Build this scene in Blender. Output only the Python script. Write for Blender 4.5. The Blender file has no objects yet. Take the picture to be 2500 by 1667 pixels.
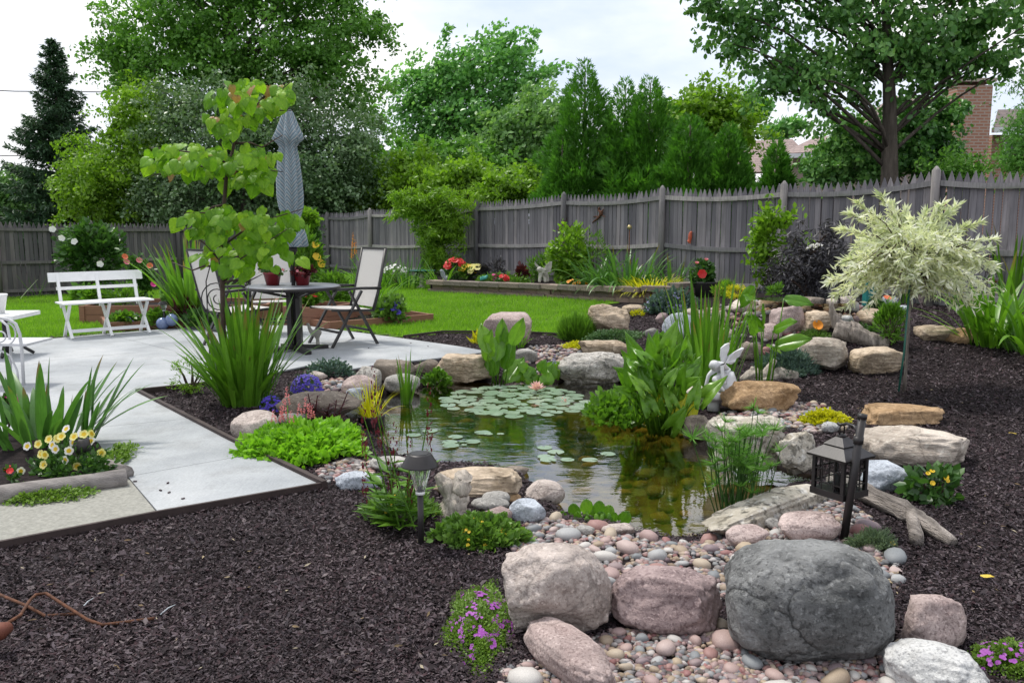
import bpy, bmesh, math, random
import numpy as np
from mathutils import Vector, Matrix, noise as mnoise
rng = np.random.default_rng(11); random.seed(11)
SC = bpy.context.scene
COL = SC.collection
R = math.radians
# ---------------------------------------------------------------- camera
F_PX, CX, CY, W_PX = 2100.0, 1250.0, 833.5, 2500.0
CAM_H, PITCH = 1.45, R(7.82)
cam_d = bpy.data.cameras.new('camera'); cam = bpy.data.objects.new('camera', cam_d); COL.objects.link(cam)
cam.location = (0, 0, CAM_H); cam.rotation_euler = (math.pi/2 - PITCH, 0, 0)
cam_d.sensor_width = 36; cam_d.lens = F_PX/W_PX*36; cam_d.clip_start = .05; cam_d.clip_end = 6000
SC.camera = cam
# ---------------------------------------------------------------- sky and sun
SUN_EL, SUN_AZ = R(64), math.atan2(-.70, .60)         # high, behind the garden and to the left
wd = bpy.data.worlds.new('World'); SC.world = wd; wd.use_nodes = True
nt = wd.node_tree; nt.nodes.clear()
def nd(nt, t, **kw):
    n = nt.nodes.new(t)
    for k, v in kw.items():
        if k.startswith('i_'):
            n.inputs[k[2:].replace('_', ' ')].default_value = v
        else: setattr(n, k, v)
    return n
def ramp(nt, fac, stops, interp='LINEAR'):
    r = nt.nodes.new('ShaderNodeValToRGB'); r.color_ramp.interpolation = interp
    e = r.color_ramp.elements
    while len(e) > 1: e.remove(e[-1])
    for i, (p, c) in enumerate(stops):
        el = e[0] if i == 0 else e.new(p)
        el.position = p; el.color = (c[0], c[1], c[2], 1) if hasattr(c, '__len__') else (c, c, c, 1)
    nt.links.new(fac, r.inputs[0]); return r.outputs[0]
def mixc(nt, fac, a, b, blend='MIX'):
    m = nt.nodes.new('ShaderNodeMix'); m.data_type = 'RGBA'; m.blend_type = blend
    for k, v in ((0, fac), (6, a), (7, b)):
        if hasattr(v, 'is_linked'): nt.links.new(v, m.inputs[k])
        elif k == 0: m.inputs[0].default_value = v
        else: m.inputs[k].default_value = (v[0], v[1], v[2], 1)
    return m.outputs[2]
sky = nd(nt, 'ShaderNodeTexSky', sky_type='NISHITA', sun_disc=False, sun_elevation=SUN_EL, sun_rotation=SUN_AZ, air_density=1.0, dust_density=2.0)
tc = nd(nt, 'ShaderNodeTexCoord')
mp = nd(nt, 'ShaderNodeMapping'); mp.inputs['Scale'].default_value = (1.3, 1.3, 3.4); mp.inputs['Location'].default_value = (.35, .2, .12)
nt.links.new(tc.outputs['Generated'], mp.inputs[0])
nz = nd(nt, 'ShaderNodeTexNoise', i_Scale=1.9, i_Detail=7.0, i_Roughness=.52); nt.links.new(mp.outputs[0], nz.inputs['Vector'])
fac = ramp(nt, nz.outputs[0], [(.30, .72), (.46, .86), (.56, 1.0)])
cloud = ramp(nt, nz.outputs[0], [(.36, (.70, .79, .98)), (.47, (.86, .91, 1.01)), (.55, (.98, .99, 1.01)), (.64, (1.06, 1.06, 1.06))])
c10 = mixc(nt, 1.0, cloud, (10.9, 10.9, 10.9), 'MULTIPLY')
skyc = mixc(nt, fac, sky.outputs[0], c10)
bg = nd(nt, 'ShaderNodeBackground', i_Strength=.1); nt.links.new(skyc, bg.inputs[0])
wo = nd(nt, 'ShaderNodeOutputWorld'); nt.links.new(bg.outputs[0], wo.inputs[0])
sun_d = bpy.data.lights.new('sun', 'SUN'); sun = bpy.data.objects.new('sun', sun_d); COL.objects.link(sun)
sun_d.energy = 2.9; sun_d.angle = R(9); sun_d.color = (1, .96, .88)
sv = Vector((math.sin(SUN_AZ)*math.cos(SUN_EL), math.cos(SUN_AZ)*math.cos(SUN_EL), math.sin(SUN_EL)))
sun.rotation_euler = sv.to_track_quat('Z', 'Y').to_euler(); sun.location = (-10, 10, 30)
SC.view_settings.view_transform = 'Standard'; SC.view_settings.look = 'None'
SC.view_settings.exposure = .20; SC.view_settings.gamma = 1.0; SC.view_settings.use_curve_mapping = False
SC.render.engine = 'CYCLES'
SC.cycles.max_bounces = 8; SC.cycles.diffuse_bounces = 3; SC.cycles.glossy_bounces = 3
SC.cycles.transmission_bounces = 5; SC.cycles.transparent_max_bounces = 10; SC.cycles.caustics_reflective = False; SC.cycles.caustics_refractive = False
SC.cycles.use_denoising = True

# ---------------------------------------------------------------- pixels to places
CF = np.array([0, math.cos(PITCH), -math.sin(PITCH)]); CU = np.array([0, math.sin(PITCH), math.cos(PITCH)]); CR = np.array([1., 0, 0])
C0 = np.array([0, 0, CAM_H])
def ray(u, v): return CF + CR*(u-CX)/F_PX + CU*(CY-v)/F_PX
def onz(u, v, z=0.0):
    d = ray(u, v); return C0 + d*((z-CAM_H)/d[2])
def aty(u, v, Y):
    d = ray(u, v); return C0 + d*(Y/d[1])
def proj(P):
    P = np.atleast_2d(P) - C0; w = P@CF
    return CX + F_PX*(P@CR)/w, CY - F_PX*(P@CU)/w
def depth(P): return float((np.asarray(P)-C0)@CF)
def pxm(P): return F_PX/depth(P)
def sstep(a, b, x):
    t = np.clip((x-a)/(b-a), 0, 1); return t*t*(3-2*t)
def sdf(poly, x, y):                    # + inside
    x = np.asarray(x, float); y = np.asarray(y, float)
    d = np.full(x.shape, 1e9); ins = np.zeros(x.shape, bool)
    n = len(poly)
    for i in range(n):
        ax, ay = poly[i]; bx, by = poly[(i+1) % n]
        ex, ey = bx-ax, by-ay
        t = np.clip(((x-ax)*ex+(y-ay)*ey)/(ex*ex+ey*ey+1e-12), 0, 1)
        d = np.minimum(d, (x-ax-ex*t)**2+(y-ay-ey*t)**2)
        c = ((ay > y) != (by > y)) & (x < (bx-ax)*(y-ay)/((by-ay) if by != ay else 1e-12)+ax)
        ins ^= c
    d = np.sqrt(d); return np.where(ins, d, -d)
def poly(pts, z=0.0): return [tuple(onz(u, v, z)[:2]) for u, v in pts]
WL = -.10
POND = poly([(1650,1322),(1550,1302),(1460,1280),(1390,1262),(1330,1225),(1280,1165),(1190,1142),(1080,1138),(985,1122),(925,1080),(880,1045),
 (862,1015),(872,985),(930,962),(1000,950),(1062,934),(1180,929),(1260,926),(1350,930),(1520,932),(1600,950),(1640,985),(1690,1010),(1715,1050),
 (1760,1085),(1850,1120),(1930,1150),(2000,1160),(2010,1180),(1930,1190),(1830,1245),(1740,1300),(1690,1322)], WL)
PATIO_Z = .03
PATIO = poly([(385,1247),(790,1176),(560,1070),(337,953),(480,937),(640,915),(745,893),(850,902),(930,888),(1060,875),(1194,858),(1120,845),(985,826),(880,812),(740,794),
 (525,794),(250,815),(0,838),(-600,890),(-1500,980),(-900,1100),(0,1060),(200,1080),(310,1160)], PATIO_Z)
LAWN = poly([(-1600,960),(-600,884),(0,837),(250,814),(525,793),(740,793),(985,824),(1080,812),(1250,812),(1400,820),(1440,815),(1440,765),(1530,752),(1600,742)], 0)
LAWN += [(3.6, 14.9), (2.6, 16.6), (-5.9, 27.3), (-12.6, 20.7), (-17, 16)]
GRAVEL = [poly(p, 0) for p in (
 [(1270,1285),(1330,1252),(1400,1255),(1460,1270),(1560,1290),(1650,1308),(1720,1300),(1780,1260),(1900,1215),(2040,1200),(2110,1250),(2150,1300),(2060,1330),(2200,1360),(2190,1440),(1700,1470),(1480,1430),(1330,1400),(1235,1335)],
 [(1215,1720),(1225,1640),(1330,1590),(1480,1540),(1760,1520),(2150,1600),(2200,1570),(2260,1640),(2340,1720)],
 [(1715,1018),(1760,1000),(1950,985),(2010,990),(2060,1020),(2070,1048),(1990,1060),(1850,1030)],
 [(1235,880),(1300,845),(1400,848),(1420,880),(1350,905),(1280,905)],
 [(740,950),(800,930),(870,925),(900,960),(860,1000),(800,985)],
 [(770,1150),(850,1120),(920,1130),(910,1165),(800,1180)],
 [(2225,755),(2330,742),(2365,752),(2330,765)])]
FA, FB = np.array([-5.9, 27.5]), np.array([4.1, 14.4])            # line of the back fence
FD = (FB-FA)/np.linalg.norm(FB-FA); FN = np.array([-FD[1], FD[0]])   # normal, away from camera
if FN[1] < 0: FN = -FN
def Hbase(x, y):
    dF = -((x-FA[0])*FN[0]+(y-FA[1])*FN[1])
    z = -.36*sstep(11.5, 20.5, y)*sstep(3.0, 9.0, -x)
    z = z + .30*sstep(6.5, .6, dF)*sstep(.6, 4.2, x)*sstep(30, 16, y)
    z = z + .09*sstep(12, 16, y)*sstep(-4, 2, x)*sstep(3.8, 2.5, x)
    z = z + .44*np.exp(-((x-3.15)/1.25)**2-((y-9.9)/1.35)**2)
    z = z + .16*np.exp(-((x-1.55)/.7)**2-((y-9.3)/.8)**2)
    return z
def Hm(x, y):
    x = np.asarray(x, float); y = np.asarray(y, float)
    b = Hbase(x, y); d = sdf(POND, x, y)
    t = sstep(0, .45, -d)
    out = b*t + (WL+.035)*(1-t)
    inn = WL - .02 - np.minimum(.34, .08 + .5*np.maximum(d, 0))
    return np.where(d > 0, np.where(d < .05, (WL+.035)*(1-d/.05)+inn*(d/.05), inn), out)
def Hg(x, y): return np.maximum(Hm(x, y), np.where(sdf(POND, x, y) > 0, WL, -9))
def H1(x, y): return float(Hg(np.array([x]), np.array([y]))[0])
def G(u, v):
    d = ray(u, v)
    ts = np.geomspace(1.4, 60, 500)
    for _ in range(2):
        P = C0[None]+d[None]*ts[:, None]; df = P[:, 2]-Hg(P[:, 0], P[:, 1])
        i = int(np.argmax(df < 0)) if (df < 0).any() else len(ts)-1
        ts = np.linspace(ts[max(i-1, 0)], ts[i], 40)
    return C0+d*ts[len(ts)//2]

GRAVEL.append([tuple(G(u, v)[:2]) for u, v in ((1640,800),(1700,762),(1800,742),(1900,738),(2010,742),(2090,748),(2110,772),(2040,800),(1950,835),(1860,870),(1760,870),(1690,850))])
# ---------------------------------------------------------------- objects
def link(o, parent=None):
    COL.objects.link(o)
    if parent is not None: o.parent = parent
    return o
def tag(o, label=None, cat=None, group=None, kind=None):
    if label: o['label'] = label
    if cat: o['category'] = cat
    if group: o['group'] = group
    if kind: o['kind'] = kind
    return o
def thing(name, label, cat, loc=(0, 0, 0), rz=0, group=None):
    o = bpy.data.objects.new(name, None); link(o); o.location = loc; o.rotation_euler = (0, 0, rz); o.empty_display_size = .1
    return tag(o, label, cat, group)
def mesh_np(name, V, T, mat, smooth=False):
    V = np.ascontiguousarray(V, np.float32); T = np.ascontiguousarray(T, np.int32)
    me = bpy.data.meshes.new(name); me.vertices.add(len(V)); me.vertices.foreach_set('co', V.ravel())
    me.loops.add(T.size); me.loops.foreach_set('vertex_index', T.ravel())
    me.polygons.add(len(T)); me.polygons.foreach_set('loop_start', np.arange(0, T.size, T.shape[1], dtype=np.int32))
    if smooth: me.polygons.foreach_set('use_smooth', np.ones(len(T), bool))
    me.update(calc_edges=True)
    if mat: me.materials.append(mat)
    return me
def put(name, me, parent=None, loc=(0, 0, 0), rot=None, scale=None, kind=None):
    o = bpy.data.objects.new(name, me); link(o, parent); o.location = loc
    if rot is not None: o.rotation_euler = rot
    if scale is not None: o.scale = scale if hasattr(scale, '__len__') else (scale,)*3
    if kind: o['kind'] = kind
    return o
class MB:
    def __init__(s): s.v = []; s.f = []
    def add(s, V, Fs):
        k = len(s.v); s.v += [tuple(map(float, p)) for p in V]; s.f += [tuple(i+k for i in f) for f in Fs]; return s
    def box(s, c, d, rot=None):
        V = [Vector((x*d[0]/2, y*d[1]/2, z*d[2]/2)) for x in (-1, 1) for y in (-1, 1) for z in (-1, 1)]
        if rot is not None: V = [rot@p for p in V]
        c = Vector(c)
        return s.add([p+c for p in V], [(0,1,3,2),(4,6,7,5),(0,4,5,1),(2,3,7,6),(0,2,6,4),(1,5,7,3)])
    def bar(s, a, b, w, h=None, up=(0, 0, 1)):
        a, b = Vector(a), Vector(b); h = h or w; y = (b-a); L = y.length; y.normalize()
        x = y.cross(Vector(up)); x = x.normalized() if x.length > 1e-4 else Vector((1, 0, 0)); z = x.cross(y)
        return s.box((a+b)/2, (w, L, h), Matrix((x, y, z)).transposed())
    def tube(s, pts, r, n=8, cap=True):
        pts = [Vector(p) for p in pts]; rr = r if hasattr(r, '__len__') else [r]*len(pts)
        V, Fs = [], []; ref = None
        for i, p in enumerate(pts):
            t = (pts[min(i+1, len(pts)-1)]-pts[max(i-1, 0)]).normalized()
            if ref is None: ref = t.orthogonal().normalized()
            x = (ref - t*ref.dot(t)); x = x.normalized() if x.length > 1e-5 else t.orthogonal().normalized(); ref = x; y = t.cross(x)
            V += [p+(x*math.cos(2*math.pi*k/n)+y*math.sin(2*math.pi*k/n))*rr[i] for k in range(n)]
        for i in range(len(pts)-1):
            Fs += [(i*n+k, i*n+(k+1) % n, (i+1)*n+(k+1) % n, (i+1)*n+k) for k in range(n)]
        if cap: Fs += [tuple(range(n))[::-1], tuple((len(pts)-1)*n+k for k in range(n))]
        return s.add(V, Fs)
    def lathe(s, prof, n=24, c=(0, 0, 0), wob=None):
        V, Fs = [], []
        for i, (r, z) in enumerate(prof):
            for k in range(n):
                a = 2*math.pi*k/n; q = r*(wob(a, i) if wob else 1)
                V.append((c[0]+q*math.cos(a), c[1]+q*math.sin(a), c[2]+z))
        for i in range(len(prof)-1):
            Fs += [(i*n+k, i*n+(k+1) % n, (i+1)*n+(k+1) % n, (i+1)*n+k) for k in range(n)]
        if prof[0][0] > 1e-4: Fs.append(tuple(range(n))[::-1])
        if prof[-1][0] > 1e-4: Fs.append(tuple((len(prof)-1)*n+k for k in range(n)))
        return s.add(V, Fs)
    def prism(s, pts, z0, z1):
        n = len(pts); V = [(p[0], p[1], z0) for p in pts]+[(p[0], p[1], z1) for p in pts]
        return s.add(V, [tuple(range(n))[::-1], tuple(range(n, 2*n))]+[(i, (i+1) % n, n+(i+1) % n, n+i) for i in range(n)])
    def mesh(s, name, mat, smooth=False, bevel=0):
        me = bpy.data.meshes.new(name); me.from_pydata(s.v, [], s.f)
        bm = bmesh.new(); bm.from_mesh(me); bmesh.ops.recalc_face_normals(bm, faces=bm.faces)
        if bevel: bmesh.ops.bevel(bm, geom=list(bm.edges), offset=bevel, segments=2, affect='EDGES', profile=.6)
        bm.to_mesh(me); bm.free()
        if smooth: me.polygons.foreach_set('use_smooth', np.ones(len(me.polygons), bool))
        me.update(); me.materials.append(mat); return me
    def build(s, name, mat, parent=None, smooth=False, bevel=0, loc=(0, 0, 0)):
        return put(name, s.mesh(name, mat, smooth, bevel), parent, loc)

# ---------------------------------------------------------------- materials
def newmat(name):
    m = bpy.data.materials.new(name); m.use_nodes = True; nt = m.node_tree; nt.nodes.clear()
    o = nd(nt, 'ShaderNodeOutputMaterial'); b = nd(nt, 'ShaderNodeBsdfPrincipled'); nt.links.new(b.outputs[0], o.inputs[0])
    return m, nt, b, o
def coords(nt, rnd=True, scale=(1, 1, 1), kind='Object', rot=None):
    t = nd(nt, 'ShaderNodeTexCoord'); m = nd(nt, 'ShaderNodeMapping'); m.inputs['Scale'].default_value = scale
    if rot is not None: m.vector_type = 'TEXTURE'; m.inputs['Rotation'].default_value = (0, 0, rot)
    nt.links.new(t.outputs[kind], m.inputs[0])
    if rnd:
        i = nd(nt, 'ShaderNodeObjectInfo'); q = nd(nt, 'ShaderNodeMath', operation='MULTIPLY'); q.inputs[1].default_value = 57.0
        nt.links.new(i.outputs['Random'], q.inputs[0]); nt.links.new(q.outputs[0], m.inputs['Location'])
    return m.outputs[0]
def ntex(nt, vec, scale, detail=4, rough=.55):
    n = nd(nt, 'ShaderNodeTexNoise', i_Scale=scale, i_Detail=float(detail), i_Roughness=rough); nt.links.new(vec, n.inputs['Vector']); return n.outputs[0]
def bump(nt, b, h, strength=.4, dist=.01):
    n = nd(nt, 'ShaderNodeBump', i_Strength=strength, i_Distance=dist); nt.links.new(h, n.inputs['Height']); nt.links.new(n.outputs[0], b.inputs['Normal'])
def plain(name, c, rough=.6, var=.25, scale=8, bmp=.15, metal=0, spec=.4, dist=.004, stretch=(1, 1, 1), rot=None):
    m, nt, b, o = newmat(name); v = coords(nt, rot is None, stretch, rot=rot); n = ntex(nt, v, scale, 5)
    c = np.array(c)
    col = ramp(nt, n, [(.3, c*(1-var)), (.7, np.minimum(c*(1+var), 1))]); nt.links.new(col, b.inputs['Base Color'])
    b.inputs['Roughness'].default_value = rough; b.inputs['Metallic'].default_value = metal; b.inputs['Specular IOR Level'].default_value = spec
    if bmp: bump(nt, b, ntex(nt, v, scale*6, 3), bmp, dist)
    return m
def leafmat(name, cs, trans=.35, rough=.42, obj=False, nscale=2.0, spec=.4, dry=False):
    """cs: dark to light leaf colours, one picked per leaf"""
    m, nt, b, o = newmat(name)
    if obj: g = nd(nt, 'ShaderNodeObjectInfo').outputs['Random']
    else: g = nd(nt, 'ShaderNodeNewGeometry').outputs['Random Per Island']
    t = nd(nt, 'ShaderNodeTexCoord'); n = ntex(nt, t.outputs['Object'], nscale, 2)
    a = nd(nt, 'ShaderNodeMath', operation='MULTIPLY_ADD'); a.inputs[1].default_value = .62
    nt.links.new(g, a.inputs[0])
    s = nd(nt, 'ShaderNodeMath', operation='MULTIPLY_ADD'); s.inputs[1].default_value = .9; s.inputs[2].default_value = -.26
    nt.links.new(n, s.inputs[0]); nt.links.new(s.outputs[0], a.inputs[2])
    k = len(cs); col = ramp(nt, a.outputs[0], [(i/(k-1) if k > 1 else 0, c) for i, c in enumerate(cs)])
    if obj:                                      # veins run along the blade
        mv = nd(nt, 'ShaderNodeMapping'); mv.inputs['Scale'].default_value = (70, 3, 3); nt.links.new(t.outputs['Object'], mv.inputs[0])
        col = mixc(nt, 1.0, col, ramp(nt, ntex(nt, mv.outputs[0], 3, 3, .6), [(.3, .74), (.7, 1.22)]), 'MULTIPLY')
        col = mixc(nt, 1.0, col, ramp(nt, ntex(nt, t.outputs['Object'], 5, 3, .6), [(.3, (.82, .86, .8)), (.7, (1.16, 1.1, 1.1))]), 'MULTIPLY')
        if dry:                                  # some blades end in a dry brown tip
            sx_ = nd(nt, 'ShaderNodeSeparateXYZ'); nt.links.new(t.outputs['Object'], sx_.inputs[0]); gt = nd(nt, 'ShaderNodeMath', operation='MULTIPLY')
            nt.links.new(ramp(nt, sx_.outputs[2], [(.74, 0), (.86, .85)]), gt.inputs[0]); nt.links.new(ramp(nt, g, [(.55, 0), (.62, 1)]), gt.inputs[1]); col = mixc(nt, gt.outputs[0], col, (.22, .14, .05))
    nt.links.new(col, b.inputs['Base Color']); b.inputs['Roughness'].default_value = rough; b.inputs['Specular IOR Level'].default_value = spec
    tr = nd(nt, 'ShaderNodeBsdfTranslucent'); tcol = mixc(nt, 1.0, col, (1.25, 1.35, .7), 'MULTIPLY'); nt.links.new(tcol, tr.inputs[0])
    mx = nd(nt, 'ShaderNodeMixShader'); mx.inputs[0].default_value = trans
    nt.links.new(b.outputs[0], mx.inputs[1]); nt.links.new(tr.outputs[0], mx.inputs[2]); nt.links.new(mx.outputs[0], o.inputs[0])
    return m
def rockmat(name, c1, c2, speck=(.08, .07, .07), spk=.35, sscale=70, bmp=.5, strata=0, lichen=0, crack=.5):
    m, nt, b, o = newmat(name); v = coords(nt)
    n1 = ntex(nt, v, 5.0, 8, .62); col = ramp(nt, n1, [(.32, c1), (.68, c2)])
    n2 = ntex(nt, v, sscale, 3, .6); f = ramp(nt, n2, [(.52, 0), (.62, spk)]); col = mixc(nt, f, col, speck)
    n5 = ntex(nt, v, sscale*.8+9, 2, .5); f5 = ramp(nt, n5, [(.58, 0), (.68, .35)]); col = mixc(nt, f5, col, tuple(min(1, x*1.7+.06) for x in c2))
    h = n1
    if strata:
        v2 = coords(nt, True, (1, 1, 6)); n3 = ntex(nt, v2, 4.5, 6, .6)
        col = mixc(nt, ramp(nt, n3, [(.42, 0), (.5, strata), (.58, 0)]), col, tuple(x*.45 for x in c1)); h = n3
    if lichen:
        n4 = ntex(nt, v, 11, 6, .7); col = mixc(nt, ramp(nt, n4, [(.56, 0), (.64, lichen)]), col, (.035, .035, .03))
    vb = coords(nt, True, (1, 1, 3.2), rot=.7); nb_ = ntex(nt, vb, 2.6, 5, .6); col = mixc(nt, ramp(nt, nb_, [(.40, .42), (.5, 0)]), col, tuple(x*.55 for x in c1))
    if crack:
        wv = nd(nt, 'ShaderNodeVectorMath', operation='MULTIPLY_ADD'); nz_ = nd(nt, 'ShaderNodeTexNoise', i_Scale=3.0, i_Detail=5.0); nt.links.new(v, nz_.inputs['Vector'])
        nt.links.new(nz_.outputs['Color'], wv.inputs[0]); wv.inputs[1].default_value = (.35, .35, .35); nt.links.new(v, wv.inputs[2])
        vo = nd(nt, 'ShaderNodeTexVoronoi', feature='DISTANCE_TO_EDGE'); vo.inputs['Scale'].default_value = 3.2; nt.links.new(wv.outputs[0], vo.inputs['Vector'])
        gate = ramp(nt, ntex(nt, v, 2.4, 3), [(.46, 0), (.58, crack)]); ln = ramp(nt, vo.outputs['Distance'], [(.0, 1), (.022, 0)])
        lf = nd(nt, 'ShaderNodeMath', operation='MULTIPLY'); nt.links.new(gate, lf.inputs[0]); nt.links.new(ln, lf.inputs[1])
        col = mixc(nt, lf.outputs[0], col, tuple(x*.3 for x in c1))
        fl = ramp(nt, vo.outputs['Distance'], [(.0, 0), (.05, 1)]); ha = nd(nt, 'ShaderNodeMath', operation='MULTIPLY_ADD'); ha.inputs[1].default_value = .22*crack; nt.links.new(fl, ha.inputs[0]); nt.links.new(h, ha.inputs[2]); h = ha.outputs[0]
        n6 = ntex(nt, v, 2.2, 4, .6); col = mixc(nt, ramp(nt, n6, [(.52, 0), (.60, .35)]), col, tuple(min(1, x*1.45+.01) for x in c2))
    nt.links.new(col, b.inputs['Base Color']); b.inputs['Roughness'].default_value = .78; b.inputs['Specular IOR Level'].default_value = .3
    a = nd(nt, 'ShaderNodeMath', operation='MULTIPLY_ADD'); a.inputs[1].default_value = .45; nt.links.new(ntex(nt, v, 38, 6, .7), a.inputs[0]); nt.links.new(h, a.inputs[2])
    bump(nt, b, a.outputs[0], min(bmp*1.3, 1), .045)
    return m
def islandmat(name, cs, rough=.8, spec=.2, obj=False, nscale=60, bmp=.2, tint=.25, broad=0):
    m, nt, b, o = newmat(name)
    g = nd(nt, 'ShaderNodeObjectInfo').outputs['Random'] if obj else nd(nt, 'ShaderNodeNewGeometry').outputs['Random Per Island']
    k = len(cs); col = ramp(nt, g, [(i/k, c) for i, c in enumerate(cs)], 'CONSTANT')
    v = coords(nt); n = ntex(nt, v, nscale, 4, .6); col = mixc(nt, 1.0, col, ramp(nt, n, [(.3, 1-tint), (.7, 1+tint)]), 'MULTIPLY')
    if broad: col = mixc(nt, 1.0, col, ramp(nt, ntex(nt, v, broad, 4, .6), [(.32, (.72, .70, .72)), (.68, (1.35, 1.3, 1.3))]), 'MULTIPLY')
    nt.links.new(col, b.inputs['Base Color']); b.inputs['Roughness'].default_value = rough; b.inputs['Specular IOR Level'].default_value = spec
    if bmp: bump(nt, b, n, bmp, .004)
    return m
M = {}
M['soil'] = plain('mulch soil', (.020, .015, .016), .9, .5, 30, .6, spec=.1, dist=.01)
M['chips'] = islandmat('mulch chips', [(.016, .011, .013), (.033, .022, .025), (.052, .038, .043), (.025, .016, .019), (.072, .056, .063), (.040, .022, .026), (.085, .07, .078), (.030, .024, .028), (.044, .031, .035), (.018, .013, .015), (.11, .092, .094)], .8, .25, broad=1.3)
M['turf'] = plain('turf base', (.075, .15, .012), .9, .3, 3, .3, spec=.1)
M['grass'] = leafmat('grass blades', [(.10, .235, .012), (.18, .365, .022), (.28, .49, .045)], .45, .5, nscale=1.2)
m, nt, b, o = newmat('patio concrete'); v = coords(nt, False)
col = ramp(nt, ntex(nt, v, .9, 6, .62), [(.34, (.275, .29, .305)), (.5, (.36, .375, .39)), (.66, (.44, .45, .46))])
col = mixc(nt, ramp(nt, ntex(nt, v, 3.2, 6, .7), [(.52, 0), (.68, .55)]), col, (.25, .255, .255))
col = mixc(nt, 1.0, col, ramp(nt, ntex(nt, v, 90, 4, .7), [(.3, .86), (.7, 1.13)]), 'MULTIPLY')
vs_ = coords(nt, False, (60, 1.2, 1)); col = mixc(nt, 1.0, col, ramp(nt, ntex(nt, vs_, 3, 3, .5), [(.3, .95), (.7, 1.05)]), 'MULTIPLY')
nt.links.new(col, b.inputs['Base Color']); b.inputs['Roughness'].default_value = .85; b.inputs['Specular IOR Level'].default_value = .25; bump(nt, b, ntex(nt, v, 120, 4, .6), .35, .003); M['concrete'] = m
M['aggregate'] = plain('aggregate concrete', (.29, .285, .255), .9, .22, 55, .6, spec=.2, dist=.004)
M['edging'] = plain('edging', (.045, .030, .028), .7, .3, 9, .2)
M['pinkgranite'] = rockmat('pink granite', (.33, .245, .23), (.50, .405, .38), (.12, .08, .075), .6, 90)
M['beigegranite'] = rockmat('beige granite', (.35, .29, .26), (.53, .46, .42), (.14, .10, .09), .5, 70)
M['purplerock'] = rockmat('purple quartzite', (.20, .145, .145), (.38, .29, .28), (.08, .045, .05), .6, 80)
M['darkrock'] = rockmat('dark basalt', (.085, .087, .087), (.27, .272, .27), (.025, .025, .025), .6, 60, .9, crack=.9)
M['whitegranite'] = rockmat('white granite', (.36, .36, .355), (.54, .535, .525), (.07, .07, .08), .8, 95)
M['bluerock'] = rockmat('blue grey granite', (.28, .31, .36), (.47, .50, .55), (.10, .11, .13), .5, 75)
M['sandstone'] = rockmat('tan sandstone', (.36, .27, .18), (.58, .47, .36), (.16, .11, .07), .4, 30, .6, strata=.7)
M['palestone'] = rockmat('pale sandstone', (.42, .35, .29), (.60, .53, .46), (.2, .16, .13), .35, 35, .6, strata=.35)
M['ochre'] = rockmat('ochre sandstone', (.30, .18, .085), (.46, .31, .18), (.12, .07, .04), .4, 25, .6)
M['limestone'] = rockmat('pitted limestone', (.42, .37, .29), (.68, .63, .55), (.05, .045, .03), .65, 16, 1.0, lichen=.8)
M['brownrock'] = rockmat('brown rock', (.15, .12, .095), (.28, .235, .195), (.07, .06, .05), .4, 40, .6)
M['greyrock'] = rockmat('grey rock', (.25, .24, .225), (.43, .41, .385), (.1, .095, .09), .5, 60)
M['lichenrock'] = rockmat('lichen spotted rock', (.40, .37, .33), (.60, .56, .52), (.06, .06, .06), .5, 40, .7, lichen=.75)
PEB = {'pink': [(0.3696, 0.2666, 0.2451), (0.3344, 0.2365, 0.2236), (0.4136, 0.3225, 0.301)], 'red': [(.25, .12, .115), (.29, .165, .15)], 'grey': [(.24, .25, .25), (.33, .33, .33), (.19, .20, .21)],
       'tan': [(0.36, 0.286, 0.2021), (0.396, 0.3256, 0.2494), (0.306, 0.2376, 0.172)], 'white': [(0.4675, 0.442, 0.4165), (0.425, 0.408, 0.391)], 'purple': [(.25, .19, .19), (.21, .16, .17)]}
for k, v in PEB.items(): M['peb_'+k] = islandmat('pebble '+k, v, .6, .4, True, 25, .15, .2)
M['gravel'] = islandmat('gravel', [tuple(x*.82 for x in c) for c in sum(PEB.values(), [])]+[(.10, .085, .075), (.15, .14, .135), (.20, .19, .185)], .7, .3, False, 40, .15, .3, broad=2.5)
M['algae'] = islandmat('algae covered stone', [(.20, .17, .04), (.28, .23, .06), (.15, .13, .04), (.34, .22, .065), (.24, .21, .08)], .8, .2, True, 14, .3, .45)
M['pondfloor'] = plain('pond floor', (.15, .125, .035), .9, .5, 6, .3)
M['bark'] = plain('tree bark', (.10, .085, .07), .9, .4, 4, .9, spec=.1, dist=.03, stretch=(4, 4, .6))
M['twig'] = plain('twig', (.07, .045, .035), .8, .3, 20, .2)
M['driftwood'] = plain('driftwood', (.30, .26, .23), .9, .6, 5, .9, spec=.1, dist=.02, stretch=(5, 5, .7))
M['paledrift'] = plain('pale driftwood', (.44, .39, .34), .9, .5, 6, .8, spec=.1, dist=.012, stretch=(5, 5, .8))
M['white'] = plain('white paint', (.80, .80, .80), .45, .04, 12, .05)
M['black'] = plain('dark metal', (.022, .020, .021), .45, .3, 10, .1, spec=.5)
M['bronze'] = plain('dark bronze metal', (.024, .021, .022), .42, .25, 14, .08, metal=.2, spec=.5)
M['sling'] = plain('sling fabric', (.80, .78, .77), .8, .05, 60, .2)
M['statue'] = plain('white stone cast', (.60, .60, .62), .7, .14, 12, .3)
M['greystatue'] = plain('grey stone cast', (.36, .35, .31), .85, .25, 14, .4)
M['rust'] = plain('rusty iron', (.10, .040, .020), .85, .5, 40, .4)
M['board'] = plain('composite planter board', (.24, .115, .072), .65, .12, 6, .15, stretch=(1, 1, 8))
M['redpot'] = plain('red glazed pot', (.20, .012, .018), .25, .15, 6, .03, spec=.6)
M['timber'] = plain('weathered timber', (.23, .21, .20), .9, .35, 5, .7, spec=.1, dist=.01, stretch=(.6, 5, 5))

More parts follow.
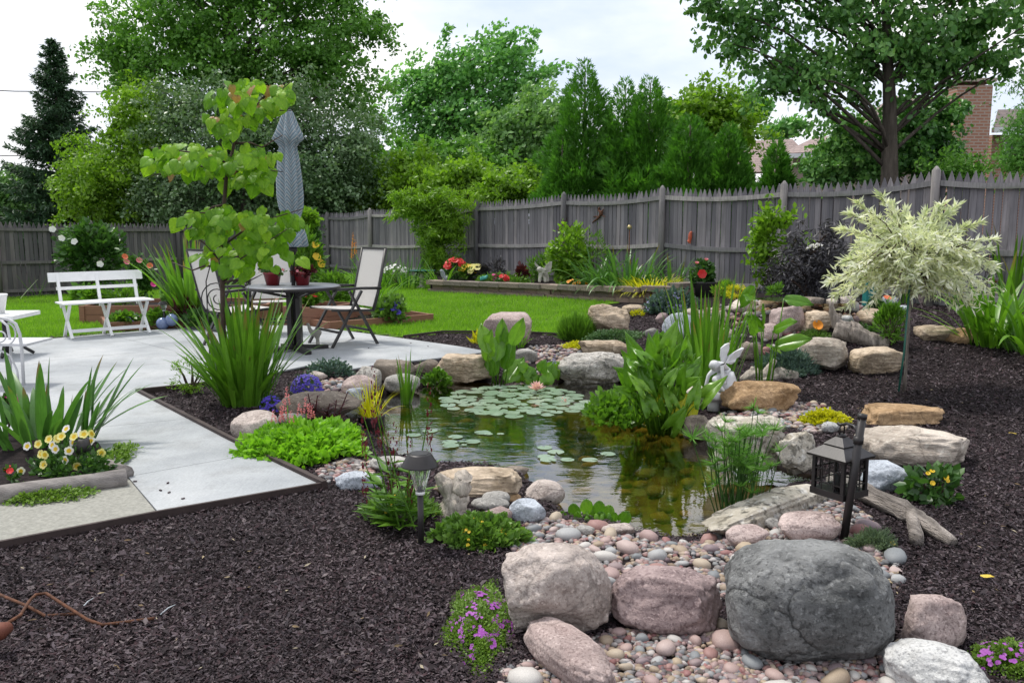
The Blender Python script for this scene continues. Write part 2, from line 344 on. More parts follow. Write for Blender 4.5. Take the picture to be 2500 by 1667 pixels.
for k_, tw_ in (('sling', .45),):
    nt = M[k_].node_tree; b = nt.nodes['Principled BSDF']; o = nt.nodes['Material Output']; tr = nd(nt, 'ShaderNodeBsdfTranslucent'); tr.inputs[0].default_value = (.8, .77, .73, 1)
    mx = nd(nt, 'ShaderNodeMixShader'); mx.inputs[0].default_value = tw_; nt.links.new(b.outputs[0], mx.inputs[1]); nt.links.new(tr.outputs[0], mx.inputs[2]); nt.links.new(mx.outputs[0], o.inputs[0])
# ================================================================ ground, patio, pond
def axis(lo, hi, step, far, g=1.35):
    a = list(np.arange(lo, hi+1e-6, step)); s = step
    while a[-1] < far: s *= g; a.append(a[-1]+s)
    s = step
    while a[0] > -far: s *= g; a.insert(0, a[0]-s)
    return np.array(a)
gx, gy = axis(-4.2, 6.5, .06, 1500), axis(2.0, 12.5, .06, 1500)
XX, YY = np.meshgrid(gx, gy); ZZ = Hm(XX.ravel(), YY.ravel())
def gridmesh(name, X, Y, Z, mat, keep=None):
    ny, nx = X.shape; V = np.stack([X.ravel(), Y.ravel(), Z], 1)
    i = np.arange(ny*nx).reshape(ny, nx); Q = np.stack([i[:-1, :-1], i[:-1, 1:], i[1:, 1:], i[1:, :-1]], -1).reshape(-1, 4)
    if keep is not None:
        Q = Q[keep[Q].any(1)]
    return mesh_np(name, V, Q, mat, True)
inpatio = sdf(PATIO, XX.ravel(), YY.ravel())
ZZ = np.where(inpatio > .02, np.minimum(ZZ, -.03), ZZ)
g = put('ground', gridmesh('ground', XX, YY, ZZ, M['soil'])); tag(g, 'dark brown shredded bark mulch covering the garden beds', kind='structure')
pd = sdf(POND, XX.ravel(), YY.ravel())
g = put('pond_floor', gridmesh('pond_floor', XX, YY, ZZ+.005, M['pondfloor'], pd > .12)); tag(g, 'algae brown pond floor under the clear water', kind='structure')
# lawn
lx = np.arange(-18, 5, .2); ly = np.arange(8.5, 28.5, .2); LX, LY = np.meshgrid(lx, ly)
ld = sdf(LAWN, LX.ravel(), LY.ravel())
LZ = Hm(LX.ravel(), LY.ravel())+.012
g = put('lawn', gridmesh('lawn', LX, LY, LZ, M['turf'], ld > .05)); tag(g, 'bright green mown lawn between the patio and the fence', kind='structure')
def blades(pts, h, w, mat, name, label, spread=.35):
    n = len(pts); a = rng.uniform(0, 2*np.pi, n); hh = h*rng.uniform(.6, 1.25, n)
    sx, sy = np.cos(a)*w/2, np.sin(a)*w/2; lx_, ly_ = rng.normal(0, spread, n)*hh, rng.normal(0, spread, n)*hh
    b1 = pts+np.stack([sx, sy, 0*sx], 1); b2 = pts-np.stack([sx, sy, 0*sx], 1); t = pts+np.stack([lx_, ly_, hh], 1)
    V = np.stack([b1, b2, t], 1).reshape(-1, 3); o = put(name, mesh_np(name, V, np.arange(3*n).reshape(-1, 3), mat)); tag(o, label, kind='stuff'); return o
n = 330000; y = 8.6+19*rng.random(n)**1.5; x = rng.uniform(-1.0, .45, n)*y*.72
x = np.clip(x, -17, 4.5)
k = (sdf(LAWN, x, y) > .02); x, y = x[k], y[k]
blades(np.stack([x, y, Hm(x, y)+.008], 1), .055, .012, M['grass'], 'lawn_grass', 'short mown grass blades of the bright green lawn')
# patio slabs
def cutpoly(P, a, b, gap=.006):
    a, b = np.array(a[:2]), np.array(b[:2]); d = (b-a)/np.linalg.norm(b-a); nn = np.array([-d[1], d[0]]); res = []
    for s in (1, -1):
        out = []; f = lambda p: s*((np.array(p)-a)@nn)-gap/2
        for i in range(len(P)):
            p, q = P[i], P[(i+1) % len(P)]; fp, fq = f(p), f(q)
            if fp >= 0: out.append(tuple(p))
            if (fp >= 0) != (fq >= 0):
                t = fp/(fp-fq); out.append((p[0]+(q[0]-p[0])*t, p[1]+(q[1]-p[1])*t))
        if len(out) > 2: res.append(out)
    return res
patio = bpy.data.objects.new('patio', None); link(patio); tag(patio, 'pale grey concrete patio and walk cut by straight joints', kind='structure')
slabs = [PATIO]
for a, b in (((310,1163),(560,1118)), ((215,1045),(455,1022)), ((217,870),(413,854)), ((264,817),(457,864))):
    A, B = onz(*a, PATIO_Z), onz(*b, PATIO_Z); nxt = []
    for s in slabs: nxt += cutpoly(s, A, B)
    slabs = nxt
for s in slabs:
    MB().prism(s, -.08, PATIO_Z).build('slab', M['concrete'], patio)
joint = MB().prism(PATIO, -.07, PATIO_Z-.012).build('joint_filler', M['edging'], patio)
old = poly([(-700,1300),(0,1205),(300,1178),(312,1164),(383,1249),(0,1324),(-700,1460)], PATIO_Z)
MB().prism(old, -.08, PATIO_Z-.004).build('slab', M['aggregate'], patio)
# litter on the concrete
bits = MB()
for u, v in ((330,1176),(410,1180),(413,1203),(447,1218),(320,998),(392,1198),(1003,838),(1045,846),(900,850),(690,905)):
    p = onz(u, v, PATIO_Z); bits.box((p[0], p[1], PATIO_Z+.004), (.018, .009, .006), Matrix.Rotation(u, 3, 'Z'))
o = bits.build('bark_crumbs', M['chips']); tag(o, 'few dark bark crumbs scattered on the pale concrete walk', kind='stuff')
# garden edging
def strip(name, pts, h, w, label, closed=False):
    t = thing(name, label, 'edging', (pts[0][0], pts[0][1], 0)); b0 = Vector(t.location)
    for p, q in zip(pts[:-1], pts[1:]):
        a, b = Vector((p[0], p[1], h/2-.01))-b0, Vector((q[0], q[1], h/2-.01))-b0
        MB().bar(a, b, w, h).build('strip', M['edging'], t)
    return t
E1 = [onz(*p, .03) for p in ((-500,1420),(0,1326),(385,1252),(798,1180))]
strip('garden_edging', E1, .052, .018, 'dark brown metal edging strip between concrete walk and foreground mulch')
E2 = [onz(*p, .03) for p in ((792,1183),(562,1073),(335,955),(480,940),(640,918))]
strip('garden_edging', E2, .062, .03, 'brown wooden edging along walk around the iris bed corner')
E3 = [onz(*p, 0) for p in ((985,826),(1080,814),(1250,814),(1400,822))]
strip('garden_edging', E3, .05, .015, 'thin dark edging between lawn and the mulch behind the pink boulder')
# water
def watermat(name, tint, bscale=1.5, bst=.05, rough=.015):
    m, nt, b, o = newmat(name); nt.nodes.remove(b)
    tr = nd(nt, 'ShaderNodeBsdfTransparent'); tr.inputs[0].default_value = (*tint, 1)
    gl = nd(nt, 'ShaderNodeBsdfGlossy'); gl.inputs['Roughness'].default_value = rough; gl.inputs[0].default_value = (1, 1, 1, 1)
    fr = nd(nt, 'ShaderNodeFresnel'); fr.inputs[0].default_value = 1.30
    v = coords(nt, False, (1, 1.6, 1)); n = ntex(nt, v, bscale, 4, .5)
    bp = nd(nt, 'ShaderNodeBump', i_Strength=bst, i_Distance=.05); nt.links.new(n, bp.inputs['Height'])
    nt.links.new(bp.outputs[0], gl.inputs['Normal']); nt.links.new(bp.outputs[0], fr.inputs['Normal'])
    mx = nd(nt, 'ShaderNodeMixShader'); q = nd(nt, 'ShaderNodeMath', operation='MULTIPLY_ADD'); q.inputs[1].default_value = 1.75; q.inputs[2].default_value = .01; q.use_clamp = True
    nt.links.new(fr.outputs[0], q.inputs[0]); nt.links.new(q.outputs[0], mx.inputs[0])
    nt.links.new(tr.outputs[0], mx.inputs[1]); nt.links.new(gl.outputs[0], mx.inputs[2]); nt.links.new(mx.outputs[0], o.inputs[0])
    return m
M['water'] = watermat('pond water', (.58, .55, .29), 5.0, .045)
M['streamwater'] = watermat('stream water', (.50, .42, .25), 14, .12)
cx, cy = np.mean(np.array(POND), 0)
wp = []
for (x, y) in POND:
    d = np.array([x-cx, y-cy]); L = np.linalg.norm(d); wp.append(tuple(np.array([cx, cy])+d*(L+.10)/L))
me = bpy.data.meshes.new('pond_water'); me.from_pydata([(x, y, WL) for x, y in wp], [], [tuple(range(len(wp)))[::-1] if np.sum([wp[i-1][0]*wp[i][1]-wp[i][0]*wp[i-1][1] for i in range(len(wp))]) < 0 else tuple(range(len(wp)))]); me.materials.append(M['water'])
tag(put('pond_water', me), 'clear olive pond water reflecting trees and white sky', kind='structure')

# ================================================================ rocks
def ico(sub):
    bm = bmesh.new(); bmesh.ops.create_icosphere(bm, subdivisions=sub, radius=1)
    bm.verts.index_update(); V = np.array([v.co[:] for v in bm.verts]); T = np.array([[v.index for v in f.verts] for f in bm.faces]); bm.free(); return V, T
ICO = {k: ico(k) for k in (1, 2, 3, 4, 5)}
def rockshape(sub, seed, e=.8, cuts=7, n1=.16, n2=.05, strata=0, cutd=.72):
    V, T = ICO[sub]; r = random.Random(seed); P = np.sign(V)*np.abs(V)**e
    for _ in range(cuts):
        nn = np.array([r.gauss(0, 1), r.gauss(0, 1), r.gauss(0, .7)]); nn /= np.linalg.norm(nn)
        d = P@nn-r.uniform(cutd-.1, cutd+.22); P = P-nn[None]*np.maximum(d, 0)[:, None]*.88
    off = Vector((seed*3.7, seed*1.3, seed*.7)); out = []
    for p, q in zip(P, V):
        w = Vector(q); s = mnoise.fractal(w*1.3+off, .9, 2.1, 3)*n1 + mnoise.fractal(w*4.5+off, .8, 2.2, 4)*n2
        if n2 > .025:
            dv, _ = mnoise.voronoi(w*1.9+off*.37+Vector((s, s, s))*2.0); s += .10*(min(dv[1]-dv[0], .35)-.18)
        if strata: s += strata*math.sin(p[2]*17+4*mnoise.noise(w*2+off))*.5
        out.append(p*(1+s))
    return np.array(out), T
ROCKN = [0]
def rock(label, bb, mat, dep=.75, yaw=0, e=.8, cuts=7, sub=4, n1=.14, n2=.05, strata=0, name='boulder', cat='boulder', group=None, sink=.12, seed=None, tilt=0, zc=None, cutd=.72, sx=1.25):
    ROCKN[0] += 1; sd = seed or ROCKN[0]*7+1
    V, T = rockshape(sub, sd, e, cuts, n1, n2, strata, cutd)
    c, s_ = math.cos(R(yaw)), math.sin(R(yaw)); V = V*np.array([sx, .85, 1])
    V = V@np.array([[c, s_, 0], [-s_, c, 0], [0, 0, 1]])
    if tilt: c, s_ = math.cos(R(tilt)), math.sin(R(tilt)); V = V@np.array([[c, 0, -s_], [0, 1, 0], [s_, 0, c]])
    lo, hi = V.min(0), V.max(0); V = (V-(lo+hi)/2)/(hi-lo)
    u0, v0, u1, v1 = bb; uc = (u0+u1)/2
    Pf = G(uc, v1) if zc is None else onz(uc, v1, zc)
    sc_ = pxm(Pf); Wd = (u1-u0)/sc_; D = Wd*dep
    fw = np.array([Pf[0], Pf[1], 0]); fw /= np.linalg.norm(fw)
    gz = Pf[2]; h = .7*(v1-v0)/sc_; C = Pf+fw*D*.40
    for it in range(6):
        Vw = V*np.array([Wd, D, h*(1+sink)])+np.array([C[0], C[1], gz+h*(1-sink)/2])
        vis = Vw[Vw[:, 2] > gz-.01]; uu, vv = proj(vis)
        Wd *= (u1-u0)/(uu.max()-uu.min()); C[0] += ((u0+u1)/2-(uu.max()+uu.min())/2)/sc_
        dh = (vv.min()-v0)/sc_; h = h+dh
        if h < .22*Wd*.6 and h < .35*(v1-v0)/sc_: D *= .85; h = max(h, .03); C = Pf+fw*D*.40+np.array([C[0]-Pf[0]-fw[0]*D*.40, 0, 0])*0+np.array([0, 0, 0])
        h = max(h, .025)
        bot = vv.max()-v1
        if abs(bot) > 1 and zc is None: C = C+fw*np.clip(bot/sc_*1.6, -.1, .1)
    Vl = V*np.array([Wd, D, h*(1+sink)])+np.array([0, 0, h*(1-sink)/2])
    o = put(name, mesh_np(name, Vl, T, M[mat], True), None, (C[0], C[1], gz)); tag(o, label, cat, group); o['h'] = float(h)
    return o
def topz(o): return o.location.z+o['h']
R_ = {}
R_['dark'] = rock('very large dark grey boulder in front of the lantern pole', (1766,1313,2187,1618), 'darkrock', .75, 0, .74, 2, 5, .07, .035, seed=5, cutd=.9)
R_['tan'] = rock('large pinkish beige boulder beside the purple flowering thyme', (1224,1323,1495,1549), 'beigegranite', .8, 10, .8, 5, 5, .10, .04, seed=12, cutd=.8)
R_['purple'] = rock('large mottled purple pink boulder between beige and dark grey boulders', (1488,1379,1764,1554), 'purplerock', .7, -6, .75, 4, 5, .10, .04, seed=23, cutd=.82)
rock('pink slab of rock slanting in the gravel below the beige boulder', (1278,1504,1505,1700), 'pinkgranite', 1.5, -48, .78, 3, 5, .08, .03, seed=31, cutd=.85, sx=1.9)
rock('pale pink blocky boulder at right of the dark grey boulder', (2193,1449,2361,1597), 'pinkgranite', .8, 20, .7, 5, 4, .10, .04, seed=44, cutd=.8)
rock('white speckled granite boulder with a peaked top beside thyme', (2155,1556,2420,1720), 'whitegranite', .8, -10, .75, 8, 5, .13, .04, seed=52)
rock('smooth half pink half brown boulder against the lantern pole', (1898,1246,2056,1328), 'pinkgranite', .7, 10, .85, 5, 4, .10, .03)
rock('low pinkish white boulder beside the lichen slab', (1771,1278,1880,1338), 'pinkgranite', .8, 15, .85, 5, 4, .10, .03)
rock('flat dark grey stone between the slab and pink boulders', (1862,1262,1910,1292), 'greyrock', .8, 0, .85, 5, 3)
rock('long tilted lichen covered limestone slab at the pond edge', (1711,1180,2050,1316), 'limestone', 1.55, 50, .70, 5, 5, .12, .06, seed=63, zc=-.05, sx=4.2)
rock('wide flat pale stone slab lying on the mulch', (2085,1037,2368,1146), 'palestone', .75, -12, .7, 9, 5, .12, .05, seed=71)
rock('long ochre rock behind the pale flat slab', (2100,983,2308,1042), 'ochre', .55, -5, .68, 9, 4, .14, .05, seed=77)
rock('blue grey boulder beside the yellow flowered plant', (2095,1122,2228,1203), 'bluerock', .8, 0, .8, 8, 4, .14, .05)
rock('craggy cream limestone ledge overhanging the pond inlet', (1720,1012,1925,1140), 'limestone', .6, -8, .62, 8, 5, .22, .09, seed=82, zc=-.02)
rock('brown stained limestone block ending the ledge', (1890,1050,1995,1158), 'limestone', .7, 15, .68, 8, 4, .2, .08, seed=88, zc=-.03)
rock('smooth brown rock at the waterline under yellow leaves', (1660,1012,1735,1074), 'brownrock', .8, 0, .8, 6, 4)
rock('long rusty ochre slab in front of the fairy statue', (1758,928,1956,1006), 'ochre', .5, -8, .7, 8, 4, .12, .05, seed=95)
rock('cream limestone block behind the arrowhead leaves', (1666,942,1728,1002), 'limestone', .8, 0, .7, 7, 4)
rock('big pale angular rock beside the blue green spruce', (1946,823,2071,908), 'palestone', .8, 12, .66, 9, 4, .16, .06, seed=104)
rock('rectangular tan block under the driftwood log', (2068,845,2208,915), 'sandstone', .6, -4, .58, 5, 4, .10, .04, seed=109)
rock('yellowish rock beside the orange flower', (1953,757,2035,817), 'sandstone', .8, 0, .7, 8, 4, .15, .05)
rock('tan rock behind the log on the berm', (2088,752,2166,794), 'sandstone', .7, 0, .7, 7, 3)
rock('low flat tan rock on the mulch near daylilies', (2228,793,2350,834), 'sandstone', .6, 0, .7, 7, 4)
rock('brown rock under the overhanging daylily leaves', (2303,800,2392,840), 'ochre', .7, 0, .75, 7, 3)
rock('large pink boulder beside the small waterfall', (1877,743,1967,821), 'pinkgranite', .8, 15, .8, 8, 4, .14, .04)
rock('smaller pink stone leaning on the waterfall boulder', (1850,788,1912,831), 'pinkgranite', .8, 0, .8, 6, 3)
rock('round blue grey boulder behind the cattail leaves', (1616,763,1702,827), 'bluerock', .85, 0, .92, 4, 4, .09, .02)
rock('small pink stone beside the blue grey boulder', (1600,763,1632,791), 'purplerock', .85, 0, .9, 4, 3)
rock('layered tan boulder with cracked top at the lawn edge', (1434,741,1538,825), 'sandstone', .8, 8, .72, 7, 4, .13, .05, strata=.05, seed=118)
rock('flat tan stone behind the layered boulder', (1518,743,1574,766), 'sandstone', .8, 0, .75, 6, 3)
rock('big rounded pink boulder standing in front of the lawn', (1177,761,1299,848), 'pinkgranite', .8, -10, .72, 6, 4, .09, .03, seed=127)
rock('small round grey stone beside the far pebbles', (1252,851,1313,886), 'greyrock', .8, 0, .88, 4, 3)
rock('tan boulder with smooth split face above the speckled rock', (1411,830,1543,873), 'sandstone', .6, 4, .75, 6, 4, .11, .04)
rock('wide black speckled grey rock at the far waterline', (1353,858,1536,938), 'lichenrock', .55, 5, .75, 7, 5, .12, .05, seed=135)
rock('wind grooved tan rock along the far patio edge', (1055,862,1204,938), 'sandstone', .55, -12, .72, 6, 4, .11, .05, strata=.06, seed=141)
rock('dark brown rock wedged beside the grooved tan rock', (1008,876,1072,914), 'brownrock', .8, 0, .72, 6, 3)
rock('long dark rock under the edge of the patio', (910,876,1014,940), 'brownrock', .55, -14, .7, 6, 4)
rock('smooth round grey boulder behind the striped flag leaves', (936,911,1026,962), 'greyrock', .85, 0, .9, 4, 4, .09, .02)
rock('mossy pale grey boulder between patio and pond', (861,893,932,957), 'lichenrock', .8, 0, .82, 6, 4)
rock('round pink speckled boulder behind the potted sedge', (833,915,918,975), 'pinkgranite', .85, 0, .92, 4, 4, .08, .02)
rock('bluish white boulder at the pond corner', (840,945,900,1022), 'bluerock', .8, 0, .8, 7, 4)
rock('large flat brown rock behind dark red foliage', (672,953,884,1036), 'brownrock', .6, -5, .78, 6, 4, .10, .04, seed=152)
rock('rounded pinkish grey boulder at the walk beside bright green plants', (562,1000,682,1078), 'beigegranite', .85, 0, .88, 4, 4, .08, .02, seed=158)
rock('pale grey rock behind the pink flower spikes', (676,1006,756,1040), 'greyrock', .8, 0, .85, 5, 3)
rock('low blue grey rock at the edge of the mulch', (816,1149,934,1197), 'bluerock', .6, 0, .8, 6, 4, seed=166)
rock('rounded beige grey rock behind the red flower stalks', (900,1112,1004,1152), 'greyrock', .6, 0, .88, 4, 4)
rock('long tan sandstone slab beside the driftwood stump', (1057,1138,1275,1216), 'sandstone', .5, -8, .72, 6, 5, .10, .04, seed=173)
rock('round pink granite boulder standing in the water', (1276,1169,1380,1240), 'beigegranite', .9, 0, .95, 3, 4, .07, .015, seed=180, zc=WL)
rock('oval grey stone, upper one below the tan slab', (1177,1197,1246,1233), 'greyrock', .8, 0, .92, 3, 3, .08, .02)
rock('long grey stone, lower one below the tan slab', (1150,1212,1244,1246), 'greyrock', .6, 0, .92, 3, 3, .08, .02)
rock('pale pink stone above the yellow sedum flowers', (1175,1234,1252,1275), 'pinkgranite', .8, 0, .85, 5, 3, .10, .03)
rock('blue grey speckled stone beside the gravel shore', (1242,1215,1333,1278), 'bluerock', .8, 0, .88, 4, 4, .08, .02)
rock('small rusty stone against the round granite boulder', (1231,1203,1273,1227), 'ochre', .8, 0, .85, 5, 3)
rock('small orange brown stone between pink and blue grey stones', (1236,1238,1270,1265), 'ochre', .8, 0, .85, 5, 3)
rock('low flat stone breaking the water surface', (1229,1136,1292,1160), 'brownrock', .7, 0, .85, 5, 3, zc=WL)
rock('flat pinkish stone at the shore beside floating hyacinth', (1466,1275,1550,1308), 'beigegranite', .7, 0, .88, 4, 3)
rock('grey stone at the shore under the floating hyacinth', (1400,1281,1452,1309), 'greyrock', .7, 0, .88, 4, 3)
rock('rounded rose boulder at the back of the berm', (2227,701,2283,745), 'pinkgranite', .8, 0, .85, 5, 3)
rock('small white stone beside the rose boulder', (2271,726,2306,746), 'beigegranite', .8, 0, .85, 5, 3)
rock('red brown slab behind the little stream', (1924,724,2022,751), 'brownrock', .5, 0, .66, 6, 3)
rock('white stone in front of the caryopteris bush', (1664,752,1718,782), 'palestone', .7, 0, .75, 6, 3)
rock('cream and rust stone beside the stream', (1784,727,1853,763), 'palestone', .7, 0, .75, 6, 3)
rock('pale oblong stone at the stream edge', (1850,730,1896,753), 'beigegranite', .7, 0, .8, 5, 3)
rock('flat pale stone behind the cattails', (1730,758,1782,790), 'palestone', .7, 0, .75, 6, 3)
rock('pale rock half hidden beside thalia stems', (1800,835,1865,880), 'brownrock', .7, 0, .75, 6, 3)
rock('tan stone under the berm groundcover', (1895,838,1950,868), 'sandstone', .7, 0, .75, 6, 3)
rock('white stone beside the lime sedum', (2005,1028,2052,1058), 'whitegranite', .8, 0, .8, 6, 3)
for i, (b, m, l) in enumerate((((2012,728,2050,760), 'palestone', 'cream stone by the upper pool'), ((2048,722,2088,752), 'beigegranite', 'pinkish stone pile top on the berm'),
   ((2066,733,2098,762), 'whitegranite', 'white angular stone on the berm pile'), ((2042,768,2086,798), 'whitegranite', 'smooth white cobble beside the log'), ((2080,770,2100,790), 'purplerock', 'small purple stone beside the white cobble'),
   ((2150,722,2195,745), 'bluerock', 'blue stone in front of the teal planter'), ((2195,745,2222,760), 'bluerock', 'pale blue stone beside the willow stake'), ((2110,730,2150,748), 'palestone', 'low pale stone under the orange daisy'),
   ((1700,790,1735,815), 'greyrock', 'grey stone in the cattail stems'), ((1745,800,1790,830), 'palestone', 'pale stone between cattails and thalia'), ((1470,806,1512,830), 'pinkgranite', 'pink stone lying on the green thyme mat'),
   ((1575,800,1612,828), 'greyrock', 'grey stone at the end of the thyme mat'), ((2330,690,2360,712), 'whitegranite', 'white stone behind the daylily leaves'),
   ((745,905,800,930), 'beigegranite', 'pale stone behind the blue lobelia'), ((820,935,850,952), 'bluerock', 'small pale blue stone by the round boulders'), ((795,962,835,985), 'pinkgranite', 'small pink stone on the flat brown rock'))):
    rock(l, b, m, .8, 0, .8, 6, 3)
# upper pool of the stream
P = onz(1975, 757, .5); up = MB(); prof = []
me = bpy.data.meshes.new('stream_water')
ring = [(P[0]+.55*math.cos(a)*(1+.2*math.sin(3*a)), P[1]+.45*math.sin(a), H1(P[0], P[1])+.10) for a in np.linspace(0, 2*math.pi, 24, endpoint=False)]
me.from_pydata(ring, [], [tuple(range(24))]); me.materials.append(M['streamwater']); tag(put('stream_water', me), 'small brown stream pool behind the pink boulder', kind='structure')

# ================================================================ pebbles and gravel
def pebmesh(i, mat, sub=2):
    V, T = rockshape(sub, 900+i, .92, 3, .10, .0, cutd=.8); V = V*np.array([1, rng.uniform(.6, .9), rng.uniform(.42, .7)]); return mesh_np('pebble', V, T, mat, True)
pm = {k: [pebmesh(i+10*j, M['peb_'+k]) for i in range(4)] for j, k in enumerate(PEB)}
ROCKS = [(o, np.array(o.location), max(o.dimensions[0], o.dimensions[1])/2) for o in COL.objects if o.name.startswith('boulder')]
bpy.context.view_layer.update()
RC = [(o.location.x, o.location.y, *(np.array([c[:] for c in o.bound_box]).max(0)[:2])) for o in COL.objects if o.name.startswith('boulder')]
def clear(x, y, k=.8):
    for a, b, rx, ry in RC:
        if ((x-a)/(rx*k+.01))**2+((y-b)/(ry*k+.01))**2 < 1: return False
    return True
def pois(P, n, rmin, tries=40000, seed=1):
    r = random.Random(seed); xs = [p[0] for p in P]; ys = [p[1] for p in P]; out = []
    cand = np.array([(r.uniform(min(xs), max(xs)), r.uniform(min(ys), max(ys))) for _ in range(4000)]); ok = sdf(P, cand[:, 0], cand[:, 1]) > 0
    for x, y in cand[ok]:
        rr = rmin*r.choice((.55, .7, .85, 1, 1.3, 1.7)) 
        if all((x-a)**2+(y-b)**2 > ((rr+c)*.95)**2 for a, b, c in out) and clear(x, y): out.append((x, y, rr))
        if len(out) >= n: break
    return out
kinds = ['pink']*6+['red']*2+['grey']*5+['tan']*4+['white']*3+['purple']*3
zone = ['on the pond shore behind the big boulders', 'in the gravel in front of the dark grey boulder', 'on the ledge beside the lime sedum']
for zi, nmax, rm in ((0, 150, .033), (1, 100, .030), (2, 45, .030)):
    for x, y, rr in pois(GRAVEL[zi], nmax, rm, seed=zi+3):
        k = random.choice(kinds)
        o = put('pebble', random.choice(pm[k]), None, (x, y, H1(x, y)+rr*.28), (random.uniform(-.25, .25), random.uniform(-.25, .25), random.uniform(0, 6.28)), rr*random.uniform(.9, 1.25))
        tag(o, f'smooth {k} river pebble {zone[zi]}', 'pebble', f'{k} pebbles {zone[zi]}')
# fine gravel between
V1, T1 = ICO[1]; Vs, Ts, kk = [], [], 0
for P, n, rm in zip(GRAVEL, (3400, 2900, 700, 380, 260, 180, 160, 520), (.014, .012, .018, .022, .025, .018, .03, .04)):
    xs = [p[0] for p in P]; ys = [p[1] for p in P]
    c = np.stack([rng.uniform(min(xs), max(xs), n*4), rng.uniform(min(ys), max(ys), n*4)], 1); c = c[sdf(P, c[:, 0], c[:, 1]) > 0][:n]
    z = np.maximum(Hm(c[:, 0], c[:, 1]), WL-.03)
    for (x, y), h in zip(c, z):
        r_ = rm*rng.uniform(.6, 1.5); a = rng.uniform(0, 6.28); s = np.array([r_*1.2, r_*rng.uniform(.7, 1), r_*rng.uniform(.5, .8)])
        Q = V1*s*(1+.12*rng.normal(size=(len(V1), 1))); ca, sa = math.cos(a), math.sin(a)
        Vs.append(Q@np.array([[ca, sa, 0], [-sa, ca, 0], [0, 0, 1]])+np.array([x, y, h+r_*.25])); Ts.append(T1+kk); kk += len(V1)
tag(put('gravel', mesh_np('gravel', np.concatenate(Vs), np.concatenate(Ts), M['gravel'], True)), 'mixed pink grey and tan gravel around the boulders', kind='stuff')
# cobbles under water
cm = [mesh_np('cobble', rockshape(2, 700+i, .9, 4, .10, 0)[0]*np.array([1, .75, .4]), ICO[2][1], M['algae'], True) for i in range(6)]
r = random.Random(8); cob = []
PA = np.array(POND); cand = np.stack([rng.uniform(PA[:, 0].min(), PA[:, 0].max(), 3000), rng.uniform(PA[:, 1].min(), PA[:, 1].max(), 3000)], 1)
cand = cand[sdf(POND, cand[:, 0], cand[:, 1]) > .05]
for x, y in cand:
    rr = r.uniform(.05, .12)
    if all((x-a)**2+(y-b)**2 > ((rr+c)*.85)**2 for a, b, c in cob): cob.append((x, y, rr))
    if len(cob) >= 190: break
for x, y, rr in cob:
    z = float(Hm(np.array([x]), np.array([y]))[0])
    tag(put('cobble', r.choice(cm), None, (x, y, min(z+rr*.2, WL-rr*.4-.01)), (0, 0, r.uniform(0, 6)), rr), 'algae covered brown cobble lying under the pond water', 'cobble', 'cobbles on the pond floor')

# ================================================================ mulch chips
n = 500000
y = 2.35+10.5*rng.random(n)**1.75; x = rng.uniform(-.72, .72, n)*(y+.4)
ok = (sdf(POND, x, y) < -.02) & (sdf(PATIO, x, y) < -.01) & (sdf(old, x, y) < -.01) & (sdf(LAWN, x, y) < 0)
for P in GRAVEL: ok &= sdf(P, x, y) < .02
x, y = x[ok], y[ok]; n = len(x); z = Hm(x, y)
L = rng.uniform(.003, .0085, n)*(1+.09*y)*np.where(rng.random(n) < .08, 2.0, 1.0); Wc = L*rng.uniform(.25, .6, n); a = rng.uniform(0, 6.28, n)
d = np.stack([np.cos(a), np.sin(a), rng.normal(0, .35, n)], 1); sd = np.stack([-np.sin(a), np.cos(a), rng.normal(0, .4, n)], 1); upv = np.cross(d, sd)
c = np.stack([x, y, z+rng.uniform(.002, .016, n)], 1)
V = np.stack([c-d*L[:, None], c+sd*Wc[:, None]*.9+d*L[:, None]*.15+upv*Wc[:, None]*.3, c+d*L[:, None], c-sd*Wc[:, None]-d*L[:, None]*.2], 1).reshape(-1, 3)
k = np.arange(n)[:, None]*4
T = np.concatenate([k+np.array([[0, 3, 2]]), k+np.array([[2, 1, 0]])], 0)
tag(put('mulch_chips', mesh_np('mulch_chips', V, T, M['chips'])), 'dark shredded bark chips lying over the garden beds', kind='stuff')
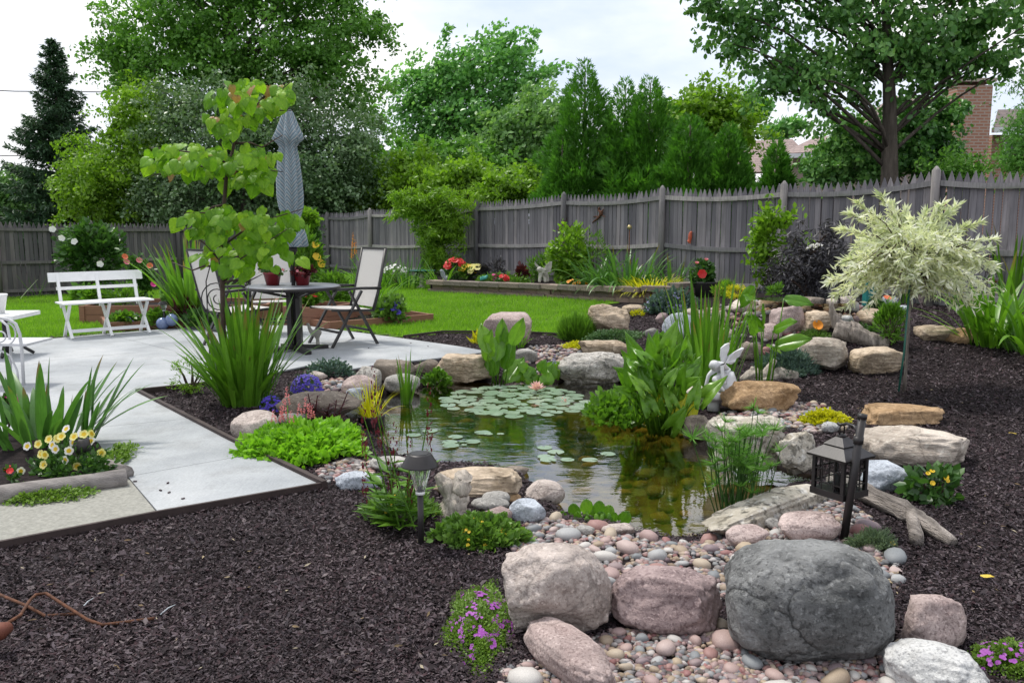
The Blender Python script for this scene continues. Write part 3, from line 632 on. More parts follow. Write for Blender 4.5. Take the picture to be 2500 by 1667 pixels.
# ================================================================ fence, retaining wall
def woodmat(name, c, var=.3):
    m, nt, b, o = newmat(name); v = coords(nt, True, (14, 14, .8)); n = ntex(nt, v, 3, 6, .6); c = np.array(c)
    col = ramp(nt, n, [(.3, c*(1-var)), (.5, c), (.72, c*(1+var*.8))])
    i = nd(nt, 'ShaderNodeObjectInfo'); col = mixc(nt, 1.0, col, ramp(nt, i.outputs['Random'], [(0, (.60, .60, .62)), (.35, (.88, .87, .87)), (.7, (1.05, 1.03, 1.02)), (1, (1.38, 1.32, 1.26))]), 'MULTIPLY')
    v2 = coords(nt, True, (1.3, 1.3, .9)); col = mixc(nt, ramp(nt, ntex(nt, v2, 2.2, 5, .65), [(.5, 0), (.68, .55)]), col, c*.55)
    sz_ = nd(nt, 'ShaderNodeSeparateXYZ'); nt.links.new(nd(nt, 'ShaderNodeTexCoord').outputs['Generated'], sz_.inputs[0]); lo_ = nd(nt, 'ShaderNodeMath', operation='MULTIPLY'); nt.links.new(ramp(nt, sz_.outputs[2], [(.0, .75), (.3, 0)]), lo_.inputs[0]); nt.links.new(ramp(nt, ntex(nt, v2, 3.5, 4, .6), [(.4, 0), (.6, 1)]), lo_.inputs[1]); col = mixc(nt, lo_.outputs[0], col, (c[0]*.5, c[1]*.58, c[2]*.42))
    kn = nd(nt, 'ShaderNodeTexVoronoi'); kn.inputs['Scale'].default_value = 5.5; nt.links.new(coords(nt, True, (1, 1, .5)), kn.inputs['Vector'])
    col = mixc(nt, ramp(nt, kn.outputs['Distance'], [(.03, .8), (.075, 0)]), col, c*.3)
    nt.links.new(col, b.inputs['Base Color']); b.inputs['Roughness'].default_value = .88; b.inputs['Specular IOR Level'].default_value = .15
    bump(nt, b, n, .5, .006); return m
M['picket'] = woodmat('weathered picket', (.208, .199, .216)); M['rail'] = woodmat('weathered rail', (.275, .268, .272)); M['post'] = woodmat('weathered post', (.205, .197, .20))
M['picket_d'] = woodmat('shaded old picket', (.125, .118, .124)); M['rail_d'] = woodmat('shaded old rail', (.16, .15, .15))  # left fence: darker copies of picket and rail, shade put into their colour
def picket_mesh(mat, w, seed):
    r = random.Random(seed); t = .018; hw = w/2*.93; s = r.uniform(-.006, .006)
    return MB().add([(-hw, 0, 0), (hw, 0, 0), (hw, 0, .93), (s, 0, 1), (-hw, 0, .93), (-hw, t, 0), (hw, t, 0), (hw, t, .93), (s, t, 1), (-hw, t, .93)],
      [(0, 1, 2, 3, 4), (9, 8, 7, 6, 5), (0, 5, 6, 1), (1, 6, 7, 2), (2, 7, 8, 3), (3, 8, 9, 4), (4, 9, 5, 0)]).mesh('picket', mat)
def fence(label, posts, tops, mp_, mr, mpo, rails, w=.105, sag=.05):
    """posts: list of (x,y); tops: z of the picket tips there"""
    t = thing('wooden_fence', label, 'fence', (posts[0][0], posts[0][1], H1(*posts[0]))); b0 = Vector(t.location)
    pms = [picket_mesh(mp_, w, i) for i in range(5)]; r = random.Random(3)
    for i, p in enumerate(posts):
        pz = H1(*p); top = tops[i]+r.uniform(.02, .07)
        q = np.array(p)-FNl(posts)*.07
        m = MB().tube([(q[0]-b0.x, q[1]-b0.y, pz-b0.z-.05), (q[0]-b0.x, q[1]-b0.y, top-b0.z-.06), (q[0]-b0.x, q[1]-b0.y, top-b0.z)], [.062, .058, .012], 10)
        m.build('post', mpo, t, True)
        if i == len(posts)-1: break
        a, b = np.array(p), np.array(posts[i+1]); L = np.linalg.norm(b-a); d = (b-a)/L; ang = math.atan2(d[1], d[0]); sg = r.uniform(.4, 1.3)*sag
        nseg = 6
        for rf in rails:
            pts = []
            for k in range(nseg+1):
                f = k/nseg; xy = a+d*L*f-FNl(posts)*.03; zt = tops[i]*(1-f)+tops[i+1]*f-sg*math.sin(math.pi*f)
                zb = H1(*(a+d*L*f)); pts.append(Vector((xy[0]-b0.x, xy[1]-b0.y, zt-b0.z-(1-rf)*1.80)))
            mb = MB()
            for p0, p1 in zip(pts[:-1], pts[1:]): mb.bar(p0, p1, .05, .075)
            mb.build('rail', mr, t)
        k = int(L/w)
        for j in range(k):
            f = (j+.5)/k; xy = a+d*L*f; zt = tops[i]*(1-f)+tops[i+1]*f-sg*math.sin(math.pi*f)+r.uniform(-.012, .012); zb = max(H1(*xy)-.02, zt-1.84)
            o = put('picket', r.choice(pms), t, (xy[0]-b0.x, xy[1]-b0.y, zb-b0.z), (r.uniform(-.006, .006), r.uniform(-.009, .009), ang+r.uniform(-.03, .03)), (r.uniform(.91, 1.02), r.uniform(.8, 1.5), zt-zb))
FLIP = True
def onfence(u, A=FA, B=FB):
    k = (u-CX)/F_PX*math.cos(0); k = (u-CX)/(F_PX*math.cos(PITCH)+0)   # column ratio x/y near the horizon
    d = B-A; t = (k*A[1]-A[0])/(d[0]-k*d[1]); return A+d*t, t
ucols = [772, 812, 915, 1040, 1170, 1380, 1615, 1905, 2265]
vtops = [520, 519, 511, 502, 492, 474, 458, 447, 414]
posts, tops = [], []
for u, v in zip(ucols, vtops):
    p, t = onfence(u); posts.append(tuple(p)); tops.append(float(aty(u, v, p[1])[2]))
p, t = onfence(2640); posts.append(tuple(p)); tops.append(2.16)
p, t = onfence(3050); posts.append(tuple(p)); tops.append(2.16)
def FNl(ps):
    return FN if ps[0][0] > -7 else FNL
LA, LB = np.array([-14.6, 18.6]), np.array(posts[0])
dl = (LB-LA)/np.linalg.norm(LB-LA); FNL = np.array([-dl[1], dl[0]])
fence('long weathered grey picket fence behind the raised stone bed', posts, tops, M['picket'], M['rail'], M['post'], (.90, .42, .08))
FLIP = True
lp, lt = [], []
for u, v in ((-330, 536), (8, 541), (237, 543), (445, 546), (610, 541)):
    p, t = onfence(u, LA, LB); lp.append(tuple(p)); lt.append(float(aty(u, v, p[1])[2]))
lp.append(tuple(LB+(LB-np.array(lp[-1]))/np.linalg.norm(LB-np.array(lp[-1]))*-.1)); lt.append(tops[0])
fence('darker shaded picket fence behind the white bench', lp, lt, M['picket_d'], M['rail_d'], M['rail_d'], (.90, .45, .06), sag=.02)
# retaining wall of the raised bed
M['block'] = islandmat('wall block', [(.23, .175, .14), (.27, .21, .17), (.20, .16, .14), (.25, .18, .15)], .9, .15, True, 18, .6, .4)
M['capstone'] = islandmat('wall cap stone', [(.22, .18, .15), (.26, .21, .175), (.19, .16, .14)], .9, .15, True, 14, .6, .45)
WP = [G(1052, 713), G(1200, 720), G(1350, 727), G(1500, 735), G(1580, 737), G(1640, 733), G(1690, 722)]
WP = [np.array(p[:2]) for p in WP]
wall = thing('retaining_wall', 'low curved block retaining wall with rounded cap in front of the flower bed', 'wall', (WP[0][0], WP[0][1], 0)); b0 = np.array(wall.location)
wz = .06; bh, ch = .13, .085
def along(ps, step):
    out = []; seg = [np.linalg.norm(b-a) for a, b in zip(ps[:-1], ps[1:])]; tot = sum(seg); k = int(tot/step)
    for j in range(k):
        s = (j+.5)*tot/k
        for a, b, l in zip(ps[:-1], ps[1:], seg):
            if s <= l: out.append((a+(b-a)*s/l, math.atan2(*(b-a)[::-1]), tot/k)); break
            s -= l
    return out
blk = MB().box((0, 0, .5), (1, .2, 1)).mesh('block', M['block'], bevel=.012); cap = MB().box((0, -.01, .5), (1, .27, 1)).mesh('cap_stone', M['capstone'], bevel=.02)
for xy, an, l in along(WP, .30):
    z = H1(*xy)-.03
    for row in range(2): put('block', blk, wall, (xy[0]-b0[0]+(row % 2)*.1, xy[1]-b0[1]+random.uniform(-.006, .006), z+row*bh*.75), (0, 0, an), (l*.985, 1, bh*.74))
for xy, an, l in along(WP, .46): put('cap_stone', cap, wall, (xy[0]-b0[0], xy[1]-b0[1], H1(*xy)-.03+bh*1.5), (0, 0, an), (l*.99, 1, ch))
BEDZ = .24
bed = [tuple(p) for p in WP]+[tuple(onfence(1700)[0]-FN*.15), tuple(onfence(1380)[0]-FN*.15), tuple(onfence(1050)[0]-FN*.15)]
bz = []
me = MB().prism(bed, .0, BEDZ).build('raised_bed_soil', M['soil']); tag(me, 'dark soil filling the raised bed behind the block wall', kind='structure')

# ================================================================ houses beyond the fence
def brickmat(name, c1, c2, mortar, sc):
    m, nt, b, o = newmat(name); t = nd(nt, 'ShaderNodeTexCoord'); mpn = nd(nt, 'ShaderNodeMapping'); mpn.inputs['Rotation'].default_value = (math.pi/2, 0, 0)
    nt.links.new(t.outputs['Object'], mpn.inputs[0]); br = nd(nt, 'ShaderNodeTexBrick', i_Scale=sc); br.inputs['Color1'].default_value = (*c1, 1); br.inputs['Color2'].default_value = (*c2, 1); br.inputs['Mortar'].default_value = (*mortar, 1)
    br.inputs['Mortar Size'].default_value = .018; br.inputs['Brick Width'].default_value = .24; br.inputs['Row Height'].default_value = .085
    nt.links.new(mpn.outputs[0], br.inputs['Vector']); nt.links.new(br.outputs['Color'], b.inputs['Base Color']); b.inputs['Roughness'].default_value = .9; return m
M['brick'] = brickmat('orange brick', (.40, .20, .13), (.34, .155, .10), (.42, .33, .27), 1.0)
M['shingle'] = brickmat('pinkish shingle roof', (.36, .27, .25), (.31, .23, .21), (.22, .17, .16), 1.0)
M['shingle2'] = brickmat('brown shingle roof', (.17, .13, .12), (.14, .11, .10), (.09, .07, .07), 1.0)
M['siding'] = plain('beige siding', (.40, .33, .28), .8, .06, 3, .05)
M['gutter'] = plain('white gutter', (.72, .74, .75), .4, .04, 5, 0)
M['pane'] = plain('dark window pane', (.03, .035, .04), .08, .2, 2, 0, spec=.6)
def quad3(name, pts, mat, parent, b0, th=.08):
    P = [Vector(p)-b0 for p in pts]; n = (P[1]-P[0]).cross(P[2]-P[0]).normalized()*th; mb = MB(); k = len(P)
    mb.add(P+[p-n for p in P], [tuple(range(k)), tuple(range(k, 2*k))[::-1]]+[(i, (i+1) % k, k+(i+1) % k, k+i) for i in range(k)]); return mb.build(name, mat, parent)
Yh = 34.0
A = lambda u, v, Y=Yh: Vector(aty(u, v, Y))
hb = A(1960, 470); hb.z = 0
h1 = thing('neighbour_house', 'beige house with pink shingle roof and white gutter behind the evergreens', 'house', hb)
quad3('roof', [A(1985, 372, 33), A(2330, 372, 33), A(2300, 240, 37), A(2180, 235, 37)], M['shingle'], h1, hb)
quad3('roof', [A(1800, 420, 36), A(2010, 420, 36), A(1935, 340, 39), A(1800, 345, 39)], M['shingle'], h1, hb)
MB().bar(A(1905, 382, 32.7)-hb, A(2330, 366, 32.7)-hb, .18, .16).build('gutter', M['gutter'], h1)
quad3('roof', [A(1905, 376, 32.9), A(1990, 370, 32.9), A(2060, 330, 36), A(1990, 335, 36)], M['shingle'], h1, hb)
c = (A(1930, 480, 33.6)+A(2330, 480, 33.6))/2-hb
MB().box((c.x, c.y+1, 1.5), (6.2, 1.8, 4.9)).build('wall', M['siding'], h1)
MB().box((c.x-1.6, c.y+.06, 1.9), (1.1, .08, 1.2)).build('window', M['pane'], h1)
rail = MB()
for k in range(12):
    a = A(2085+k*3.2, 410, 30)-hb; rail.bar(a, A(2085+k*3.2, 432, 30)-hb, .03)
rail.bar(A(2080, 410, 30)-hb, A(2125, 410, 30)-hb, .05); rail.build('deck_railing', M['twig'], h1)
Yb = 25.0; hb = A(2400, 470, Yb); hb.z = 0
h2 = thing('brick_house', 'orange brick house with tall chimney and brown roof beyond the fence', 'house', hb)
l, r_ = A(2338, 215, Yb), A(2424, 215, Yb); l2 = A(2424, 205, Yb)
MB().box(((l.x+r_.x)/2-hb.x, .45, 2.65), (r_.x-l.x, .9, 5.3)).build('chimney', M['brick'], h2)
MB().box(((l.x+r_.x)/2-hb.x, .45, A(2380, 196, Yb).z), (r_.x-l.x+.14, 1.04, .10)).build('chimney_cap', M['siding'], h2)
w0, w1 = A(2424, 320, Yb+1), A(2640, 320, Yb+1)
MB().box(((w0.x+w1.x)/2-hb.x, 1.4, 1.9), (w1.x-w0.x, .8, A(2440, 318, Yb+1).z+.1+.9-.9)).build('wall', M['brick'], h2)
quad3('roof', [A(2424, 316, Yb+.4), A(2700, 306, Yb+.4), A(2700, 262, Yb+4), A(2436, 268, Yb+4)], M['shingle2'], h2, hb)
MB().bar(A(2424, 318, Yb+.35)-hb, A(2700, 308, Yb+.35)-hb, .14, .14).build('gutter', M['gutter'], h2)
wn = A(2462, 365, Yb+.95)-hb; wf = MB().box((wn.x, wn.y, wn.z), (.34, .06, .66)).build('window', M['gutter'], h2)
MB().box((wn.x+.03, wn.y-.04, wn.z+.03), (.24, .03, .54)).build('pane', M['pane'], wf)
# overhead wires
for (a, b) in (((-60, 219), (130, 222)), ((-60, 379), (110, 377))):
    p, q = A(*a, 40), A(*b, 40); m_ = (p+q)/2
    o = MB().tube([p-m_, Vector((0, 0, -.05)), (q+(q-p)*1.5)-m_], .022, 6).build('power_line', M['black'], None, True, loc=m_)
    tag(o, 'thin '+('upper' if a[1] < 300 else 'lower')+' overhead wire crossing the sky to the spruce', 'power line')
# ================================================================ leaf machinery
def tpl(V, T): return np.array(V, float), np.array(T)
DIAM = tpl([(0, 0, 0), (.32, .45, .07), (0, 1, -.03), (-.32, .45, .07)], [(0, 1, 2), (0, 2, 3)])
LANCE = tpl([(0, 0, 0), (.13, .4, .03), (0, 1, -.06), (-.13, .4, .03)], [(0, 1, 2), (0, 2, 3)])
OVAL = tpl([(0, 0, 0), (.26, .22, .05), (.30, .6, .04), (0, 1, -.06), (-.30, .6, .04), (-.26, .22, .05)], [(0, 1, 2), (0, 2, 3), (0, 3, 4), (0, 4, 5)])
SPRAY = tpl([(0, 0, 0), (.10, .5, 0), (0, 1, .05), (-.10, .5, 0), (.34, .72, .06), (-.34, .70, -.04), (.06, .3, 0), (-.06, .3, 0)], [(0, 1, 2), (0, 2, 3), (6, 4, 1), (7, 3, 5)])
NEED = tpl([(-.035, 0, 0), (.035, 0, 0), (0, 1, 0)], [(0, 1, 2)])
PETAL = tpl([(0, 0, 0), (.30, .28, .03), (.50, .68, .06), (.30, .96, .0), (0, 1, -.04), (-.30, .96, .0), (-.50, .68, .06), (-.30, .28, .03)], [(0, 1, 2), (0, 2, 3), (0, 3, 4), (0, 4, 5), (0, 5, 6), (0, 6, 7)])
def nrmz(a): return a/np.maximum(np.linalg.norm(a, axis=-1, keepdims=True), 1e-9)
def scatter(t, pos, yd, nr, size):
    V, T = t; y = nrmz(yd); x = nrmz(np.cross(y, nr)); z = np.cross(x, y)
    B = np.stack([x, y, z], 1)                    # n,3(axis),3
    W = np.einsum('kj,njd->nkd', V, B)*np.asarray(size).reshape(-1, 1, 1)+pos[:, None]
    n, k = len(pos), len(V)
    return W.reshape(-1, 3), (np.arange(n)[:, None, None]*k+T[None]).reshape(-1, 3)
def join(parts):
    Vs, Ts, k = [], [], 0
    for V, T in parts: Vs.append(V); Ts.append(T+k); k += len(V)
    return np.concatenate(Vs), np.concatenate(Ts)
def rdir(n, up=0.0):
    d = rng.normal(size=(n, 3)); d = nrmz(d); d[:, 2] += up; return nrmz(d)
def inball(n, lo=.0): return nrmz(rng.normal(size=(n, 3)))*(lo**3+(1-lo**3)*rng.random((n, 1)))**(1/3)
# leaf colours
M['lf_dark'] = leafmat('deep green leaves', [(0.0648, 0.1688, 0.0312), (0.126, 0.3187, 0.0546), (0.234, 0.525, 0.0857)], .32, .45, nscale=.35)
M['lf_mid'] = leafmat('mid green leaves', [(0.0715, 0.1755, 0.0286), (0.13, 0.3055, 0.0468), (0.234, 0.468, 0.078)], .38, .45, nscale=.4)
M['lf_lime'] = leafmat('yellow green leaves', [(0.0878, 0.1755, 0.0135), (0.1755, 0.3375, 0.0243), (0.297, 0.486, 0.0473)], .42, .45, nscale=.6)
M['lf_silver'] = leafmat('silvery green leaves', [(0.0624, 0.126, 0.048), (0.126, 0.222, 0.09), (0.288, 0.384, 0.24)], .25, .38, nscale=.5)
M['lf_cotton'] = leafmat('cottonwood leaves', [(0.0698, 0.1979, 0.0466), (0.1513, 0.3726, 0.0931), (0.3494, 0.6288, 0.2329)], .38, .32, nscale=.4)
M['lf_poplar'] = leafmat('poplar leaves', [(0.0574, 0.1633, 0.0448), (0.122, 0.2923, 0.0747), (0.2691, 0.4986, 0.1271)], .30, .34, nscale=.5)
M['lf_pale'] = leafmat('pale green leaves', [(0.0875, 0.2, 0.0562), (0.175, 0.3375, 0.1), (0.3, 0.475, 0.175)], .38, .4, nscale=.5)
M['lf_arbor'] = leafmat('arborvitae sprays', [(0.0353, 0.1228, 0.0145), (0.0794, 0.2353, 0.0242), (0.1502, 0.3683, 0.0484)], .3, .5, nscale=.8)
M['lf_spruce'] = leafmat('spruce needles', [(0.0204, 0.056, 0.0256), (0.0458, 0.1072, 0.0458), (0.0893, 0.1657, 0.0766)], .15, .5, nscale=.6)
M['lf_elder'] = leafmat('black elder leaves', [(0.0225, 0.0206, 0.0244), (0.0562, 0.0525, 0.0619), (0.1219, 0.1162, 0.1313)], .15, .4, nscale=3)
M['lf_willow'] = leafmat('variegated willow leaves', [(.34, .42, .22), (.64, .67, .52), (.84, .83, .77), (.72, .72, .46)], .35, .5, nscale=3)
M['lf_blue'] = leafmat('blue green foliage', [(.055, .105, .085), (.10, .17, .14), (.17, .25, .20)], .2, .5, nscale=4)
M['lf_garden'] = leafmat('garden leaves', [(0.0562, 0.1375, 0.015), (0.1063, 0.2375, 0.0225), (0.1875, 0.3625, 0.04)], .38, .4, nscale=4)
M['lf_gdark'] = leafmat('dark garden leaves', [(0.0243, 0.0675, 0.0162), (0.0513, 0.1283, 0.027), (0.0945, 0.2025, 0.0405)], .3, .36, nscale=4)
M['lf_bright'] = leafmat('bright lance leaves', [(0.1122, 0.264, 0.0132), (0.2046, 0.4356, 0.0264), (0.3168, 0.5808, 0.0594)], .4, .4, nscale=4)
M['lf_yellow'] = leafmat('golden foliage', [(.34, .36, .012), (.56, .54, .018), (.72, .66, .04)], .4, .45, nscale=4)
M['lf_sedum'] = leafmat('sedum leaves', [(0.0633, 0.138, 0.023), (0.115, 0.23, 0.0368), (0.1955, 0.3335, 0.0633)], .3, .4, nscale=5)
M['lf_thyme'] = leafmat('thyme leaves', [(0.077, 0.154, 0.0198), (0.143, 0.253, 0.033), (0.231, 0.352, 0.066)], .3, .5, nscale=5)
M['lf_greythyme'] = leafmat('grey green thyme leaves', [(.085, .14, .075), (.15, .215, .12), (.22, .29, .17)], .25, .6, nscale=5)
M['lf_mat'] = leafmat('dense green mat', [(.055, .115, .045), (.085, .165, .065), (.125, .21, .09)], .25, .6, nscale=5)
M['lf_maroon'] = leafmat('maroon leaves', [(.035, .008, .012), (.075, .016, .020), (.13, .03, .035)], .3, .35, nscale=5)
M['iris'] = leafmat('iris blades', [(0.0715, 0.182, 0.0156), (0.1235, 0.286, 0.0234), (0.195, 0.403, 0.039)], .38, .36, obj=True, dry=True, nscale=2)
M['iris_d'] = leafmat('blue green iris blades', [(0.0473, 0.135, 0.0297), (0.081, 0.2025, 0.0405), (0.1215, 0.27, 0.054)], .33, .36, obj=True, dry=True, nscale=2)
M['redbud'] = leafmat('redbud leaves', [(0.09, 0.23, 0.012), (0.15, 0.33, 0.016), (0.24, 0.44, 0.022), (0.32, 0.5, 0.035)], .45, .5, obj=True, nscale=3)
M['redbud_r'] = leafmat('young redbud leaves', [(.30, .24, .05), (.36, .20, .08), (.28, .34, .05)], .42, .4, obj=True, nscale=3)
M['broad'] = leafmat('broad water plant leaves', [(0.078, 0.204, 0.018), (0.132, 0.3, 0.0264), (0.216, 0.408, 0.048)], .4, .28, obj=True, nscale=3)
M['pad'] = leafmat('lily pads', [(0.176, 0.264, 0.1815), (0.231, 0.33, 0.231), (0.308, 0.396, 0.297)], .1, .25, obj=True, nscale=5, spec=.6)
def flat(name, c, trans=.25, rough=.5): return leafmat(name, [tuple(x*.75 for x in c), c], trans, rough, nscale=8)
M['f_white'] = flat('white petals', (.82, .80, .82)); M['f_yellow'] = flat('yellow petals', (.80, .55, .03)); M['f_cream'] = flat('cream yellow petals', (.85, .78, .30)); M['f_red'] = flat('red petals', (.70, .03, .03))
M['f_pink'] = flat('pink petals', (.75, .25, .30)); M['f_coral'] = flat('coral petals', (.80, .22, .10)); M['f_purple'] = flat('purple petals', (.42, .10, .50)); M['f_blue'] = flat('blue petals', (.10, .06, .55))
M['f_orange'] = flat('orange petals', (.85, .32, .02)); M['f_magenta'] = flat('magenta petals', (.70, .05, .30)); M['f_lily'] = flat('pale pink water lily petals', (.88, .56, .58)); M['f_wine'] = flat('wine red florets', (.16, .018, .035)); M['f_lilac'] = flat('lilac florets', (.30, .28, .55))

# ================================================================ trees
def limb(mb, a, b, r0, r1, bend=.12, n=5, seg=6):
    a, b = Vector(a), Vector(b); L = (b-a).length; off = Vector(tuple(rng.normal(0, bend*L*.35, 3)))+Vector((0, 0, bend*L*.6)); pts, rr = [], []
    for k in range(n+1):
        t = k/n; pts.append(a.lerp(b, t)+off*math.sin(math.pi*t)); rr.append(r0+(r1-r0)*t)
    mb.tube(pts, rr, seg); return pts
def crown_pts(blobs, Y, n, shell=.45, clumps=60, spread=.30, wind=None, gap=1.6, lenf=1.0):
    """blobs: (u,v,ru,rv[,dY]) -> leaf centres, outward directions, spray centres; leaves sit on many short sprays"""
    P, O, C = [], [], []; vol = np.array([b[2]*b[3] for b in blobs], float); vol /= vol.sum()
    for b, w in zip(blobs, vol):
        dY = b[4] if len(b) > 4 else 0; yy = Y+dY; c = aty(b[0], b[1], yy); s = yy/F_PX; rad = np.array([b[2]*s, min(b[2], b[3]*1.1)*s, b[3]*s])
        k = max(int(clumps*gap*w), 5); cc = inball(k, shell)*rng.uniform(.7, 1.2, (k, 1)); L = (.026*Y*rng.uniform(.5, 1.5, k)+.06)*lenf
        d = nrmz(nrmz(cc*rad)+rng.normal(0, .45, (k, 3))+np.array([0, 0, .15]) if wind is None else np.array(wind)*1.3+rng.normal(0, .35, (k, 3)))
        m = int(n*w); idx = rng.integers(0, k, m); t = rng.uniform(-.9, 1, m)
        q = cc[idx]*rad+d[idx]*(t*L[idx])[:, None]+rng.normal(0, 1, (m, 3))*(L[idx]*.20*(1.25-.7*t))[:, None]*np.array([1, 1, .6])-np.array([0, 0, 1.])*(L[idx]*.22*t*t)[:, None]
        P.append(c+q); O.append(nrmz(q)); C.append(c+cc*rad)
    return np.concatenate(P), np.concatenate(O), np.concatenate(C)
def tree(name, label, Y, blobs, n, size, mat, trunk, r0, clumps=60, spread=.28, wind=None, t=DIAM, up=.1, group=None, shell=.45, limbs=26, cat='tree', droop=0.0, bark='bark', gap=1.6, lenf=1.0):
    base = aty(*trunk[0], Y); base = np.array([base[0], base[1], H1(base[0], base[1]) if Y < 40 else 0.0])
    T_ = thing(name, label, cat, tuple(base), group=group)
    P, O, C = crown_pts(blobs, Y, n, shell, clumps, spread, wind, gap, lenf)
    P = P-base; C = C-base
    nr = nrmz(O*.6+rdir(len(P))*.8+np.array([0, 0, up+.2])); yd = rdir(len(P))+np.array([0, 0, -droop])+(np.array(wind)*1.1 if wind is not None else 0)
    V, T = scatter(t, P, yd, nr, size*rng.uniform(.6, 1.35, len(P)))
    put('crown', mesh_np('crown', V, T, M[mat]), T_, kind='stuff')
    mb = MB(); tp = [Vector((0, 0, -.1))]+[Vector(aty(u, v, Y)-base) for u, v in trunk[1:]]
    rr = [r0*(1-.72*i/max(len(tp)-1, 1)) for i in range(len(tp))]; rr[0] *= 1.25
    fine, fr = [], []
    for i in range(len(tp)-1):
        for k in range(4): fine.append(tp[i].lerp(tp[i+1], k/4)); fr.append(rr[i]+(rr[i+1]-rr[i])*k/4)
    fine.append(tp[-1]); fr.append(rr[-1]); mb.tube(fine, fr, 10)
    order = rng.permutation(len(C))[:limbs]; half = len(fine)//4
    for i in order:
        c = Vector(C[i]); js = [j for j in range(half, len(fine)) if fine[j].z < c.z-.1*abs(c.z)] or [half]
        js = [q for q in js if c.z-fine[q].z > .62*((fine[q]-c).xy.length)]
        if not js: continue
        j = max(js); limb(mb, fine[j], c, max(fr[j]*.28, .010), .010)
    mb.build('trunk', M[bark], T_, True); return T_
tree('tall_shade_tree', 'huge spreading green tree rising above the spruce and silver tree', 33, [(620,60,250,150),(430,100,170,110),(330,170,110,70),(800,120,130,130),(880,60,60,80),(300,70,70,40),(700,-90,260,120),(880,240,70,90),(560,190,190,80),(400,-60,90,70),(255,120,40,30),(600,-300,300,140)],
     64000, .165, 'lf_mid', [(600,560),(595,330),(560,100),(560,-60)], .42, 300, .16, shell=.25, limbs=80, gap=1.45)
tree('shade_tree', 'bright yellow green tree between the spruce and silver leaved tree', 30, [(290,400,110,90),(230,460,80,70),(360,330,80,70),(420,420,90,90),(300,505,120,45),(330,250,60,60)],
     34000, .135, 'lf_lime', [(330,560),(330,450),(320,330)], .18, 160, .16, droop=.4, limbs=30)
tree('silver_tree', 'dark silvery leaved tree behind the redbud and closed umbrella', 28.5, [(560,330,170,110),(440,280,90,60),(700,400,170,110),(560,460,180,90),(820,430,110,90),(720,260,110,60),(880,340,60,70),(400,480,90,60),(620,520,300,45)],
     56000, .125, 'lf_silver', [(600,570),(600,430),(580,300)], .25, 300, .15, droop=.3, limbs=40)
tree('shade_tree', 'dark green tree filling the corner above the fence', 31, [(640,480,230,70),(780,480,120,70),(480,500,140,60),(890,440,50,60)],
     26000, .17, 'lf_dark', [(700,570),(700,480)], .25, 140, .18, limbs=16)
WIND = nrmz(np.array([[.78, 0, .55]]))[0]
tree('cottonwood', 'windswept cottonwood with pale leaf undersides against the white sky', 44, [(1090,190,70,80),(1180,160,90,70),(1250,150,60,60),(1290,190,50,60),(1110,300,110,90),(1040,260,60,90),(1190,270,80,80),(990,220,40,60),(1000,330,50,60),(1235,250,45,50)],
     16000, .235, 'lf_cotton', [(1165,560),(1150,380),(1120,250),(1110,160)], .26, 220, .15, WIND, limbs=60, gap=.62, lenf=1.0, shell=.2)
tree('cottonwood', 'pale green cottonwood lower and right of the windswept one', 40, [(1260,330,90,80),(1330,300,60,70),(1200,380,70,60),(1330,390,60,70),(1280,410,90,60)],
     15000, .24, 'lf_pale', [(1270,560),(1280,400),(1290,300)], .2, 140, .16, WIND, limbs=24, gap=1.0, shell=.2)
tree('cottonwood', 'small windswept treetop beyond the light green tree', 46, [(1830,245,28,34),(1855,270,22,26),(1820,300,25,30)], 1500, .25, 'lf_cotton', [(1800,520),(1815,330),(1835,250)], .13, 30, .2, WIND, limbs=10, lenf=.5, shell=.1)
tree('cottonwood', 'small windswept treetop above the pink shingle roof', 52, [(1900,322,45,22),(1930,312,30,16)], 1500, .28, 'lf_cotton', [(1905,520),(1905,330)], .13, 30, .2, WIND, limbs=8, lenf=.45, shell=.1)
for i, (lab, Y, bl, mt, sz) in enumerate((('yellow green bush behind the corner of the fence', 30, [(930,450,60,50),(890,490,40,40)], 'lf_lime', .16), ('leafy lime bush behind the fence left of the climbing shrub', 29, [(1020,430,70,50),(1000,480,70,40)], 'lf_lime', .16),
   ('tall lime green bush behind the climbing shrub', 27, [(1150,440,80,50),(1090,470,60,50)], 'lf_lime', .15), ('pale lime bush beside the first tall evergreen', 25, [(1270,460,75,40),(1220,480,60,35)], 'lf_lime', .13), ('deep green thicket under the windswept cottonwood', 36, [(1050,400,120,60),(1180,420,100,50),(950,410,60,60)], 'lf_mid', .22),
   ('grey green bush beyond the fence behind the spruce foot', 36, [(20,470,55,50),(50,510,50,35),(0,520,60,30)], 'lf_pale', .20))):
    tree('bush', lab, Y, bl, 9000, sz, mt, [(bl[0][0], 570), (bl[0][0], bl[0][1])], .07, 60, .22, limbs=14, cat='bush', lenf=.7)
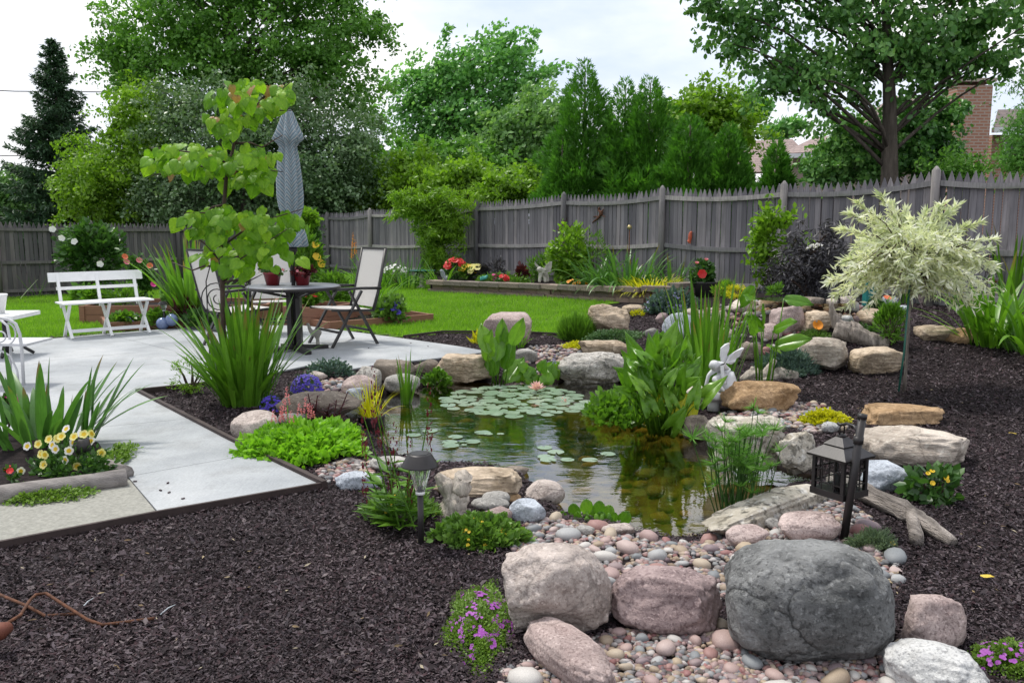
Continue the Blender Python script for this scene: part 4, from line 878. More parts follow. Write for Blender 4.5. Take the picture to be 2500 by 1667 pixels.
def arbor(name, label, Y, u, vtop, vbot, hw, n, mat, lump=1.0):
    base = aty(u, vbot, Y); base[2] = H1(base[0], base[1]); T_ = thing(name, label, 'evergreen', tuple(base)); s = Y/F_PX
    ztop = aty(u, vtop, Y)[2]-base[2]; r = hw*s; t = 1-np.sqrt(rng.random(n))*.998; ph = rng.uniform(0, 2*np.pi, n)
    lob = 1+.20*np.sin(ph*5+t*9)+.15*np.sin(ph*3-t*17+2)+.10*np.sin(t*40+ph*2)*lump
    for _ in range(70):
        tc_, pc_ = rng.uniform(0, .92), rng.uniform(0, 6.28); dp = np.abs((ph-pc_+np.pi) % (2*np.pi)-np.pi); lob = lob+rng.uniform(-.16, .24)*np.exp(-((t-tc_)/.05)**2-(dp/.38)**2)
    rad = r*np.minimum(1, 1.3*np.clip(1-t, 0, 1)**.66)*lob*np.where(rng.random(n) < .62, rng.uniform(.84, 1.06, n), rng.uniform(.25, .9, n))
    P = np.stack([rad*np.cos(ph), rad*np.sin(ph), t*ztop], 1); out = np.stack([np.cos(ph), np.sin(ph), 0*ph], 1)
    yd = out*.7+np.array([0, 0, .9])+rng.normal(0, .35, (n, 3)); nr = np.cross(out, np.array([0, 0, 1.]))*.8+rng.normal(0, .5, (n, 3))+out*.5
    V, T = scatter(SPRAY, P, yd, nr, .26*rng.uniform(.6, 1.3, n)*(1-.4*t)); put('foliage', mesh_np('foliage', V, T, M[mat]), T_, kind='stuff')
    MB().tube([(0, 0, -.1), (0, 0, ztop*.5), (0, 0, ztop*.97)], [.09, .06, .01], 8).build('trunk', M['bark'], T_, True); return T_
arbor('arborvitae', 'tallest pointed arborvitae beside the lime bush', 22.5, 1425, 145, 500, 92, 21000, 'lf_arbor')
arbor('arborvitae', 'arborvitae with thin top right of the tallest one', 22, 1522, 192, 500, 84, 15000, 'lf_arbor')
arbor('arborvitae', 'broad arborvitae with drooping sprays in the middle of the row', 21.5, 1582, 188, 500, 98, 21000, 'lf_arbor')
arbor('arborvitae', 'lower arborvitae leaning against the tallest one', 22, 1372, 325, 500, 52, 9000, 'lf_arbor')
arbor('arborvitae', 'dark arborvitae under the light green tree', 20.5, 1680, 280, 500, 96, 18000, 'lf_arbor')
arbor('arborvitae', 'right end arborvitae of the dense row', 20, 1775, 300, 500, 68, 18000, 'lf_arbor')
arbor('arborvitae', 'small cone shaped arborvitae in front of the pink roof', 19, 1893, 345, 480, 50, 12000, 'lf_arbor')
tree('shade_tree', 'light green feathery tree above the dark arborvitae', 23.5, [(1695,260,55,45),(1760,285,50,40),(1660,300,50,50),(1730,330,70,45),(1785,330,30,35)], 14000, .15, 'lf_lime', [(1710,560),(1710,400),(1705,290)], .14, 90, .18, up=.3, limbs=20)
# spruce
def spruce(label, Y, u, vtop, vbot, hw):
    base = aty(u, vbot, Y); base[2] = -.4; T_ = thing('spruce', label, 'spruce', tuple(base)); s = Y/F_PX; zt = aty(u, vtop, Y)[2]-base[2]; r = hw*s
    parts = []; mb = MB(); mb.tube([(0, 0, 0), (0, 0, zt*.5), (0, 0, zt)], [.2, .12, .01], 8); z = zt*.03
    while z < zt*.985:
        t = z/zt; rr = r*(1-t)**.82*rng.uniform(.75, 1.1)+.05; nb = int(7+6*(1-t))
        for k in range(nb):
            a = rng.uniform(0, 6.28); L = rr*rng.uniform(.7, 1.12); d = np.array([math.cos(a), math.sin(a), 0]); dz = -.25+.5*t
            m = int(26+70*L); q = rng.random(m)**.8; sw = rng.normal(0, .10*L+.02, m)*(1-q*.6)
            P = d*(q*L)[:, None]+np.stack([-d[1]*sw, d[0]*sw, z+dz*q*L*.6+.22*L*q**2+rng.normal(0, .03, m)], 1)
            yd = d*.8+rng.normal(0, .55, (m, 3))+np.array([0, 0, -.15]); parts.append(scatter(LANCE, P, yd, rdir(m, .8), .26*rng.uniform(.7, 1.3, m)*(1-.4*t)))
            mb.tube([(0, 0, z), tuple(d*L*.9+np.array([0, 0, z+dz*L*.6+.15*L]))], [.03, .008], 4)
        z += zt*.022*(1.15-.4*t)
    V, T = join(parts); put('crown', mesh_np('crown', V, T, M['lf_spruce']), T_, kind='stuff'); mb.build('trunk', M['bark'], T_, True)
spruce('dark pointed spruce tree at the edge of the big trees', 34, 162, 92, 600, 165)
# poplar on the right
tree('poplar', 'large poplar with thick trunk and broad dark leaves behind the fence', 16.5, [(1850,60,120,70),(1960,140,110,90),(2080,80,130,110),(2080,180,90,50),(2250,90,150,110),(2370,120,105,60),(2460,60,120,110),(2000,-60,250,90),(2330,-60,240,90),(1760,20,60,45),(1930,190,60,40),(2250,190,80,45),(2475,165,35,25),(1820,110,50,30),(2010,245,50,22),(1640,-300,150,110),(1780,-190,200,100),(2150,-330,380,180)],
     34000, .115, 'lf_poplar', [(2170,620),(2172,420),(2172,250),(2165,100),(2160,-80)], .185, 330, .15, t=OVAL, droop=.7, limbs=60, gap=1.0, lenf=1.0, shell=.2)
tree('leafy_bush', 'dark leafy sapling thicket around the foot of the poplar trunk', 18, [(2065,345,65,55),(2020,410,42,32),(2240,330,100,70),(2275,390,60,50),(2120,400,70,45),(2000,425,30,25),(2260,270,70,35)], 17000, .105, 'lf_poplar', [(2250,620),(2250,430),(2240,340)], .05, 150, .18, t=OVAL, droop=.5, limbs=26, cat='bush', lenf=.7)
tree('leafy_bush', 'light green low bush in front of the brick chimney', 17, [(2360,420,36,12),(2320,420,30,12)], 2600, .08, 'lf_mid', [(2380,620),(2380,410)], .03, 26, .22, limbs=8, cat='bush')
tree('weeping_conifer', 'drooping dark evergreen branch at the end of the brick house', 17, [(2488,350,22,50),(2496,300,18,30),(2500,380,40,30),(2493,210,10,22),(2560,330,70,90)], 6500, .11, 'lf_dark', [(2560,620),(2560,400),(2540,230)], .05, 50, .25, t=SPRAY, droop=1.0, limbs=12)

# ================================================================ garden plant generators
def bush(name, label, cat, bb, n, size, mat, t=OVAL, up=.5, dep=.8, lumps=14, group=None, z=None, shell=.5, stems=5, spread=.26, flowers=None, sq=1.0, stemmat='twig', droop=0, base=None, ht=None):
    """a leafy plant filling a box of photo pixels; flowers: (mat, count, radius)"""
    u0, v0, u1, v1 = bb
    B = (G((u0+u1)/2, v1) if z is None else onz((u0+u1)/2, v1, z)) if base is None else np.array(base); s = pxm(B); Wd, Ht = (u1-u0)/s, (v1-v0)/s
    D = Wd*dep; B = B+np.array([0, D*.35, 0]); gz = B[2] if z is not None or base is not None else H1(B[0], B[1])
    Ht = max(aty((u0+u1)/2, v0, B[1])[2]-gz, .03); B[2] = gz
    if ht is not None:                      # a mat: depth from the photo, height given
        A_ = G((u0+u1)/2, v1) if z is None else onz((u0+u1)/2, v1, z); Z_ = (G((u0+u1)/2, v0+.5*ht*s) if z is None else onz((u0+u1)/2, v0+.5*ht*s, z)); D = max(Z_[1]-A_[1], .08); B = (A_+Z_)/2; gz = float(B[2]) if z is not None else H1(B[0], B[1]); B[2] = gz; Ht = ht
    T_ = thing(name, label, cat, tuple(B), group=group)
    cc = inball(lumps, shell); cc[:, 2] = np.abs(cc[:, 2]) if sq > 1.5 else cc[:, 2]
    rad = np.array([Wd/2*.86, D/2*.86, Ht/2*.9]); cen = np.array([0, 0, Ht/2])
    if sq > 1.5: rad[2] = Ht*.9; cen[2] = 0
    idx = rng.integers(0, lumps, n); q = cc[idx]+rng.normal(0, spread, (n, 3)); ph_ = np.arctan2(q[:, 1], q[:, 0]); zz_ = q[:, 2]; a1, a2, a3 = rng.uniform(0, 6, 3)
    lim = 1.0+.16*np.sin(3*ph_+a1+2*zz_)+.13*np.sin(5*ph_+a2-4*zz_)+.08*np.sin(11*ph_+a3+7*zz_)+rng.normal(0, .05, n); q = q/np.maximum(np.linalg.norm(q, axis=1)/lim, 1)[:, None]
    P = cen+q*rad
    if ht is not None:
        r2 = (q[:, 0]**2+q[:, 1]**2)/lim**2; P[:, 2] = Ht*np.clip(1-r2**2, .08, 1)*rng.uniform(.45, 1.05, n)*(.75+.35*np.sin(9*q[:, 0]+a1)*np.sin(8*q[:, 1]+a2))
    P[:, 2] = np.maximum(P[:, 2], .004)
    yd = nrmz(q*rad)*.8+np.array([0, 0, up-droop])+rng.normal(0, .45, (n, 3)); nr = nrmz(q)*.4+rdir(n, .9)
    V, T = scatter(t, P, yd, nr, size*rng.uniform(.6, 1.3, n)); put('foliage', mesh_np('foliage', V, T, M[mat]), T_, kind='stuff')
    if stems:
        mb = MB()
        for k in range(stems): limb(mb, (rng.normal(0, .02), rng.normal(0, .02), -.01), cen+cc[k % lumps]*rad*.8, .008 if Ht < .6 else .013, .004, .1, 3, 5)
        mb.build('stems', M[stemmat], T_)['kind'] = 'stuff'
    if flowers:
        fm, cnt, fr = flowers[:3]; me = flowermesh(fm, flowers[3] if len(flowers) > 3 else 6)
        for k in range(cnt):
            q = inball(1, .92)[0]; q[2] = abs(q[2])*.9+.12; q[1] = -abs(q[1]) if rng.random() < .75 else q[1]
            if ht is not None:
                c_ = cc[rng.integers(0, max(lumps//2, 3))]; q = np.array([c_[0]+rng.normal(0, .07), c_[1]+rng.normal(0, .07), 0]); r2 = min(q[0]**2+q[1]**2, .95); q[2] = math.sqrt(1-r2)
            p = cen+q*rad*1.06 if sq <= 1.5 else q*rad*1.0
            d = Vector((q[0], q[1]-.5, q[2]+.4)); put('flower', me, T_, tuple(p), d.to_track_quat('Z', 'Y').to_euler(), fr*rng.uniform(.8, 1.2))
    return T_
_fm = {}
def flowermesh(m, k=6, cup=.25):
    key = (m, k, cup)
    if key not in _fm:
        a = np.arange(k)/k*2*np.pi; V, T = scatter(PETAL, np.zeros((k, 3)), np.stack([np.cos(a), np.sin(a), np.full(k, cup)], 1), np.tile([0, 0, 1.], (k, 1)), np.ones(k)*1.0); V[:, :] *= 1.0
        _fm[key] = mesh_np('flower', V, T, M[m])
    return _fm[key]
def spikemesh(m, n=60, r=.22):
    key = ('spike', m, n, r)
    if key not in _fm:
        t = rng.random(n); a = rng.uniform(0, 6.28, n); d = np.stack([np.cos(a), np.sin(a), .5+0*a], 1); P = np.stack([d[:, 0]*r*.5*(1-t*.6), d[:, 1]*r*.5*(1-t*.6), t], 1)
        V, T = scatter(DIAM, P, d, rdir(n), r*.85*(1.1-t*.6)); _fm[key] = mesh_np('flower_spike', V, T, M[m])
    return _fm[key]
def bladeV(lean, curve, w, K=9, fold=.18, prof=None, twist=0):
    """strip leaf of length 1 leaning towards +Y"""
    x = y = z = 0; a = lean; V = []; T = []
    for i in range(K+1):
        t = i/K; ww = w/2*(prof(t) if prof else min(1, .55+t*2.0)*max(1-t**3.2, 0)**.8)+1e-4
        c, s_ = math.cos(a), math.sin(a); tw = twist*t
        V += [(-ww*math.cos(tw), y-fold*ww*c, z+fold*ww*s_+ww*math.sin(tw)*.5), (0, y, z), (ww*math.cos(tw), y-fold*ww*c, z+fold*ww*s_-ww*math.sin(tw)*.5)]
        y += math.sin(a)/K; z += math.cos(a)/K; a += curve/K*(t*1.6+.2)
    V = [(p[0], p[1]+.0, p[2]) for p in V]
    for i in range(K):
        for j in (0, 1): q = i*3+j; T += [(q, q+1, q+4), (q, q+4, q+3)]
    return np.array(V), np.array(T)
_bm = {}
def blademesh(mat, w, lean, curve, K=9):
    key = (mat, w, round(lean, 2), round(curve, 2))
    if key not in _bm:
        V, T = bladeV(lean, curve, w, K, twist=random.uniform(-.5, .5)); _bm[key] = mesh_np('leaf', V, T, M[mat], True)
    return _bm[key]
def clump(name, label, cat, base, n, L, w, mat, lean=(.05, .5), curve=(.1, .8), rad=.1, group=None, fan=None, ind=True, jit=.25, lv=8):
    """sword leaves rising from one crown; ind: each leaf its own part"""
    base = np.array(base, float); T_ = thing(name, label, cat, tuple(base), group=group)
    leans = [lean[0]+(lean[1]-lean[0])*(i/(lv-1)) for i in range(lv)]
    var = [(l, random.uniform(*curve)*(.5+l)) for l in leans for _ in range(2)]
    if ind:
        for i in range(n):
            l, c = random.choice(var); a = random.uniform(0, 6.283) if fan is None else random.choice(fan)+random.gauss(0, .45); rr = rad*math.sqrt(random.random())
            me = blademesh(mat, w, l, c); s = L*random.uniform(1-jit*2, 1+jit*.4)
            put('leaf', me, T_, (rr*math.cos(a)*.9+random.gauss(0, .01), rr*math.sin(a)*.9, -.01), (random.gauss(0, .05), random.gauss(0, .05), a-math.pi/2), (random.uniform(.8, 1.2)*L, s, s))
    else:
        parts = []
        for i in range(n):
            l, c = random.choice(var); a = random.uniform(0, 6.283); rr = rad*math.sqrt(random.random()); V, T = bladeV(l, c, w, 5); s = L*random.uniform(1-jit*2, 1+jit*.4)
            ca, sa = math.cos(a-math.pi/2), math.sin(a-math.pi/2); V = V*np.array([L, s, s]); V = np.stack([V[:, 0]*ca-V[:, 1]*sa, V[:, 0]*sa+V[:, 1]*ca, V[:, 2]], 1)+np.array([rr*math.cos(a), rr*math.sin(a), -.005]); parts.append((V, T))
        V, T = join(parts); put('foliage', mesh_np('foliage', V, T, M[mat], True), T_, kind='stuff')
    return T_
# ================================================================ plants of the near beds
clump('iris_clump', 'large iris clump with tall sword leaves in the bed beside the walk', 'iris', G(598, 985), 140, .90, .058, 'iris', (.02, .58), (.1, .9), .20)
raised = thing('timber_edging', 'weathered grey landscape timbers edging the small flower bed beside the walk', 'edging', tuple(onz(160, 1190, 0))); b0 = Vector(raised.location)
def tim(a, b, za, r=.055):
    p, q = onz(*a, za), onz(*b, za); m = MB(); P = [Vector(p).lerp(Vector(q), k/6)-b0 for k in range(7)]; m.tube(P, [r*(1+.05*math.sin(k*2.3)) for k in range(7)], 10); m.build('timber', M['timber'], raised, True)
tim((-300, 1252), (308, 1168), .055); tim((225, 1128), (306, 1158), .05, .05)
P = poly([(-700,1290),(0,1200),(295,1165),(240,1085),(150,1060),(-500,1050)], .06); MB().prism(P, -.05, .075).build('flower_bed_soil', M['soil']); tag(COL.objects['flower_bed_soil'], 'dark soil of the small timber edged flower bed', kind='structure')
clump('iris_clump', 'broad bladed iris clump in the timber edged bed', 'iris', onz(95, 1075, .075), 44, .56, .10, 'iris_d', (.02, .75), (.0, .6), .30)
clump('iris_clump', 'iris fan with dark blades leaning over the concrete walk', 'iris', onz(190, 1072, .075), 16, .58, .085, 'iris_d', (.1, .95), (.0, .6), .10, fan=[0, .3, 1.2])
t = bush('pansy_plant', 'pansies with white and yellow faces in the timber bed', 'pansies', (60,1075,262,1165), 900, .035, 'lf_gdark', OVAL, .4, .6, 16, z=.075, sq=2, stems=0)
fm1, fm2 = flowermesh('f_white', 5, .15), flowermesh('f_cream', 5, .2); s = pxm(onz(160, 1150, .075)); tb = np.array(t.location)
for u, v in ((162,1047),(150,1065),(141,1070),(181,1066),(205,1060),(225,1058),(223,1076),(120,1072),(94,1084),(67,1089),(136,1096),(110,1110),(100,1108),(107,1134),(168,1100),(160,1122),(156,1112),(180,1080),(248,1105),(189,1088),(128,1086),(188,1138),(50,1150),(132,1142)):
    p = aty(u, v, tb[1]+random.uniform(-.12, .05))-tb; f = put('flower', random.choice((fm1, fm2)), t, tuple(p), (R(68)+random.gauss(0, .2), 0, random.gauss(0, .4)), .025)
    put('flower_eye', flowermesh('f_yellow', 5, .1), f, (0, 0, .06), None, .52)
bush('moneywort', 'lime green creeping moneywort spilling over the timber end', 'groundcover', (225,1075,322,1165), 1500, .022, 'lf_thyme', OVAL, .3, .8, 20, sq=2, stems=0, z=.04, ht=.07)
bush('moneywort', 'strip of creeping moneywort along the foot of the front timber', 'groundcover', (-30,1180,238,1232), 1900, .02, 'lf_thyme', OVAL, .3, .10, 40, sq=2, stems=0, z=.03, ht=.05)
bush('petunia_plant', 'red petunia at the corner of the timber bed', 'flower', (5,1140,40,1180), 60, .03, 'lf_gdark', OVAL, .5, .8, 6, z=.075, flowers=('f_red', 2, .022), stems=0)
bush('zinnia_plant', 'magenta and red flowers behind the iris fan', 'flower', (5,960,45,1040), 160, .05, 'lf_gdark', OVAL, .5, .8, 8, z=.075, flowers=('f_magenta', 4, .04))
bush('azalea_plant', 'small twiggy shrub with reddish leaf tips at the bed corner', 'shrub', (395,872,512,968), 620, .035, 'lf_lime', LANCE, .5, .7, 26, shell=.75, stems=16, spread=.14)
bush('lobelia_plant', 'mound of deep blue lobelia above the flat brown rock', 'lobelia', (698,908,790,965), 1300, .02, 'lf_gdark', LANCE, .5, .8, 24, sq=2, stems=0, flowers=('f_blue', 230, .011, 5))
bush('lobelia_plant', 'low patch of blue lobelia at the iris foot', 'lobelia', (625,962,692,1008), 600, .018, 'lf_gdark', LANCE, .5, .8, 16, sq=2, stems=0, flowers=('f_blue', 80, .011, 5))
bush('sedum_plant', 'grey green sedum along the patio edge', 'sedum', (742,878,864,920), 1300, .028, 'lf_blue', OVAL, .5, .5, 26, sq=2, stems=0)
gc = bush('bright_groundcover', 'wide mound of bright green lance leaves spilling onto the walk', 'groundcover', (556,1022,925,1150), 6400, .05, 'lf_bright', OVAL, .75, .72, 70, sq=2, stems=0, spread=.15, ht=.13)
b_ = np.array(gc.location)
for u, v, h in ((702,945,45),(688,990,40),(695,975,50),(732,985,30),(748,970,40),(757,985,36),(712,1003,30),(669,1002,30),(690,1002,30),(763,990,34)):
    p = aty(u, v+h, b_[1]+.12)-b_; q = aty(u, v, b_[1]+.12)-b_; st = MB().tube([(p[0], p[1], .02), tuple(p)], .003, 5).build('flower_stalk', M['lf_bright'], gc); put('flower_spike', spikemesh('f_pink', 50, .2), st, tuple(p), None, (.09, .09, q[2]-p[2]))
def stalkplant(name, label, cat, tops, base, leafm, leaf, nleaf, spike=None, tm=LANCE, stem=.006, group=None, spread=.03, lo=.1, hi=.95):
    """upright leafy stems; tops in photo pixels over one foot"""
    base = np.array(base); T_ = thing(name, label, cat, tuple(base), group=group)
    for (u, v) in tops:
        top = aty(u, v, base[1]+random.gauss(0, .03))-base; foot = np.array([random.gauss(0, spread)+top[0]*.35, random.gauss(0, spread), -.01]); mid = (foot+top)/2+np.array([random.gauss(0, .012), 0, 0])
        st = MB().tube([tuple(foot), tuple(mid), tuple(top)], [stem, stem*.8, stem*.4], 6).build('stem', M[leafm], T_)
        k = nleaf; tt = rng.uniform(lo, hi, k); a = rng.uniform(0, 6.28, k); P = foot+(top-foot)*tt[:, None]; d = np.stack([np.cos(a), np.sin(a), .35+0*a], 1)
        V, T = scatter(tm, P, d, np.tile([0, 0, 1.], (k, 1)), leaf*(1.15-.6*tt)*rng.uniform(.8, 1.2, k)); lf = put('foliage', mesh_np('foliage', V, T, M[leafm]), st, kind='stuff')
        if spike: put('flower_spike', spikemesh(spike[0], 70, .12), T_, tuple(top-np.array([0, 0, spike[1]*.6])), None, (spike[2], spike[2], spike[1]))
    return T_
stalkplant('red_lobelia', 'dark maroon upright plants at the pond corner', 'red foliage', [(752,960),(775,965),(822,975),(850,955),(790,1000),(765,985),(805,985)], G(800, 1046), 'lf_maroon', .085, 34, stem=.008, spread=.08)
stalkplant('cardinal_flower', 'tall stalks with wine red flower spikes behind the path light', 'flower', [(888,1018),(912,960),(927,1010),(1048,1002),(890,1130),(965,1095),(952,1120),(1000,1130)], G(985, 1285), 'lf_garden', .16, 9, ('f_wine', .34, .13), stem=.005, spread=.05, lo=.05, hi=.5)
bush('sedum_mat', 'soft green sedum mat around the red flower stalks', 'sedum', (865,1200,1095,1292), 3000, .034, 'lf_sedum', LANCE, .6, .7, 60, sq=2, stems=0, spread=.13, flowers=('f_yellow', 20, .008, 5), ht=.10)
bush('sedum_mat', 'fresh green sedum with yellow flowers in front of the path light', 'sedum', (1035,1255,1305,1352), 4200, .034, 'lf_sedum', OVAL, .6, .5, 70, sq=2, stems=0, spread=.12, flowers=('f_yellow', 85, .008, 5), ht=.09)
bush('thyme_patch', 'creeping thyme with purple flowers beside the beige boulder', 'thyme', (1062,1398,1288,1672), 12500, .011, 'lf_thyme', OVAL, .5, 1.5, 90, sq=2, stems=0, spread=.11, flowers=('f_purple', 250, .0065, 5), ht=.035)
bush('thyme_patch', 'creeping thyme with purple flowers beside the white speckled boulder', 'thyme', (2345,1545,2640,1690), 8000, .011, 'lf_thyme', OVAL, .5, .8, 70, sq=2, stems=0, spread=.11, flowers=('f_purple', 150, .0075, 5), ht=.06)
bush('thyme_cushion', 'grey green thyme cushion beside the dark boulder and log', 'thyme', (2068,1290,2212,1348), 3600, .016, 'lf_greythyme', LANCE, .5, .7, 40, sq=2, stems=0, spread=.14)
bush('lime_sedum', 'lime yellow sedum patch behind the lantern', 'sedum', (1952,1000,2098,1040), 2600, .022, 'lf_yellow', OVAL, .6, .5, 40, sq=2, stems=0, spread=.14)
bush('thyme_mat', 'smooth grey green thyme mat over the rocks at the lawn edge', 'thyme', (1425,802,1612,838), 5200, .022, 'lf_mat', OVAL, .4, .6, 60, sq=2, stems=0, spread=.13)
t = bush('lantana_plant', 'glossy dark leaved plant with yellow flowers on the mulch', 'flower', (2225,1145,2365,1236), 230, .062, 'lf_gdark', OVAL, .4, .7, 12, stems=7, flowers=('f_yellow', 6, .014, 8))
bush('prostrate_spruce', 'low blue green spruce beside the driftwood', 'conifer', (1845,852,2012,922), 5200, .05, 'lf_blue', LANCE, .6, .6, 40, sq=2, stems=4, spread=.15)
bush('green_shrub', 'fine leaved green shrub beside the willow stake', 'shrub', (2140,745,2218,848), 900, .07, 'lf_garden', LANCE, .9, .8, 18, stems=9)
bush('creeping_juniper', 'dark green creeping plant behind the driftwood log', 'groundcover', (2075,790,2150,818), 900, .03, 'lf_gdark', LANCE, .5, .8, 14, sq=2, stems=0)
bush('creeping_juniper', 'creeping green plant on the pale angular rock', 'groundcover', (1955,803,2042,830), 900, .03, 'lf_sedum', LANCE, .5, .6, 16, sq=2, stems=0)
stalkplant('orange_poppy', 'single orange flower beside the yellowish rock', 'flower', [(1993,800)], G(1993, 820), 'lf_gdark', .03, 6); put('bloom', flowermesh('f_orange', 7, .5), COL.objects['orange_poppy'], tuple(aty(1995, 795, COL.objects['orange_poppy'].location.y)-np.array(COL.objects['orange_poppy'].location)), (R(60), 0, 0), .06)
stalkplant('orange_daisy', 'orange daisy standing among the berm stones', 'flower', [(2167,730)], G(2166, 760), 'lf_gdark', .05, 10); o_ = COL.objects['orange_daisy']; put('bloom', flowermesh('f_coral', 9, .3), o_, tuple(aty(2167, 728, o_.location.y)-np.array(o_.location)), (R(25), 0, 0), .055)
bush('berm_bush', 'small dark leafy plant behind the berm stones', 'plant', (2125,735,2165,768), 260, .06, 'lf_gdark', OVAL, .5, .8, 10, stems=3)
bush('hosta_plant', 'small yellow variegated hosta at the foot of the pink boulder', 'hosta', (1148,815,1184,842), 60, .11, 'lf_yellow', LANCE, 1.2, .8, 6, sq=2, stems=0)
clump('grass_tuft', 'grass tuft growing in front of the pink boulder', 'grass', G(1268, 850), 22, .38, .03, 'iris', (.1, .7), (.5, 1.6), .05)
bush('fine_grass', 'fine soft green grass mound at the lawn edge', 'grass', (1370,785,1448,832), 3200, .16, 'lf_garden', NEED, 1.5, .8, 20, sq=2, stems=0)
bush('lime_moss', 'lime green sedum strip beside the small pebbles', 'sedum', (1372,833,1452,852), 900, .025, 'lf_yellow', OVAL, .4, .6, 16, sq=2, stems=0)
bush('lime_moss', 'small lime tuft behind the layered tan boulder', 'sedum', (1540,757,1578,772), 260, .03, 'lf_yellow', OVAL, .4, .6, 8, sq=2, stems=0)
# ---- pond plants
pot = thing('plant_pot', 'black plastic pot standing in the pond edge', 'pot', tuple(onz(907, 1036, WL)))
MB().lathe([(.085, -.12), (.105, .06), (.108, .075), (.098, .075), (.095, .05), (0, .05)], 20).build('pot_body', M['black'], pot, True)
clump('golden_sedge', 'golden yellow sedge growing out of the black pond pot', 'sedge', np.array(pot.location)+np.array([0, 0, .05]), 75, .33, .03, 'lf_yellow', (.05, .9), (.3, 1.0), .06)
clump('sweet_flag', 'white striped sweet flag standing in the water', 'sweet flag', onz(992, 985, WL), 26, .46, .035, 'iris', (.0, .3), (.0, .6), .05)
for o in list(COL.objects['sweet_flag'].children): pass
bush('watercress', 'low round leaved cress floating at the far pond edge', 'water plant', (1022,905,1102,948), 260, .055, 'lf_garden', OVAL, .4, .6, 12, sq=2, stems=0, z=WL)
def broadmesh(kind):
    key = ('broad', kind)
    if key not in _fm:
        if kind == 'arrow': out = [(0, 0), (.10, -.10), (.26, -.34), (.27, .0), (.24, .28), (.13, .62), (0, .95)]
        elif kind == 'heart': out = [(0, 0), (.14, -.10), (.36, -.06), (.50, .16), (.46, .42), (.27, .70), (0, .98)]
        elif kind == 'round': out = [(0, 0), (.20, -.02), (.42, .18), (.48, .45), (.38, .75), (.18, .93), (0, .98)]
        else: out = [(0, 0), (.12, .05), (.24, .25), (.26, .5), (.18, .78), (.07, .94), (0, 1.04)]
        V, T = [], []
        for i, (x, y) in enumerate(out):
            dz = -.16*y*y*.8
            V += [(0, max(y, 0) if i else 0, dz), (x*.55, y, dz+.05), (x, y, dz+.02+.04*math.sin(i*2))] if i else [(0, 0, 0)]*3
        for i in range(len(out)-1):
            for j in (0, 1):
                a = i*3+j; T += [(a, a+1, a+4), (a, a+4, a+3)]
        V = np.array(V, float); T = np.array(T); k = len(V); V2 = V*np.array([-1, 1, 1]); V = np.concatenate([V, V2]); T = np.concatenate([T, T[:, ::-1]+k])
        _fm[key] = (V, T)
    return _fm[key]
_bl = {}
def bleaf(kind, mat):
    if (kind, mat) not in _bl: V, T = broadmesh(kind); _bl[(kind, mat)] = mesh_np('leaf', V, T, M[mat], True)
    return _bl[(kind, mat)]
def leafrot(yd, nr):
    y = Vector(yd).normalized(); x = y.cross(Vector(nr)); x = x.normalized() if x.length > 1e-4 else y.orthogonal().normalized(); z = x.cross(y)
    return Matrix((x, y, z)).transposed().to_euler()
def broadplant(name, label, cat, base, leaves, kind, mat, size, stem=.006, dy=.15, upright=.7):
    """leaves: photo pixels of blade centres"""
    base = np.array(base); T_ = thing(name, label, cat, tuple(base))
    for (u, v) in leaves:
        c = aty(u, v, base[1]+random.uniform(-dy, dy))-base; foot = np.array([c[0]*.25+random.gauss(0, .02), c[1]*.3, -.02]); sz = size*random.uniform(.75, 1.2)
        d = Vector((c[0]*1.2+random.gauss(0, .2), random.gauss(-.15, .35), upright+random.gauss(0, .2))).normalized(); p0 = Vector(c)-d*sz*.45
        lf = put('leaf', bleaf(kind, mat), T_, tuple(p0), leafrot(d, (random.gauss(0, .3), -.8, .6)), sz)
        L = Vector(tuple(foot)); m_ = L.lerp(p0, .6)+Vector((0, 0, .06*abs(c[0]))); MB().tube([L, m_, p0], [stem, stem*.8, stem*.5], 5).build('stalk', M['broad'], T_, True)
    return T_
broadplant('arrowhead_plant', 'broad leaved arrowhead plant at the far shore beside the lilies', 'water plant', onz(1215, 938, WL), [(1185,830),(1215,850),(1262,815),(1240,870),(1200,872),(1225,815),(1255,905),(1205,895),(1190,850),(1235,845)], 'oval', 'broad', .30, dy=.1)
broadplant('pickerel_plant', 'leaning pickerel plant with a purple flower beside the speckled rock', 'water plant', onz(1310, 938, WL), [(1275,895),(1290,905),(1345,905),(1360,912),(1325,893),(1300,920),(1270,912),(1352,895),(1335,920)], 'heart', 'broad', .13, dy=.1)
o_ = COL.objects['pickerel_plant']; put('flower_spike', spikemesh('f_lilac', 50, .25), o_, tuple(aty(1353, 890, o_.location.y)-np.array(o_.location)), None, (.08, .08, .10))
random.seed(21)
lv = [(1535,905),(1560,860),(1590,850),(1620,880),(1650,870),(1680,890),(1540,880),(1580,900),(1610,920),(1640,840),(1665,915),(1600,935),(1560,935),(1630,960),(1660,950),(1575,965),(1690,930),(1625,820),(1590,880),(1645,910),(1520,920),(1700,950),(1615,985),(1585,1000),(1650,985),(1555,985),(1600,830),(1670,850),(1540,945),(1570,920),(1635,1000),(1660,1015)]
broadplant('arrowhead_plant', 'big arrowhead clump with large upright leaves in the middle of the pond edge', 'water plant', onz(1615, 1055, WL), lv+[(u+random.gauss(0, 22), v+random.gauss(0, 18)) for u, v in lv], 'arrow', 'broad', .21, dy=.22, upright=.55)
broadplant('yellowed_leaves', 'yellowing arrowhead leaves drooping over the brown rock', 'water plant', onz(1640, 1052, WL), [(1640,1010),(1585,1000),(1690,1008),(1655,1030),(1605,985)], 'arrow', 'lf_yellow', .22, dy=.1, upright=-.5)
bush('bogbean', 'low bright green water plants in front of the arrowhead clump', 'water plant', (1418,958,1590,1056), 1400, .058, 'lf_garden', OVAL, .5, .6, 44, sq=2, stems=0, z=WL, ht=.17)
